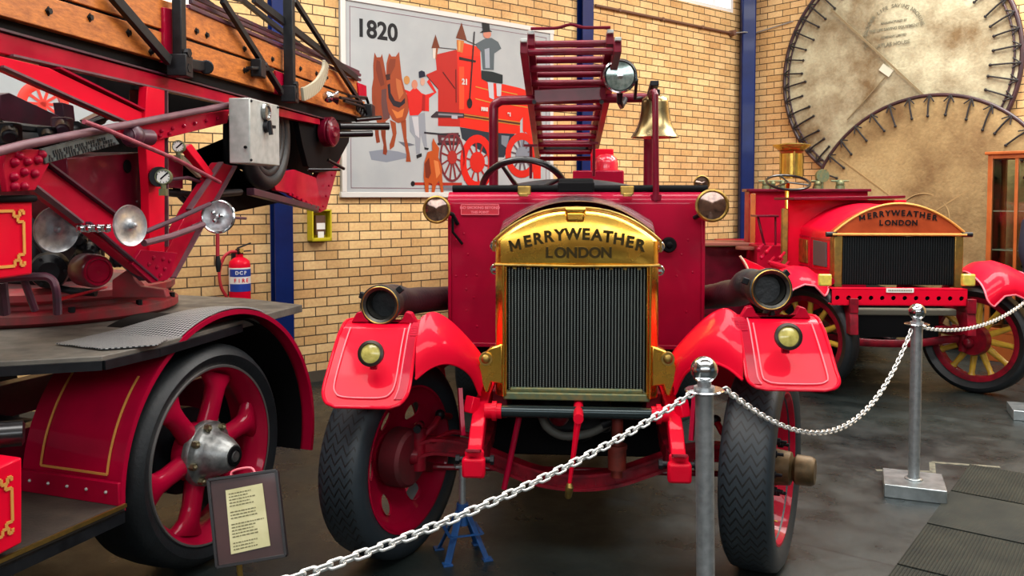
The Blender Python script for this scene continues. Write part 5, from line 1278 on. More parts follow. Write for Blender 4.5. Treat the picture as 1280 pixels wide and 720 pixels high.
# curved pale guard, small chrome lamp, rope hooks near the head
m = MB(); L = smoothpath([S(407, 78, .12), S(405, 92, .12), S(397, 106, .12), S(387, 114, .12), S(378, 118, .12)], 5)
for a, b in zip(L[:-1], L[1:]): m.bar(a, b, .085, .02, SN)
build('curved_guard', m, mat('pale_translucent_guard', '#a39e88', .35), TR, world=True, bevel=.003)
m = MB(); c = S(411, 121, .10); m.sphere(c, .042, n=16); m.lathe([(.015, 0), (.045, .05), (.052, .06)], c, (SN * 1 + SU * .6), 20); m.cyl(c + SU * .03, c + SU * .16, .018, n=10); build('head_lamp', m, CHROME, TR, world=True)
for a, b in (((425, 122), (452, 128)), ((430, 126), (455, 134)), ((436, 120), (458, 122))): stube('rope_hook', [a, b, (b[0] + 3, b[1] + 9)], .06, .012, IRON)
for i in range(4): m = MB(); m.torus(S(448 + 3 * i, 134 + i * 3, .05), SN, .035, .010, 16, 6); build('shackle', m, IRON, TR, world=True)
m = MB(); m.box(S(452, 140, .0), (.2, .16, .12)); build('head_block', m, IRON, TR, world=True, bevel=.01)
# winch hub with shafts pointing to the wall
c = S(412, 165, .03); m = MB(); m.lathe([(0, .04), (.035, .05), (.05, .035), (.09, .03), (.105, .02), (.108, -.03), (.07, -.06), (0, -.06)], c, SN + SU * -.25, 36); m.torus(c + SN * .02, SN, .095, .014, 36, 8); wh = build('winch_hub', m, MAROON, TR, world=True, ang=40)
m = MB()
c2_ = S(413, 163, -.06); m.lathe([(0, .0), (.17, 0), (.175, -.04), (.15, -.06), (0, -.06)], c2_, SN, 36); build('winch_gear', m, IRON, TR, world=True)
for a, b, r_ in (((425, 158), (486, 158), .028), ((420, 168), (465, 167), .024), ((445, 150), (476, 147), .018), ((410, 200), (430, 211), .012), ((385, 212), (425, 212), .01)):
    m = MB(); p = S(a[0], a[1], .03); q = hit(b[0], b[1], p + V((0, .15, 0)), V((0, 1, 0))); m.tube([p, q], r_, 12); build('shaft', m, BLACK, TR, world=True)
# lower head bracket
hb = splate('head_bracket', [(392, 150), (424, 150), (433, 172), (408, 262), (400, 266), (370, 246), (360, 240), (363, 226), (372, 218), (395, 224), (403, 205)], -.08, .04, REDD)
splate('head_gusset', [(356, 214), (368, 212), (395, 222), (402, 258), (398, 262), (362, 244)], -.06, .02, RED)
for i in range(7): 
    for (xa, ya, xb, yb) in ((404, 258, 426, 180), (366, 243, 400, 262)):
        m = MB(); p = S(xa + (xb - xa) * i / 6, ya + (yb - ya) * i / 6, -.055); m.sphere(p, .010, n=8); build('rivet', m, REDD, hb, world=True)
splate('bracket_web', [(372, 148), (440, 152), (436, 178), (424, 200), (412, 214), (395, 216), (385, 208), (378, 180)], -.04, .04, BLACKM)
splate('bracket_web', [(355, 150), (378, 150), (388, 205), (392, 222), (370, 216), (358, 190)], -.30, .04, BLACKM)
# hanging tyre / pulley behind the control box
c = S(330, 168, -.10); m = MB()
for rr_, w in ((.30, .05), (.245, .035), (.20, .03)): m.torus(c, SN, rr_, w, 64, 14)
m.lathe([(.02, -.05), (.18, -.05), (.18, -.02), (.02, -.02)], c, SN, 40, close=True); build('hose_wheel', m, RUBBER, TR, world=True)
splate('dark_underframe', [(205, 214), (290, 212), (372, 212), (392, 150), (350, 146), (300, 140), (288, 150), (288, 205), (250, 225), (248, 262), (290, 266), (365, 250), (398, 262), (340, 246), (300, 228)], -.25, .05, BLACKM)
splate('underframe_rail', [(318, 235), (400, 258), (398, 264), (318, 244)], -.05, .05, PURPLE)
splate('red_crosspiece', [(340, 222), (358, 217), (362, 242), (345, 238)], -.06, .03, RED)
# control box
nb = S(312, 122, .22); nb2 = S(312, 204, .22); fb = S(349, 131, .22)
dU = (fb - nb); dU.z = 0; lenU = dU.length; hB = nb.z - nb2.z
cx0 = nb; m = MB(); cen = nb + dU * .5 - SN * .13 + V((0, 0, -hB / 2)); lft = atY(287, 150, nb.y)
wB = .115
m.box((0, 0, 0), (wB, lenU, hB), Matrix.Rotation(math.radians(-7), 4, 'Z')); m.xf(Matrix.Translation(nb + dU * .5 - SN * wB / 2 + V((0, 0, -hB / 2)))); cbx = build('control_box', m, GREYL, TR, world=True, bevel=.006)
m = MB(); c = S(331, 140, .222); m.lathe([(0, .012), (.03, .012), (.034, .02), (.045, .018), (.047, 0)], c, SN, 28); build('dial', m, mat('dial_glass', '#6a6e6c', .2, .4, .8), cbx, world=True)
m = MB(); c = S(332, 158, .222); m.lathe([(0, .02), (.03, .02), (.035, 0)], c, SN, 20); m.bar(c + SN * .02 + V((0, 0, .03)), c + SN * .03 + V((0, 0, -.045)), .02, .02); m.bar(c + SN * .02, c + SN * .03 + SU * .05, .016, .016); build('lever', m, IRON, cbx, world=True)
for x, y in ((314, 126), (314, 200), (347, 134)): m = MB(); c = S(x, y, .221); m.sphere(c, .008, n=8); build('screw', m, IRON, cbx, world=True)
m = MB(); c = atY(307, 184, nb.y - .005); m.cyl(c, c + V((0, -.01, 0)), .008, n=10); build('keyhole', m, BLACKM, cbx, world=True)
# diagonal red channel
dg = splate('diagonal_beam', [(-30, 62), (0, 70), (62, 85), (187, 145), (182, 152), (155, 152), (0, 83), (-30, 74)], .015, .05, REDV)
flange((0, 83), (157, 153), .015, .03, PALEROD, dg); flange((62, 85), (188, 146), .015, .09, REDD, dg)
# upright red post
po = splate('upright_post', [(184, 108), (206, 113), (206, 332), (187, 332), (186, 240), (181, 160)], .03, .04, REDV)
for a, b in (((185, 112), (186, 332)), ((206, 113), (207, 332))): m = MB(); m.bar(S(a[0], a[1], .0), S(b[0], b[1], .0), .03, .008, SU); build('post_flange', m, PALEROD, po, world=True)
splate('inner_post', [(174, 112), (183, 112), (183, 150), (174, 146)], -.12, .05, MAROON)
# sloping tube with riveted web
stube('sloping_tube', [(-20, 194), (30, 181), (287, 131)], .075, .016, PALEROD, n=14)
wb = splate('riveted_web', [(150, 160), (287, 137), (284, 154), (178, 180), (150, 172)], .045, .02, RED)
for i in range(7): m = MB(); m.sphere(S(188 + i * 14, 167 - i * 3.2, .05), .010, n=8); build('rivet', m, REDD, wb, world=True)
for x, y in ((188, 180), (200, 177), (212, 174)): m = MB(); m.sphere(S(x, y - 7, .05), .010, n=8); build('rivet', m, REDD, wb, world=True)
np_ = splate('maker_plate', [(52, 186), (138, 164), (150, 180), (57, 205)], .06, .012, mat('weathered_grey_plate', '#5d6666', .5, .3, 0, '#454c4c', 18))
m = MB()
for k_, (a, b) in enumerate((((64, 191), (136, 172)), ((62, 196), (142, 175)), ((62, 200), (146, 179)))):
    n_ = 26
    for i in range(n_):
        if (i * 7 + k_ * 3) % 5 == 0: continue
        t_ = i / n_; p = S(a[0] + (b[0] - a[0]) * t_, a[1] + (b[1] - a[1]) * t_, .062); q = S(a[0] + (b[0] - a[0]) * (t_ + .6 / n_), a[1] + (b[1] - a[1]) * (t_ + .6 / n_), .062); m.bar(p, q, .003, .012)
build('plate_lettering', m, mat('worn_plate_ink', '#24282a', .6), np_, world=True)
stube('tie_rod', [(105, 152), (135, 163), (222, 200), (275, 228)], .11, .0095, mat('worn_red_rod', '#80283a', .45, 0, 0, '#a0505c', 20))
# gusset and lower diagonals
gs = splate('gusset_plate', [(8, 186), (52, 187), (62, 205), (44, 238), (8, 240), (4, 210)], .05, .02, RED)
for x, y in ((18, 203), (34, 202), (24, 195), (30, 215), (17, 221), (43, 217), (18, 233), (30, 233), (52, 193), (47, 200)): m = MB(); p = S(x, y, .052); m.sphere(p, .018, (1, 1, .9), n=12); build('rivet', m, REDD, gs, world=True)
lg = splate('lower_diagonal', [(24, 186), (34, 190), (140, 268), (206, 326), (214, 346), (196, 352), (176, 340), (100, 278), (10, 208)], .02, .05, RED)
flange((26, 186), (142, 272), .03, .08, PURPLE, lg); flange((10, 208), (100, 278), .03, .035, PALEROD, lg); flange((100, 278), (186, 350), .03, .09, PURPLE, lg)
rg = splate('lower_diagonal', [(275, 203), (293, 208), (250, 278), (216, 345), (205, 352), (200, 330), (236, 262)], .02, .05, RED)
flange((293, 208), (216, 347), .03, .03, PALEROD, rg); flange((276, 203), (236, 262), .03, .03, PALEROD, rg)
fg = splate('foot_gusset', [(176, 312), (222, 316), (210, 350), (190, 354), (165, 330)], .035, .02, REDD)
for x, y in ((192, 322), (204, 324), (196, 334), (206, 336), (200, 344), (186, 330), (212, 326)): m = MB(); m.sphere(S(x, y, .037), .010, n=8); build('rivet', m, REDD, fg, world=True)
splate('diagonal_brace', [(232, 184), (240, 180), (268, 218), (262, 222)], .03, .04, REDV); splate('cream_brace', [(222, 195), (228, 193), (258, 222), (250, 222)], -.1, .02, mat('cream_strip', '#b8ae98', .5))
# dark red tank panel behind
splate('tank_panel', [(84, 198), (184, 190), (184, 268), (140, 276), (120, 262), (86, 232)], -.06, .35, MAROON)
splate('back_panel', [(184, 196), (229, 194), (229, 236), (184, 232)], -.06, .03, MAROON)
m = MB(); p = S(159, 208, -.058); m.lathe([(0, .004), (.028, .004), (.03, 0)], p, SN, 20); build('peephole', m, BLACKM, TR, world=True)
splate('dark_back_panel', [(60, 76), (205, 112), (287, 128), (287, 140), (206, 160), (186, 148), (62, 88)], -.50, .05, BLACKM)  # black panel added behind the beams so the openings stay dark
splate('dark_back_plate', [(50, 180), (184, 148), (184, 204), (84, 208)], -.50, .04, BLACKM)  # black plate added behind to darken the opening
# dark back frame seen between the beams
for pts in ([(0, 118), (12, 116), (110, 162), (112, 180), (60, 178), (0, 148)], [(78, 128), (92, 132), (96, 165), (84, 170)], [(110, 150), (175, 118), (178, 124), (120, 160)]): splate('back_strut', pts, -.55, .05, PURPLE)
for a, b, r_ in (((0, 160), (75, 168), .03), ((0, 172), (80, 176), .04), ((70, 172), (128, 150), .02), ((95, 158), (140, 170), .025), ((0, 182), (60, 184), .02)): stube('back_pipe', [a, b], -.3, r_, GREYP if r_ > .035 else IRON)
for i, (x, y) in enumerate(((60, 172), (78, 160), (12, 168), (96, 176))): m = MB(); m.box(S(x, y, -.25), (.07, .07, .09)); m.cyl(S(x, y - 6, -.25), S(x, y + 4, -.2), .03, n=12); build('pipe_fitting', m, PURPLE if i % 2 else IRON, TR, world=True, bevel=.01)
m = MB(); m.cyl(S(160, 170, .06), S(188, 172, .08), .035, n=14); m.sphere(S(166, 170, .06), .05, n=14); build('grease_knob', m, PURPLE, TR, world=True)
# gauges
def gauge(px, py, v, r, d):
    c = S(px, py, v); m = MB(); m.lathe([(0, -.05), (r, -.05), (r * 1.05, 0), (r * .98, .012), (r * .86, .012)], c, d, 32); m.cyl(c - V((0, 0, r)), c - V((0, 0, r * 2.4)), .012, n=10); m.box(c - V((0, 0, r * 2)), (.03, .03, .03)); g = build('gauge', m, GREENBR, TR, world=True)
    m = MB(); m.lathe([(0, .008), (r * .87, .008)], c, d, 28); build('gauge_face', m, WHITE, g, world=True)
    m = MB(); x_, y_, z_ = frame_from(d); m.bar(c + z_ * .010 - x_ * r * .3 - y_ * r * .3, c + z_ * .010 + x_ * r * .6 + y_ * r * .55, .006, .003, z_)
    for k in range(10): a = 2 * PI * k / 12 - 2.0; m.bar(c + z_ * .010 + (x_ * math.cos(a) + y_ * math.sin(a)) * r * .66, c + z_ * .010 + (x_ * math.cos(a) + y_ * math.sin(a)) * r * .8, .003, .002, z_)
    build('gauge_needle', m, BLACKM, g, world=True)
FD = V((.25, -1, 0)).normalized()
gauge(204, 221, .10, .034, FD); gauge(223, 183, .06, .028, FD)
m = MB(); m.cyl(S(197, 221, .04), S(200, 221, .09), .045, n=18); build('gauge_mount', m, IRON, TR, world=True)
# turning handwheels / chrome mirrors
def mirror(px, py, Y, r, d, concave=True, mt=None, tilt=None):
    c = atY(px, py, Y); d = V(d).normalized(); m = MB()
    m.lathe([(0, -.01), (r * .5, -.012), (r * .9, -.004), (r, 0), (r * .985, .008), (r * .93, .006), (r * .6, .0), (r * .3, .002), (r * .16, .006), (r * .13, .03), (0, .034)], c, d, 48)
    o = build('mirror', m, mt or MIR, TR, world=True, ang=45); return o, c, d
MIR = mat('pitted_chrome', '#c6c8ca', .3, .75, 0, '#8a8f94', 26, rough2=.45, bump=.2, bscale=34)
mirror(70, 287, 3.3, .090, (.85, -.53, .0)); mirror(162, 282, 3.4, .083, (1, -.42, .05)); 
o, c, d = mirror(273, 271, 4.2, .078, (.05, -1, .1)); m = MB(); m.torus(c + d * .004, d, .078, .007, 48, 8); build('mirror_rim', m, CHROME, o, world=True)
m = MB()
for a in (0, 120, 240): q = math.radians(a + 10); x_, y_, z_ = frame_from(d); m.sphere(c + d * .035 + (x_ * math.cos(q) + y_ * math.sin(q)) * .022, .012, n=8)
build('mirror_knob', m, CHROME, o, world=True)
m = MB(); m.bar(atY(95, 286, 3.3), atY(139, 285, 3.35), .012, .028); [m.sphere(atY(x, 285.5, 3.3), .017, (1, .4, 1), 10) for x in (100, 110, 122, 134)]; build('chrome_link', m, CHROME, TR, world=True, bevel=.003)
stube('control_rod', [(180, 304), (215, 295), (254, 281)], .16, .014, PALEROD); stube('control_rod', [(181, 290), (222, 273), (262, 255)], .12, .011, PURPLE)
stube('control_rod', [(240, 283), (272, 271), (307, 273)], .05, .008, PALEROD)
m = MB(); m.tube([atY(272, 292, 4.15), atY(272, 322, 4.15)], .0095, 8); ro = build('pull_rod', m, mat('rod_red', '#9c1c2a', .4), TR, world=True)
m = MB(); m.tube([atY(272, 320, 4.15), atY(273, 330, 4.15), atY(273, 340, 4.15)], [.010, .015, .009], 12); build('rod_handle', m, IRON, ro, world=True)
stube('hanging_pipe', [(205, 210), (218, 216), (222, 240), (240, 258)], -.1, .018, IRON, sm=4)
stube('cross_shaft', [(205, 240), (250, 245), (300, 240)], -.1, .02, IRON)
stube('small_pipe', [(205, 225), (235, 222), (262, 232)], -.02, .009, PURPLE)
# motor barrel with its red end
c = atY(122, 339, 3.62); dv = V((.62, -1, 0)).normalized(); dvb = V((-1, .12, 0)).normalized(); m = MB()
m.lathe([(.0, .01), (.048, .01), (.066, .0), (.072, -.02), (.072, -.13), (.060, -.15), (0, -.15)], c, V((.75, -.66, 0)), 36); bo = build('motor', m, MAROON, TR, world=True, ang=40)
m = MB(); m.lathe([(0, .014), (.02, .02), (.045, .014), (.05, .008)], c, V((.75, -.66, 0)), 32); m.torus(c + V((.75, -.66, 0)) * .008, V((.75, -.66, 0)), .056, .006, 32, 8); build('motor_cap', m, REDD, bo, world=True)
# dark mechanism clutter behind the mirrors: pump casing, pipes
for (x, y, Y, r, n_) in ((62, 338, 3.9, .085, 'pump_casing'), (110, 318, 3.95, .055, 'pump_casing'), (146, 326, 4.0, .03, 'valve'), (98, 300, 3.95, .04, 'valve')):
    c = atY(x, y, Y); m = MB(); m.lathe([(0, .08), (r * .5, .08), (r * .9, .05), (r, 0), (r, -.12), (0, -.12)], c, (.5, -1, 0), 28)
    for k in range(6): a = PI * k / 3; xx, yy, zz = frame_from(V((.5, -1, 0))); q = c + (xx * math.cos(a) + yy * math.sin(a)) * r * .75; m.cyl(q, q + zz * .07, .008, n=6)
    build(n_, m, IRON, TR, world=True)
for pts in ([(45, 300, ), (60, 318), (78, 330)], [(90, 330), (105, 312), (140, 308), (160, 318)], [(52, 350), (80, 362), (120, 366)], [(140, 300), (150, 322), (170, 338)]):
    m = MB(); m.tube(smoothpath([atY(x, y, 3.95) for x, y in pts], 5), .018, 10); build('oil_pipe', m, IRON, TR, world=True)
m = MB(); a, b = atY(72, 370, 3.7), atY(120, 362, 3.75); m.prism([atY(74, 372, 3.7), atY(120, 361, 3.8), atY(118, 364, 3.75), atY(76, 376, 3.65)], V((0, .12, 0))); build('red_sill', m, REDV, TR, world=True, bevel=.004)
m = MB(); m.prism([atY(140, 350, 3.95), atY(160, 336, 3.95), atY(168, 350, 3.95), atY(176, 358, 3.95), atY(205, 362, 3.95), atY(208, 372, 3.95), atY(140, 372, 3.95)], V((0, .05, 0))); build('base_bracket', m, REDDUST, TR, world=True, bevel=.004)
m = MB(); m.box((cx_, cy_, 1.48), (.45, .45, .45)); build('gear_housing', m, IRON, TR, bevel=.03)
# ================================================================== SECOND FIRE ENGINE (right, behind)
E2 = thing('fire_engine', 'red vintage fire engine at the right with orange header and yellow spoked wheels', 'fire engine', (3.27, 7.40, 0), math.radians(-3.5))
E2m = wm(E2); F = mk(E2m)
YR2 = -.12
a, b = F(1043, 290, YR2), F(1203, 357, YR2); xL, xR, zT, zB = a.x, b.x, a.z, b.z; xc = (xL + xR) / 2; hw2 = (xR - xL) / 2
zApex = F(1123, 255, YR2).z
# header: segment of a circle, with depth
N = 28
def arch2(k=0, y=YR2):
    L = []
    for i in range(N + 1):
        t = -1 + 2 * i / N; L.append(V((xc + (hw2 - k) * t, y, zT + (zApex - zT - k) * (1 - abs(t) ** 2.0) * 1.0)))
    return L
m = MB(); L = arch2(); m.prism(L + [V((xR, YR2, zT - .035)), V((xL, YR2, zT - .035))], V((0, .14, 0))); build('radiator_header', m, COPPER, E2, bevel=.012)
m = MB(); m.tube([p + V((0, -.004, 0)) for p in arch2(-.004)], .010, 8); m.tube([V((xL - .02, YR2 - .01, zT - .02)), V((xR + .02, YR2 - .01, zT - .02))], .013, 8); build('header_bead', m, GOLD, E2)
for s, x in ((-1, xL), (1, xR)): m = MB(); m.cyl((x + s * -.02, YR2, zT - .02), (x + s * .07, YR2, zT - .02), .022, n=10); build('header_bolt', m, IRON, E2)
for s, x in ((-1, xL + .035), (1, xR - .035)):
    m = MB(); m.box((x, YR2 + .06, (zT + zB) / 2 - .02), (.07, .13, zT - zB)); build('radiator_post', m, BRASSD, E2, bevel=.006)
m = MB(); m.box((xc, YR2 + .05, (zT - .04 + zB) / 2), (hw2 * 2 - .14, .06, zT - .04 - zB)); build('radiator_core', m, BLACKM, E2)
m = MB()
for i in range(46): x = xL + .08 + (hw2 * 2 - .16) * i / 45; m.box((x, YR2 + .012, (zT - .04 + zB) / 2), (.007, .02, zT - .05 - zB))
for i in range(24): z = zB + .02 + (zT - .08 - zB) * i / 23; m.box((xc, YR2 + .016, z), (hw2 * 2 - .16, .014, .006))
build('core_grid', m, mat('dark_core_tubes', '#23282a', .4, .6), E2)
m = MB(); t_ = 'MERRYWEATHER'
for k, ch in enumerate(t_):
    u = adv[k] / adv[-1] * 2 - 1; c = F(1123 + u * 45, 269.5 + 6 * u * u, YR2 - .006); m.join(text_mb(ch, .068, .004, .002).xf(Matrix.Translation(V((c.x, YR2 - .006, c.z))) @ Matrix.Rotation(u * .12, 4, 'Y') @ Matrix.Rotation(PI / 2, 4, 'X')))
for k, ch in enumerate('LONDON'):
    c = F(1101 + k * 8.4, 281.5, YR2); m.join(text_mb(ch, .064, .004, .002).xf(Matrix.Translation(V((c.x, YR2 - .006, c.z))) @ Matrix.Rotation(PI / 2, 4, 'X')))
build('lettering', m, BLACK, E2, fixn=False)['label'] = 'black letters reading MERRYWEATHER LONDON'
# bonnet running back to the scuttle
YB = .95
def bon(u, v):
    y = YR2 + .12 + (YB - YR2 - .12) * u; t = v * 2 - 1; s = 1 if t > 0 else -1; q = abs(t); W_ = hw2 - .01
    if q < .6: x = s * (q / .6) * W_; z = zT - .02 + (zApex - zT - .0) * (1 - (q / .6) ** 2) + .02 * u
    else: x = s * W_; z = zT - .02 - (zT - zB) * (q - .6) / .4 + .02 * u * (1 - (q - .6) / .4)
    return (xc + x, y, z)
m = MB(); m.grid(bon, 8, 50, .004); build('bonnet', m, REDV, E2, ang=50)
def side(px0, py0, px1, py1):
    # quad on the left flank plane x = xL-ish
    P0 = E2m @ V((xL + .005, 0, 0)); n_ = E2m.to_3x3() @ V((1, 0, 0))
    return [E2m.inverted() @ hit(x, y, P0, n_) for x, y in ((px0, py0), (px1, py0 + 3), (px1, py1 + 3), (px0, py1))]
m = MB(); m.prism(side(997, 297, 1010, 326), V((-.014, 0, 0))); build('flank_vent', m, BRASSD, E2, bevel=.003)
m = MB(); m.prism(side(1018, 300, 1034, 331), V((-.014, 0, 0))); build('flank_vent', m, mat('grey_mesh_vent', '#4e4a4c', .6), E2, bevel=.003)
m = MB()
for q in ((994, 293, 1013, 330), (1015, 297, 1038, 335)):
    L = side(*q)
    for a, b in zip(L, L[1:] + L[:1]): m.bar(a, b, .014, .014)
build('vent_frame', m, RED, E2)
# scuttle and body
sL, sR = F(985, 300, YB).x, F(1132, 300, YB).x; zs = F(1050, 250, YB).z
m = MB(); m.box(((sL + sR) / 2, YB + .02, (zs + .86) / 2), (sR - sL, .04, zs - .86)); build('scuttle', m, REDV, E2, bevel=.004)
m = MB(); pa, pb = F(980, 262, YB - .05), F(980, 330, YB - .05); m.box((pa.x + .012, YB - .03, (pa.z + pb.z) / 2), (.055, .05, pa.z - pb.z + .02)); build('brass_edge_post', m, BRASSD, E2, bevel=.004)
m = MB(); a, b = F(972, 255, YB + .0), F(1132, 246, YB - .25); m.prism([V((a.x, YB + .15, zs + .0)), V((b.x, YB + .15, zs + .005)), V((b.x, YB - .25, zs + .02)), V((a.x + .10, YB - .22, zs + .0))], V((0, 0, .025))); build('dash_board', m, MAROON, E2, bevel=.004)
YC = 1.75
bl_, br_ = F(937, 240, YC).x, F(1085, 240, YC).x; zc2 = F(1010, 239, YC).z
m = MB(); m.box(((bl_ + br_) / 2, YC + .02, (zc2 + .7) / 2), (br_ - bl_, .04, zc2 - .7)); m.box((bl_ + .02, YC + .13, (zc2 + .7) / 2), (.04, .25, zc2 - .7)); m.box((br_ - .02, YC + .13, (zc2 + .7) / 2), (.04, .25, zc2 - .7)); m.box(((bl_ + br_) / 2, YC + 1.2, .85), (br_ - bl_ - .06, 2.2, .56)); build('body', m, RED, E2, bevel=.006)
m = MB(); m.box(((bl_ + br_) / 2, YC - .01, zc2 + .01), (br_ - bl_ + .04, .07, .03)); m.box((bl_, YC + .13, zc2 + .01), (.06, .25, .03)); build('body_rail', m, MAROON, E2, bevel=.004)
m = MB(); m.box((bl_ + .03, YC - .03, (zc2 + .8) / 2), (.05, .03, zc2 - .85)); build('body_corner_strip', m, CABWOOD, E2, bevel=.003)
# seat-side plate, stirrup and levers between scuttle and body
m = MB(); q = F(957, 270, 1.3); m.box((q.x, 1.35, q.z), (.22, .3, .02)); m.tube([V((q.x - .08, 1.3, q.z)), V((q.x - .02, 1.3, q.z - .25)), V((q.x + .03, 1.28, q.z - .45))], .014, 8); m.tube([V((q.x + .10, 1.3, q.z)), V((q.x + .10, 1.28, q.z - .4))], .012, 8); build('side_step_iron', m, MAROON, E2, bevel=.003)
m = MB(); q0, q1 = F(940, 300, 1.5), F(978, 335, 1.5); m.box(((q0.x + q1.x) / 2, 1.5, .95), (q1.x - q0.x, .5, .5)); build('step_box', m, RED, E2, bevel=.006)
# dark locker and brown board further left
a, b = F(878, 308, 1.9), F(940, 395, 1.9); m = MB(); m.box(((a.x + b.x) / 2, 2.1, (a.z + b.z) / 2), (b.x - a.x, .4, a.z - b.z)); build('side_hose_box', m, MAROON, E2, bevel=.01)
m = MB(); a, b = F(876, 305, 1.7), F(942, 309, 1.7); m.box(((a.x + b.x) / 2, 1.95, a.z), (b.x - a.x, .6, .03)); q = F(933, 310, 1.45); m.cyl((q.x, 1.45, q.z - .015), (q.x, 1.45, q.z + .015), .11, n=30); build('rear_seat_board', m, mat('brown_board', '#84483a', .5), E2, bevel=.004)
# steering wheel and gold column
c = F(985, 228, 1.35); ax2 = V((.0, -.36, .93)).normalized(); m = MB(); m.torus(c, ax2, .215, .013, 48, 10); sw2 = build('steering_wheel', m, BLACK, E2)
x_, y_, z_ = frame_from(ax2)
for a in (90, 210, 330): q = math.radians(a + 8); m = MB(); m.tube([c, c + (x_ * math.cos(q) + y_ * math.sin(q)) * .21], .009, 8); build('wheel_spoke', m, BLACK, sw2)
m = MB(); m.cyl(c, c - z_ * .10, .022, n=12); p = F(984, 268, 1.15); m.cyl(c - z_ * .1, p, .02, n=12); build('steering_column', m, BRASS, E2)
# brass air vessel with flared top, pump fittings
c = F(989, 223, 2.1); k = 1 / 116.
m = MB(); hT = F(989, 183, 2.1).z
m.lathe([(.20, 0), (.205, .015), (.19, .02), (.12, .035), (.10, .07), (.09, .10)], (c.x, 2.1, hT - .10), (0, 0, 1), 40) if False else None
m.lathe([(.115, 0), (.115, hT - c.z - .06), (.13, hT - c.z - .05), (.20, hT - c.z), (.205, hT - c.z + .015), (.19, hT - c.z + .02), (.09, hT - c.z + .035), (0, hT - c.z + .04)], (c.x, 2.1, c.z), (0, 0, 1), 48); av = build('air_vessel', m, mat('yellow_brass', '#dcbc58', .25, .85, 0, '#c8a048', 9), E2, ang=40)
m = MB(); m.lathe([(.135, hT - c.z - .055), (.10, hT - c.z - .10), (.112, hT - c.z - .13)], (c.x, 2.1, c.z), (0, 0, 1), 48); build('vessel_collar', m, COPPER, av)
for dx in (-.12, .0, .12): m = MB(); m.cyl((c.x + dx, 1.98 if dx == 0 else 2.1, c.z), (c.x + dx, 1.98 if dx == 0 else 2.1, hT - .06), .012, n=8); build('vessel_stay', m, BRASSD, av)
for px_, w_ in ((957, .05), (966, .04), (1022, .045), (1050, .06), (978, .04)):
    q = F(px_, 232, 1.95); m = MB(); m.cyl((q.x, 1.95, q.z - .12), (q.x, 1.95, q.z), w_, w_ * .8, 14); m.sphere((q.x, 1.95, q.z + .02), w_ * .8, n=12); m.cyl((q.x - w_ * 1.6, 1.95, q.z + .05), (q.x + w_ * 1.6, 1.95, q.z + .05), .010, n=8); build('pump_fitting', m, GREENBR, E2)
q = F(1028, 220, 1.95); m = MB(); m.lathe([(0, .02), (.07, .02), (.075, -.02), (0, -.03)], (q.x, 1.95, q.z), (0, -1, 0), 28); m.cyl((q.x, 1.95, q.z - .2), (q.x, 1.95, q.z - .07), .014, n=8); build('pressure_gauge', m, GREENBR, E2)
# front: perforated bumper beam
YF = -.42
a, b = F(1040, 361, YF), F(1209, 381, YF)
bz0, bz1 = F(1120, 382, YF).z, F(1120, 361, YF).z
m = MB(); xs0, xs1 = a.x, b.x; nH = 12; hr = .019; zc_ = (bz0 + bz1) / 2
# plate with real round holes
cell = (xs1 - xs0) / nH; vs = []; 
for i in range(nH):
    cx0_ = xs0 + cell * (i + .5); NN = 24; out = []; inn = []
    for k in range(NN):
        t = 2 * PI * k / NN; c_, s_ = math.cos(t), math.sin(t); q = max(abs(c_), abs(s_)); out.append(V((cx0_ + cell / 2 * c_ / q, YF, zc_ + (bz1 - bz0) / 2 * s_ / q))); inn.append(V((cx0_ + hr * c_, YF, zc_ - .008 + hr * s_)))
    vv = out + inn + [p + V((0, .012, 0)) for p in inn]; m.add(vv, [(k, (k + 1) % NN, NN + (k + 1) % NN, NN + k) for k in range(NN)] + [(NN + k, NN + (k + 1) % NN, 2 * NN + (k + 1) % NN, 2 * NN + k) for k in range(NN)])
m.box(((xs0 + xs1) / 2, YF + .05, bz1 - .004), (xs1 - xs0, .10, .008)); m.box(((xs0 + xs1) / 2, YF + .05, bz0 + .004), (xs1 - xs0, .10, .008)); build('front_beam', m, REDV, E2, ang=30)
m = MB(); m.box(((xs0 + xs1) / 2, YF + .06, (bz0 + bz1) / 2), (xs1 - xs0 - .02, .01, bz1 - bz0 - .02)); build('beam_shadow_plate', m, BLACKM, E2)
m = MB(); a = F(1125, 363, YF - .006); m.box((a.x, YF - .006, a.z), (.22, .006, .035)); np2 = build('number_strip', m, WHITE, E2); m = MB()
for i in range(14): m.box((a.x - .09 + i * .0138, YF - .0105, a.z), (.008, .002, .012))
build('strip_marks', m, INK, np2)
for s in (-1, 1):
    q = F(1031 if s < 0 else 1210, 350, YF + .06); m = MB(); m.box((q.x, YF + .06, q.z), (.105, .05, .10)); o = build('side_reflector', m, mat('pale_yellow_reflector', '#d8c850', .25, 0, .5, '#b8a848', 30) if 'pale_yellow_reflector' not in MATS else MATS['pale_yellow_reflector'], E2, bevel=.012)
m = MB(); a, b = F(1048, 386, -.25), F(1200, 395, -.25); m.box(((a.x + b.x) / 2, -.2, (a.z + b.z) / 2), (b.x - a.x, .1, a.z - b.z)); build('lower_rail', m, mat('dusty_grey_rail', '#7d7a6a', .6), E2, bevel=.01)
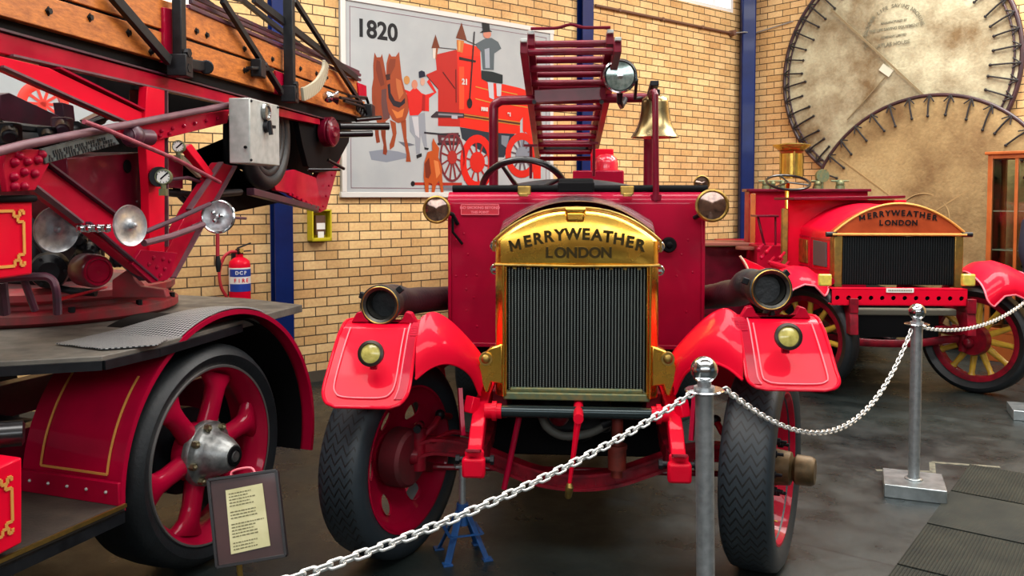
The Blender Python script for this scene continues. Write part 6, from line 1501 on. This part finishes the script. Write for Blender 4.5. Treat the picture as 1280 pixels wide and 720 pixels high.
# chassis, horn plates down to the springs
for s in (-1, 1):
    x = xc + s * .47; m = MB(); m.box((x, .3, .80), (.07, 1.5, .12)); m.prism([V((x - .035, a, b)) for a, b in ((-.40, .86), (-.15, .86), (-.2, .74), (-.36, .56), (-.46, .56), (-.45, .70))], V((.07, 0, 0))); build('frame_horn', m, REDUNDER, E2, bevel=.004)
    m = MB(); L = [V((x, -.42 + .84 * i / 8, .56 + .06 * ((i - 4) / 4) ** 2)) for i in range(9)]
    for k in range(4):
        for a, b in zip(L[:-1], L[1:]): m.bar(a - V((0, 0, .014 * k)), b - V((0, 0, .014 * k)), .06, .011)
    build('leaf_spring', m, REDUNDER, E2)
m = MB(); m.tube(smoothpath([(xc - .68, 0, .45), (xc - .5, 0, .46), (xc - .2, 0, .42), (xc + .2, 0, .42), (xc + .5, 0, .46), (xc + .68, 0, .45)], 4), .035, 10, sx=.7); build('front_axle', m, REDUNDER, E2)
m = MB(); m.box((xc - .0, .5, .62), (.8, 1.0, .3)); m.box((xc, 2.6, .55), (1.2, 2.8, .35)); build('underbody', m, BLACKM, E2)
# wheels: timber-style yellow spokes in a red rim
def awheel(x, y, steer, out):
    m = MB(); Rr = .355; m.lathe([(Rr, -.05), (Rr + .03, -.05), (Rr + .03, .05), (Rr, .05), (Rr - .035, .035), (Rr - .035, -.035)], axis=(1, 0, 0), n=64, close=True)
    o = build('wheel', m, REDUNDER, E2, loc=(x, y, .465), rot=(0, 0, steer))
    for k in range(12):
        a = 2 * PI * k / 12 + .1; d = V((0, math.cos(a), math.sin(a))); m = MB(); m.tube([d * .09, d * .2, d * .30, d * (Rr - .03)], [.030, .026, .023, .034], 10, sx=1.0); build('spoke', m, YWOOD, o)
    m = MB(); m.lathe([(0, -.09), (.06, -.09), (.10, -.07), (.11, -.02), (.11, .02), (.10, .06), (.05, .13), (0, .135)], axis=(1, 0, 0), n=36); build('hub', m, REDUNDER, o)
    build('tyre', tyre_mb(.465, Rr + .025, .17), RUBBER, o, ang=50)
    m = MB(); s = -out; m.lathe([(0, s * .10), (.13, s * .10), (.14, s * .06), (.14, s * .03)], axis=(1, 0, 0), n=36); build('brake_drum', m, REDUNDER, o)
    return o
st2 = math.radians(41)
awheel(xc + .72, 0, st2, 1); awheel(xc - .72, 0, st2, -1)
for s in (-1, 1): awheel(xc + s * .74, 3.3, 0, s)
m = MB(); x = xc + .60; m.cyl((x, -.02, .36), (x, -.02, .62), .035, n=14); m.box((x - .02, -.03, .56), (.12, .1, .05)); m.sphere((x + .01, -.09, .44), .045, n=14); m.tube([(x - .25, -.05, .56), (x - .1, -.06, .56), (x, -.04, .55)], .022, 8); build('stub_axle', m, REDUNDER, E2)
# front fenders, rolled sheet tipping forward
for s in (-1, 1):
    prof = [(-.42, .85), (-.42, .90), (-.38, .97), (-.30, 1.03), (-.16, 1.08), (.0, 1.10), (.2, 1.05), (.36, .96), (.48, .84)]
    if s < 0: prof = [(a + .1, b - .06) for a, b in prof[2:]]
    prof = smoothpath([V((0, a, b)) for a, b in prof], 4)
    x0, x1 = xc + s * .60, xc + s * 1.05; m = MB()
    def ff(u, v):
        t = u * (len(prof) - 1); i = min(int(t), len(prof) - 2); p = prof[i].lerp(prof[i + 1], t - i); cu = .06 * max(0, 1 - t / 6) ** 2; return (x0 + cu * s + (x1 - x0 - 2 * cu * s) * v, p.y, p.z + .10 * math.sin(PI * v ** .8) - .05)
    m.grid(ff, 32, 4, .006 * -s); fe = build('front_fender', m, REDV, E2, ang=60)
    m = MB(); m.tube([V(ff(i / 32, 0)) for i in range(33)], .008, 8); m.tube([V(ff(i / 32, 1)) for i in range(33)], .008, 8); m.tube([V(ff(0, i / 4)) for i in range(5)], .008, 8); build('fender_edge', m, PINK, fe)
# left wing stay with pale edge, brackets by the bonnet
def fplate(name, pts, yl, th, mt, bevel=.003):
    m = MB(); m.prism([F(x, y, yl) for x, y in pts], V((0, th, 0))); return build(name, m, mt, E2, bevel=bevel)
fplate('running_valance', [(924, 320), (946, 330), (985, 350), (1030, 368), (1040, 378), (1010, 392), (960, 360), (940, 350)], .35, .03, REDV)
m = MB(); m.tube(smoothpath([F(925, 320, .34), F(932, 330, .34), (F(941, 350, .34))], 4), .010, 8); build('valance_edge', m, mat('cream_edge', '#d8b8a0', .5), E2)
m = MB(); m.tube([F(965, 330, .5), F(1000, 340, .2), F(1040, 352, -.2)], .03, 10); build('valance_tube', m, RED, E2)
for i, (x, y) in enumerate(((952, 322), (962, 328), (972, 330), (958, 315), (968, 338), (980, 334), (948, 312), (975, 322))):
    q = F(x, y, .6); m = MB(); m.cyl(q, q + V((.05, .02, .05)), .014, n=8); m.sphere(q, .022, n=10); build('linkage_fitting', m, RED if i % 2 else REDD, E2)
# ================================================================== BARRIER, SIGN, EXTINGUISHER, CASE, PERSON
def stanchion(label, x, y, rz, tilt=0.0, H=1.07):
    t = thing('stanchion', label, 'barrier post', (x, y, 0), rz, 'chrome barrier posts round the fire engines')
    Mt = Matrix.Rotation(tilt, 4, 'Y')
    m = MB(); m.cyl((0, 0, .07), (0, 0, H - .115), .0315, n=36); m.cyl((0, 0, H - .115), (0, 0, H - .105), .036, n=36); m.cyl((0, 0, H - .105), (0, 0, H - .075), .024, n=28); m.xf(Mt); build('pole', m, STEEL, t)
    m = MB(); m.sphere((0, 0, H - .047), .0465, n=36); m.xf(Mt); build('ball_finial', m, CHROME, t)
    m = MB(); m.lathe([(.033, -.004), (.064, -.004), (.068, 0), (.064, .004), (.033, .004)], (0, 0, H - .118), (0, 0, 1), 40, close=True); m.xf(Mt); build('hook_ring', m, CHROME, t)
    m = MB(); m.box((0, 0, .037), (.32, .32, .075)); m.lathe([(.05, .07), (.05, .082), (.034, .086)], (0, 0, 0), (0, 0, 1), 30); build('base', m, mat('galvanised_base', '#b2babb', .3, .75, 0, '#8b9496', 14) if 'galvanised_base' not in MATS else MATS['galvanised_base'], t, bevel=.004)
    return t
p1 = V((.682, 2.92, 0)); p2 = V((2.313, 4.84, 0)); p3 = V((4.02, 6.50, 0)); p0 = V((-1.25, 1.02, 0))
stanchion('nearest chrome barrier post with a ball top, standing before the big radiator engine', p1.x, p1.y, .2, math.radians(-1.0), 1.15)
stanchion('chrome barrier post with a square base on the floor before the right hand engine', p2.x, p2.y, math.radians(-22), 0, 1.09)
stanchion('barrier post mostly beyond the right edge, only its square base showing', p3.x, p3.y, math.radians(-22))
stanchion('barrier post beyond the lower left edge that carries the nearest chain', p0.x, p0.y, .4)
LINK = None
def chain(label, a, b, sag, pitch=.034, skew=0.0):
    global LINK
    t = thing('barrier_chain', label, 'chain', ((a.x + b.x) / 2, (a.y + b.y) / 2, min(a.z, b.z) - sag - .02), 0, 'white chains between the barrier posts')
    f = lambda s: a.lerp(b, s) - V((0, 0, 4 * sag * s * (1 - s) * (1 + skew * (s - .5))))
    # arc-length sampling
    pts = [f(i / 600) for i in range(601)]; d = [0]
    for i in range(600): d.append(d[-1] + (pts[i + 1] - pts[i]).length)
    n = int(d[-1] / pitch); j = 0
    if LINK is None:
        m = MB(); L = []
        for i in range(10): q = -PI / 2 + PI * i / 9; L.append(V((.0125 + .0095 * math.cos(q), .0095 * math.sin(q), 0)))
        for i in range(10): q = PI / 2 + PI * i / 9; L.append(V((-.0125 + .0095 * math.cos(q), .0095 * math.sin(q), 0)))
        m.tube(L, .0038, 8, closed=True); LINK = m
    me = None
    for k in range(n):
        s = (k + .5) * d[-1] / n
        while d[j + 1] < s: j += 1
        p = pts[j].lerp(pts[j + 1], (s - d[j]) / (d[j + 1] - d[j])); tg = (pts[j + 1] - pts[j]).normalized()
        y_ = Z.cross(tg).normalized(); z_ = tg.cross(y_); M = Matrix((tg, y_, z_)).transposed().to_4x4() @ Matrix.Rotation((PI / 4 if k % 2 else -PI / 4) + .15, 4, 'X')
        if me is None: o = build('link', LINK, CHAINM, t, ang=80); me = o.data
        else: o = bpy.data.objects.new('link', me); COL.objects.link(o); o.parent = t
        o.matrix_local = Matrix.Translation(p - V(t.location)) @ M
    return t
CHAINM = mat('silvered_chain', '#d4d6d4', .32, .65)
hk = lambda p, dx, dy, z=.945: V((p.x + dx, p.y + dy, z))
chain('silvery chain crossing low in front of the big radiator engine to the lower left', hk(p1, -.06, -.03, 1.03), hk(p0, .06, .03, .99), .125)
chain('silvery chain sagging across the right front wheel between two posts', hk(p1, .06, .03, 1.03), hk(p2, -.05, -.04), .355, skew=.3)
chain('silvery chain running from the far post to the right edge', hk(p2, .05, .03), hk(p3, -.05, -.03), .10)

# sign on a stand
sg = thing('notice_stand', 'framed typed yellow notice on a stand beside the six spoke wheel', 'sign', (-.985, 2.84, 0), math.radians(-6))
SGm = wm(sg); n_ = (SGm.to_3x3() @ V((0, -1, .32))).normalized(); P0 = V((-.98, 2.84, .6))
G = lambda x, y, o=0: SGm.inverted() @ hit(x, y, P0 + n_ * o, n_)
cor = [G(261, 600), G(346, 588), G(358, 694), G(272, 709)]
nl = (SGm.inverted().to_3x3() @ n_)
m = MB(); m.prism(cor, -nl * .012); bb = build('board', m, mat('brown_backing', '#4a2a2a', .4, 0, .5, '#34201f', 5), sg, bevel=.002)
m = MB()
for a, b in zip(cor, cor[1:] + cor[:1]): m.bar(a, b, .010, .018, nl)
build('frame', m, mat('dark_sign_frame', '#1c1a1c', .4), sg, bevel=.001)
m = MB(); pc = [G(282, 613, .003), G(328, 604, .003), G(338, 682, .003), G(289, 693, .003)]; m.prism(pc, nl * .001); pp = build('paper', m, PAPER, sg)
m = MB()
for i in range(19):
    if i in (5, 9, 15): continue
    t_ = .07 + .87 * i / 18; a = pc[0].lerp(pc[3], t_); b = pc[1].lerp(pc[2], t_); s0 = .08; s1 = R.uniform(.55, .93); u = s0
    while u < s1:
        w = R.uniform(.03, .10); p, q = a.lerp(b, u), a.lerp(b, min(u + w, s1)); m.bar(p + nl * .0018, q + nl * .0018, .0035, .0006, nl); u += w + .02
build('typed_lines', m, INK, pp)
m = MB(); m.tube(smoothpath([G(289, 597, -.003), G(290, 590, -.003), G(300, 586, -.003), G(314, 585, -.003), G(319, 592, -.003)], 4), .004, 8); build('handle', m, PINK, sg)
m = MB(); b0 = (cor[2] + cor[3]) / 2; m.cyl((b0.x - .05, b0.y + .01, b0.z), (b0.x - .04, b0.y + .05, .02), .010, n=10); build('pole', m, BRASSD, sg)
m = MB(); m.cyl((b0.x - .04, b0.y + .05, 0), (b0.x - .04, b0.y + .05, .02), .12, n=36); build('base', m, IRON, sg, bevel=.003)

# axle stand (blue jack stand)
js = thing('axle_stand', 'blue axle stand under the big engine beside its left front wheel', 'axle stand', (-.235, 3.98, 0), .3)
JM = wm(js).inverted(); J = lambda x, y, Y: JM @ atY(x, y, Y)
m = MB(); a, b = J(573, 582, 3.98), J(573, 634, 3.98); a = V((0, 0, a.z)); b = V((0, 0, b.z)); m.cyl(a, b, .017, n=16); m.box((0, 0, a.z), (.075, .04, .012)); build('ratchet_post', m, STEEL, js, bevel=.002)
m = MB(); m.cyl((0, 0, b.z - .08), (0, 0, b.z + .02), .034, .028, 16); build('sleeve', m, BLUEJ, js)
for k in range(4):
    q = PI / 4 + k * PI / 2; m = MB(); d = V((math.cos(q), math.sin(q), 0)); m.bar(d * .022 + V((0, 0, b.z - .01)), d * .135 + V((0, 0, .0)), .035, .006, d); m.box(d * .135 + V((0, 0, .004)), (.045, .045, .008)); build('leg', m, BLUEJ, js, bevel=.001)
m = MB(); 
for k in range(4):
    q = PI / 4 + k * PI / 2; q2 = q + PI / 2; z = .12; r_ = .11; m.bar(V((math.cos(q) * r_, math.sin(q) * r_, z)), V((math.cos(q2) * r_, math.sin(q2) * r_, z)), .015, .004)
build('brace', m, BLUEJ, js)

# fire extinguisher on the wall
def wallp(px, py, off): return hit(px, py, WL0 + WLn * off, WLn)
c = wallp(300, 368, .12); top = wallp(299, 322, .12)
fx = thing('fire_extinguisher', 'red fire extinguisher with blue label hanging on the brick wall behind the ladder truck', 'fire extinguisher', (c.x, c.y, wallp(300, 400, .12).z), A40)
FXi = wm(fx).inverted(); r_ = .088; h0 = 0; h1 = (FXi @ top).z
m = MB(); m.lathe([(0, 0), (r_ * .9, 0), (r_, .02), (r_, h1 - .06), (r_ * .93, h1 - .03), (r_ * .6, h1 - .005), (.03, h1 + .005), (.03, h1 + .03), (0, h1 + .03)], (0, 0, 0), (0, 0, 1), 40); build('cylinder', m, REDV, fx, ang=50)
m = MB(); zl = (FXi @ wallp(300, 334, .12)).z; m.lathe([(r_ + .001, zl - .20), (r_ + .001, zl)], (0, 0, 0), (0, 0, 1), 20, a0=math.radians(165), a1=math.radians(365)); lb2 = build('label', m, WHITE, fx, ang=60)
m = MB(); m.lathe([(r_ + .002, zl - .075), (r_ + .002, zl - .012)], (0, 0, 0), (0, 0, 1), 16, a0=math.radians(185), a1=math.radians(345)); m.lathe([(r_ + .002, zl - .20), (r_ + .002, zl - .135)], (0, 0, 0), (0, 0, 1), 16, a0=math.radians(185), a1=math.radians(345)); build('blue_panel', m, mat('label_blue', '#1a3a90', .4), lb2, ang=60)
for k, (s_, z, sz, mt_) in enumerate((('DCP', zl - .055, .04, WHITE), ('FIRE', zl - .122, .045, REDV))):
    for i, ch in enumerate(s_):
        a = -PI / 2 + (i - (len(s_) - 1) / 2) * .38 - .25; m = text_mb(ch, sz, .001, .001).xf(Matrix.Translation(V(((r_ + .003) * math.cos(a), (r_ + .003) * math.sin(a), z))) @ Matrix.Rotation(a + PI / 2, 4, 'Z') @ Matrix.Rotation(PI / 2, 4, 'X')); build('label_letter', m, mt_, lb2, fixn=False)
m = MB(); m.box((0, 0, h1 + .05), (.05, .05, .05)); m.bar((-.02, 0, h1 + .08), (.10, 0, h1 + .12), .02, .012); m.bar((-.02, 0, h1 + .05), (.10, 0, h1 + .055), .02, .010); build('valve', m, IRON, fx, bevel=.003)
m = MB(); m.cyl((0, 0, h1 + .05), (.0, -.05, h1 + .06), .018, n=12); build('pressure_gauge', m, BRASSD, fx)
m = MB(); L = [(-.02, 0, h1 + .05), (-.08, 0, h1 + .05), (-.14, 0, h1 - .0), (-.175, 0, h1 - .12), (-.16, 0, h1 - .24), (-.115, 0, h1 - .33), (-.10, 0, h1 - .40)]; m.tube(smoothpath(L, 6), .013, 10); build('hose', m, mat('red_hose', '#a81c28', .5), fx)
m = MB(); m.box((0, .105, h1 - .02), (.05, .03, .14)); build('wall_bracket', m, IRON, fx)

# yellow box
a, b = wallp(390, 262, .10), wallp(415, 301, .10); c = (a + b) / 2
yb = thing('wall_box', 'small open yellow box fixed to the brick wall under the painted picture', 'box', V((c.x, c.y, b.z)), A40); Yi = wm(yb).inverted(); a, b = Yi @ a, Yi @ b; w, h = b.x - a.x, a.z - b.z
m = MB(); t_ = .014
m.box((0, .095, h / 2), (w, .01, h)); m.box((0, .05, t_ / 2), (w, .10, t_)); m.box((0, .05, h - t_ / 2), (w, .10, t_)); m.box((-w / 2 + t_ / 2, .05, h / 2), (t_, .10, h)); m.box((w / 2 - t_ / 2, .05, h / 2), (t_, .10, h)); m.box((0, .004, h * .06), (w, .008, h * .1)); build('case', m, YELLOW, yb, bevel=.002)
m = MB(); m.box((.005, .06, h * .5), (w * .5, .05, h * .62)); inn = build('call_point', m, mat('brown_call_point', '#5a3c2c', .5), yb, bevel=.004)
m = MB(); m.box((.005, .034, h * .47), (w * .42, .004, h * .20)); m.box((.005, .034, h * .2), (w * .3, .004, h * .2)); build('call_point_label', m, WHITE, yb)

# second painted picture further left, seen through the ladder truck
q0 = wallp(30, 100, .03); pc2 = thing('picture', 'white painted picture with a red carriage wheel, glimpsed behind the ladder truck', 'picture', V((WL0 + WLd * -2.62 + WLn * .002).to_tuple()[:2] + (1.90,)), A40)
m = MB(); m.box((0, -.015, .75), (2.3, .03, 1.5)); build('board', m, BOARD, pc2, bevel=.002)
m = MB()
for z in (.02, 1.48): m.box((0, -.02, z), (2.32, .04, .04))
for x in (-1.14, 1.14): m.box((x, -.02, .75), (.04, .04, 1.42))
build('frame', m, MATS['white_frame'], pc2)
pi_ = wm(pc2).inverted(); c = pi_ @ hit(54, 130, WL0 + WLn * .032, WLn)
m = MB(); m.torus((c.x, -.031, c.z), (0, 1, 0), .14, .035, 40, 6); 
for k in range(10): a = 2 * PI * k / 10; m.bar((c.x, -.032, c.z), (c.x + .13 * math.cos(a), -.032, c.z + .13 * math.sin(a)), .02, .004, V((0, 1, 0)))
for v_ in m.v: v_.y = max(-.036, min(-.0305, v_.y))
build('painted_wheel', m, mat('painting_red', '#d83020', .5), pc2)
m = MB(); m.torus((c.x - .06, -.0306, c.z + .02), (0, 1, 0), .19, .03, 40, 6, math.radians(60), math.radians(260))
for v_ in m.v: v_.y = max(-.034, min(-.0304, v_.y))
build('painted_shadow', m, amat('#5a5c5e'), pc2)
m = MB(); m.box((c.x - .3, -.032, c.z - .42), (.5, .003, .2)); build('painted_body', m, MATS['painting_red'], pc2)

# glass display case
OFF = .80
cs0 = C0 + WRd * 3.507 + WRn * OFF; dc = thing('display_case', 'tall varnished wood and glass display case against the right hand wall', 'display case', cs0 + WRd * .65 - WRn * .2, AM50)
w, d, hh = 1.3, .4, 2.13
m = MB(); f = .045
for x in (-w / 2 + f / 2, w / 2 - f / 2):
    for y in (-d / 2 + f / 2, d / 2 - f / 2): m.box((x, y, hh / 2), (f, f, hh))
for y in (-d / 2 + f / 2, d / 2 - f / 2):
    for z in (f / 2 + .3, hh - f / 2): m.box((0, y, z), (w - 2 * f, f, f))
for x in (-w / 2 + f / 2, w / 2 - f / 2):
    for z in (f / 2 + .3, hh - f / 2): m.box((x, 0, z), (f, d - 2 * f, f))
for x in (-w / 2 + .27, -w / 2 + .62, w / 2 - .3): m.box((x, -d / 2 + .02, (hh + .3) / 2), (.03, .03, hh - .36))
build('case_frame', m, CABWOOD, dc, bevel=.003)
m = MB(); m.box((0, 0, hh + .012), (w + .05, d + .05, .03)); build('case_top', m, CABWOOD, dc, bevel=.006)
m = MB(); m.box((0, 0, .15), (w - .01, d - .01, .30)); build('plinth', m, CABWOOD, dc, bevel=.004)
m = MB(); m.box((0, -d / 2 + .02, (hh + .33) / 2), (w - 2 * f, .005, hh - .40)); m.box((-w / 2 + .02, 0, (hh + .33) / 2), (.005, d - 2 * f, hh - .4)); build('case_glass', m, GLASS, dc)
for z in (.75, 1.15, 1.55): m = MB(); m.box((0, 0, z), (w - 2 * f, d - 2 * f, .012)); build('glass_shelf', m, mat('greenish_shelf_glass', '#c4d8c8', .15, 0, .3) if 'greenish_shelf_glass' not in MATS else MATS['greenish_shelf_glass'], dc)
# framed print hanging by the case + small hook on the wall
m = MB(); q = hit(1278, 168, C0 + WRn * .04, WRn)
# person in a navy coat at the right edge
pr0 = V((4.985, 8.0, 0)); pe = thing('person', 'person in a dark navy coat standing at the right edge behind the right hand engine', 'person', pr0, math.radians(30))
def skin(name, verts, edges, mt, parent, sub=2):
    me = bpy.data.meshes.new(name); me.from_pydata([v[:3] for v in verts], [], edges); o = bpy.data.objects.new(name, me); COL.objects.link(o); o.parent = parent
    md = o.modifiers.new('skin', 'SKIN'); md.use_smooth_shade = True
    for i, v in enumerate(verts): me.skin_vertices[0].data[i].radius = (v[3], v[4] if len(v) > 4 else v[3]); me.skin_vertices[0].data[i].use_root = (i == 0)
    s = o.modifiers.new('sub', 'SUBSURF'); s.levels = sub; s.render_levels = sub; me.materials.append(mt); return o
bv = [(0, 0, 1.0, .165, .115), (0, 0, 1.2, .15, .11), (0, 0, 1.42, .18, .11), (0, .01, 1.52, .06, .06), (0, 0, 1.62, .055, .06), (0, -.01, 1.72, .075, .09), (0, 0, 1.80, .065, .08),
      (.19, 0, 1.46, .065), (.25, .01, 1.18, .05), (.24, -.07, .94, .034), (-.19, 0, 1.46, .065), (-.25, .01, 1.18, .05), (-.24, -.07, .94, .034),
      (.10, 0, .90, .095), (.11, -.01, .50, .065), (.11, .02, .09, .045), (.12, -.12, .035, .04), (-.10, 0, .90, .095), (-.11, -.01, .50, .065), (-.11, .02, .09, .045), (-.12, -.12, .035, .04),
      (.24, -.10, .86, .03, .04), (-.24, -.10, .86, .03, .04)]
be = [(0, 1), (1, 2), (2, 3), (3, 4), (4, 5), (5, 6), (2, 7), (7, 8), (8, 9), (9, 21), (2, 10), (10, 11), (11, 12), (12, 22), (0, 13), (13, 14), (14, 15), (15, 16), (0, 17), (17, 18), (18, 19), (19, 20)]
skin('body', bv, be, SKIN, pe)
cv = [(0, 0, .95, .20, .15), (0, 0, 1.2, .175, .135), (0, 0, 1.42, .20, .13), (0, .0, 1.51, .09, .085), (.20, 0, 1.45, .085), (.262, .01, 1.18, .068), (.248, -.06, .97, .055), (-.20, 0, 1.45, .085), (-.262, .01, 1.18, .068), (-.248, -.06, .97, .055), (0, .01, .62, .22, .16)]
skin('coat', cv, [(0, 1), (1, 2), (2, 3), (2, 4), (4, 5), (5, 6), (2, 7), (7, 8), (8, 9), (0, 10)], NAVY, pe)
for s in (-1, 1):
    skin('trousers', [(s * .10, 0, .86, .11, .11), (s * .11, -.01, .5, .085), (s * .11, .02, .12, .07)], [(0, 1), (1, 2)], MATS['matt_black'], pe)
    skin('shoe', [(s * .11, .04, .045, .045), (s * .12, -.13, .035, .042)], [(0, 1)], BLACK, pe)
m = MB(); m.sphere((0, .012, 1.775), .105, (.92, 1.05, 1.0), 24); m.v = [p if not (p.y < -.06 and p.z < 1.80) else V((p.x, -.055, p.z)) for p in m.v]; build('hair', m, HAIR, pe, ang=80)
m = MB(); m.sphere((0, -.105, 1.70), .014, (1, 1.2, 1.5), 10); build('nose', m, SKIN, pe); 
for s in (-1, 1): m = MB(); m.sphere((s * .032, -.085, 1.725), .011, n=10); build('eye', m, WHITE, pe); m = MB(); m.sphere((s * .082, 0, 1.715), .022, (.4, .8, 1.2), 10); build('ear', m, SKIN, pe)
m = MB(); m.box((0, -.088, 1.665), (.045, .012, .010)); build('mouth', m, mat('lips', '#8c4a44', .5), pe, bevel=.003)
for s in (-1, 1):
    for k in range(4):
        x = s * (.235 + .0) + (k - 1.5) * .0; y0 = -.125 + k * .02; Lf = (.07, .08, .075, .06)[k]
        m = MB(); m.tube([(s * .245, y0, .86), (s * .243, y0 - .004, .86 - Lf * .5), (s * .232, y0 - .002, .86 - Lf)], [.0095, .009, .007], 8); build('finger', m, SKIN, pe)
    m = MB(); m.tube([(s * .232, -.135, .90), (s * .222, -.155, .87), (s * .222, -.158, .845)], [.012, .010, .008], 8); build('thumb', m, SKIN, pe)
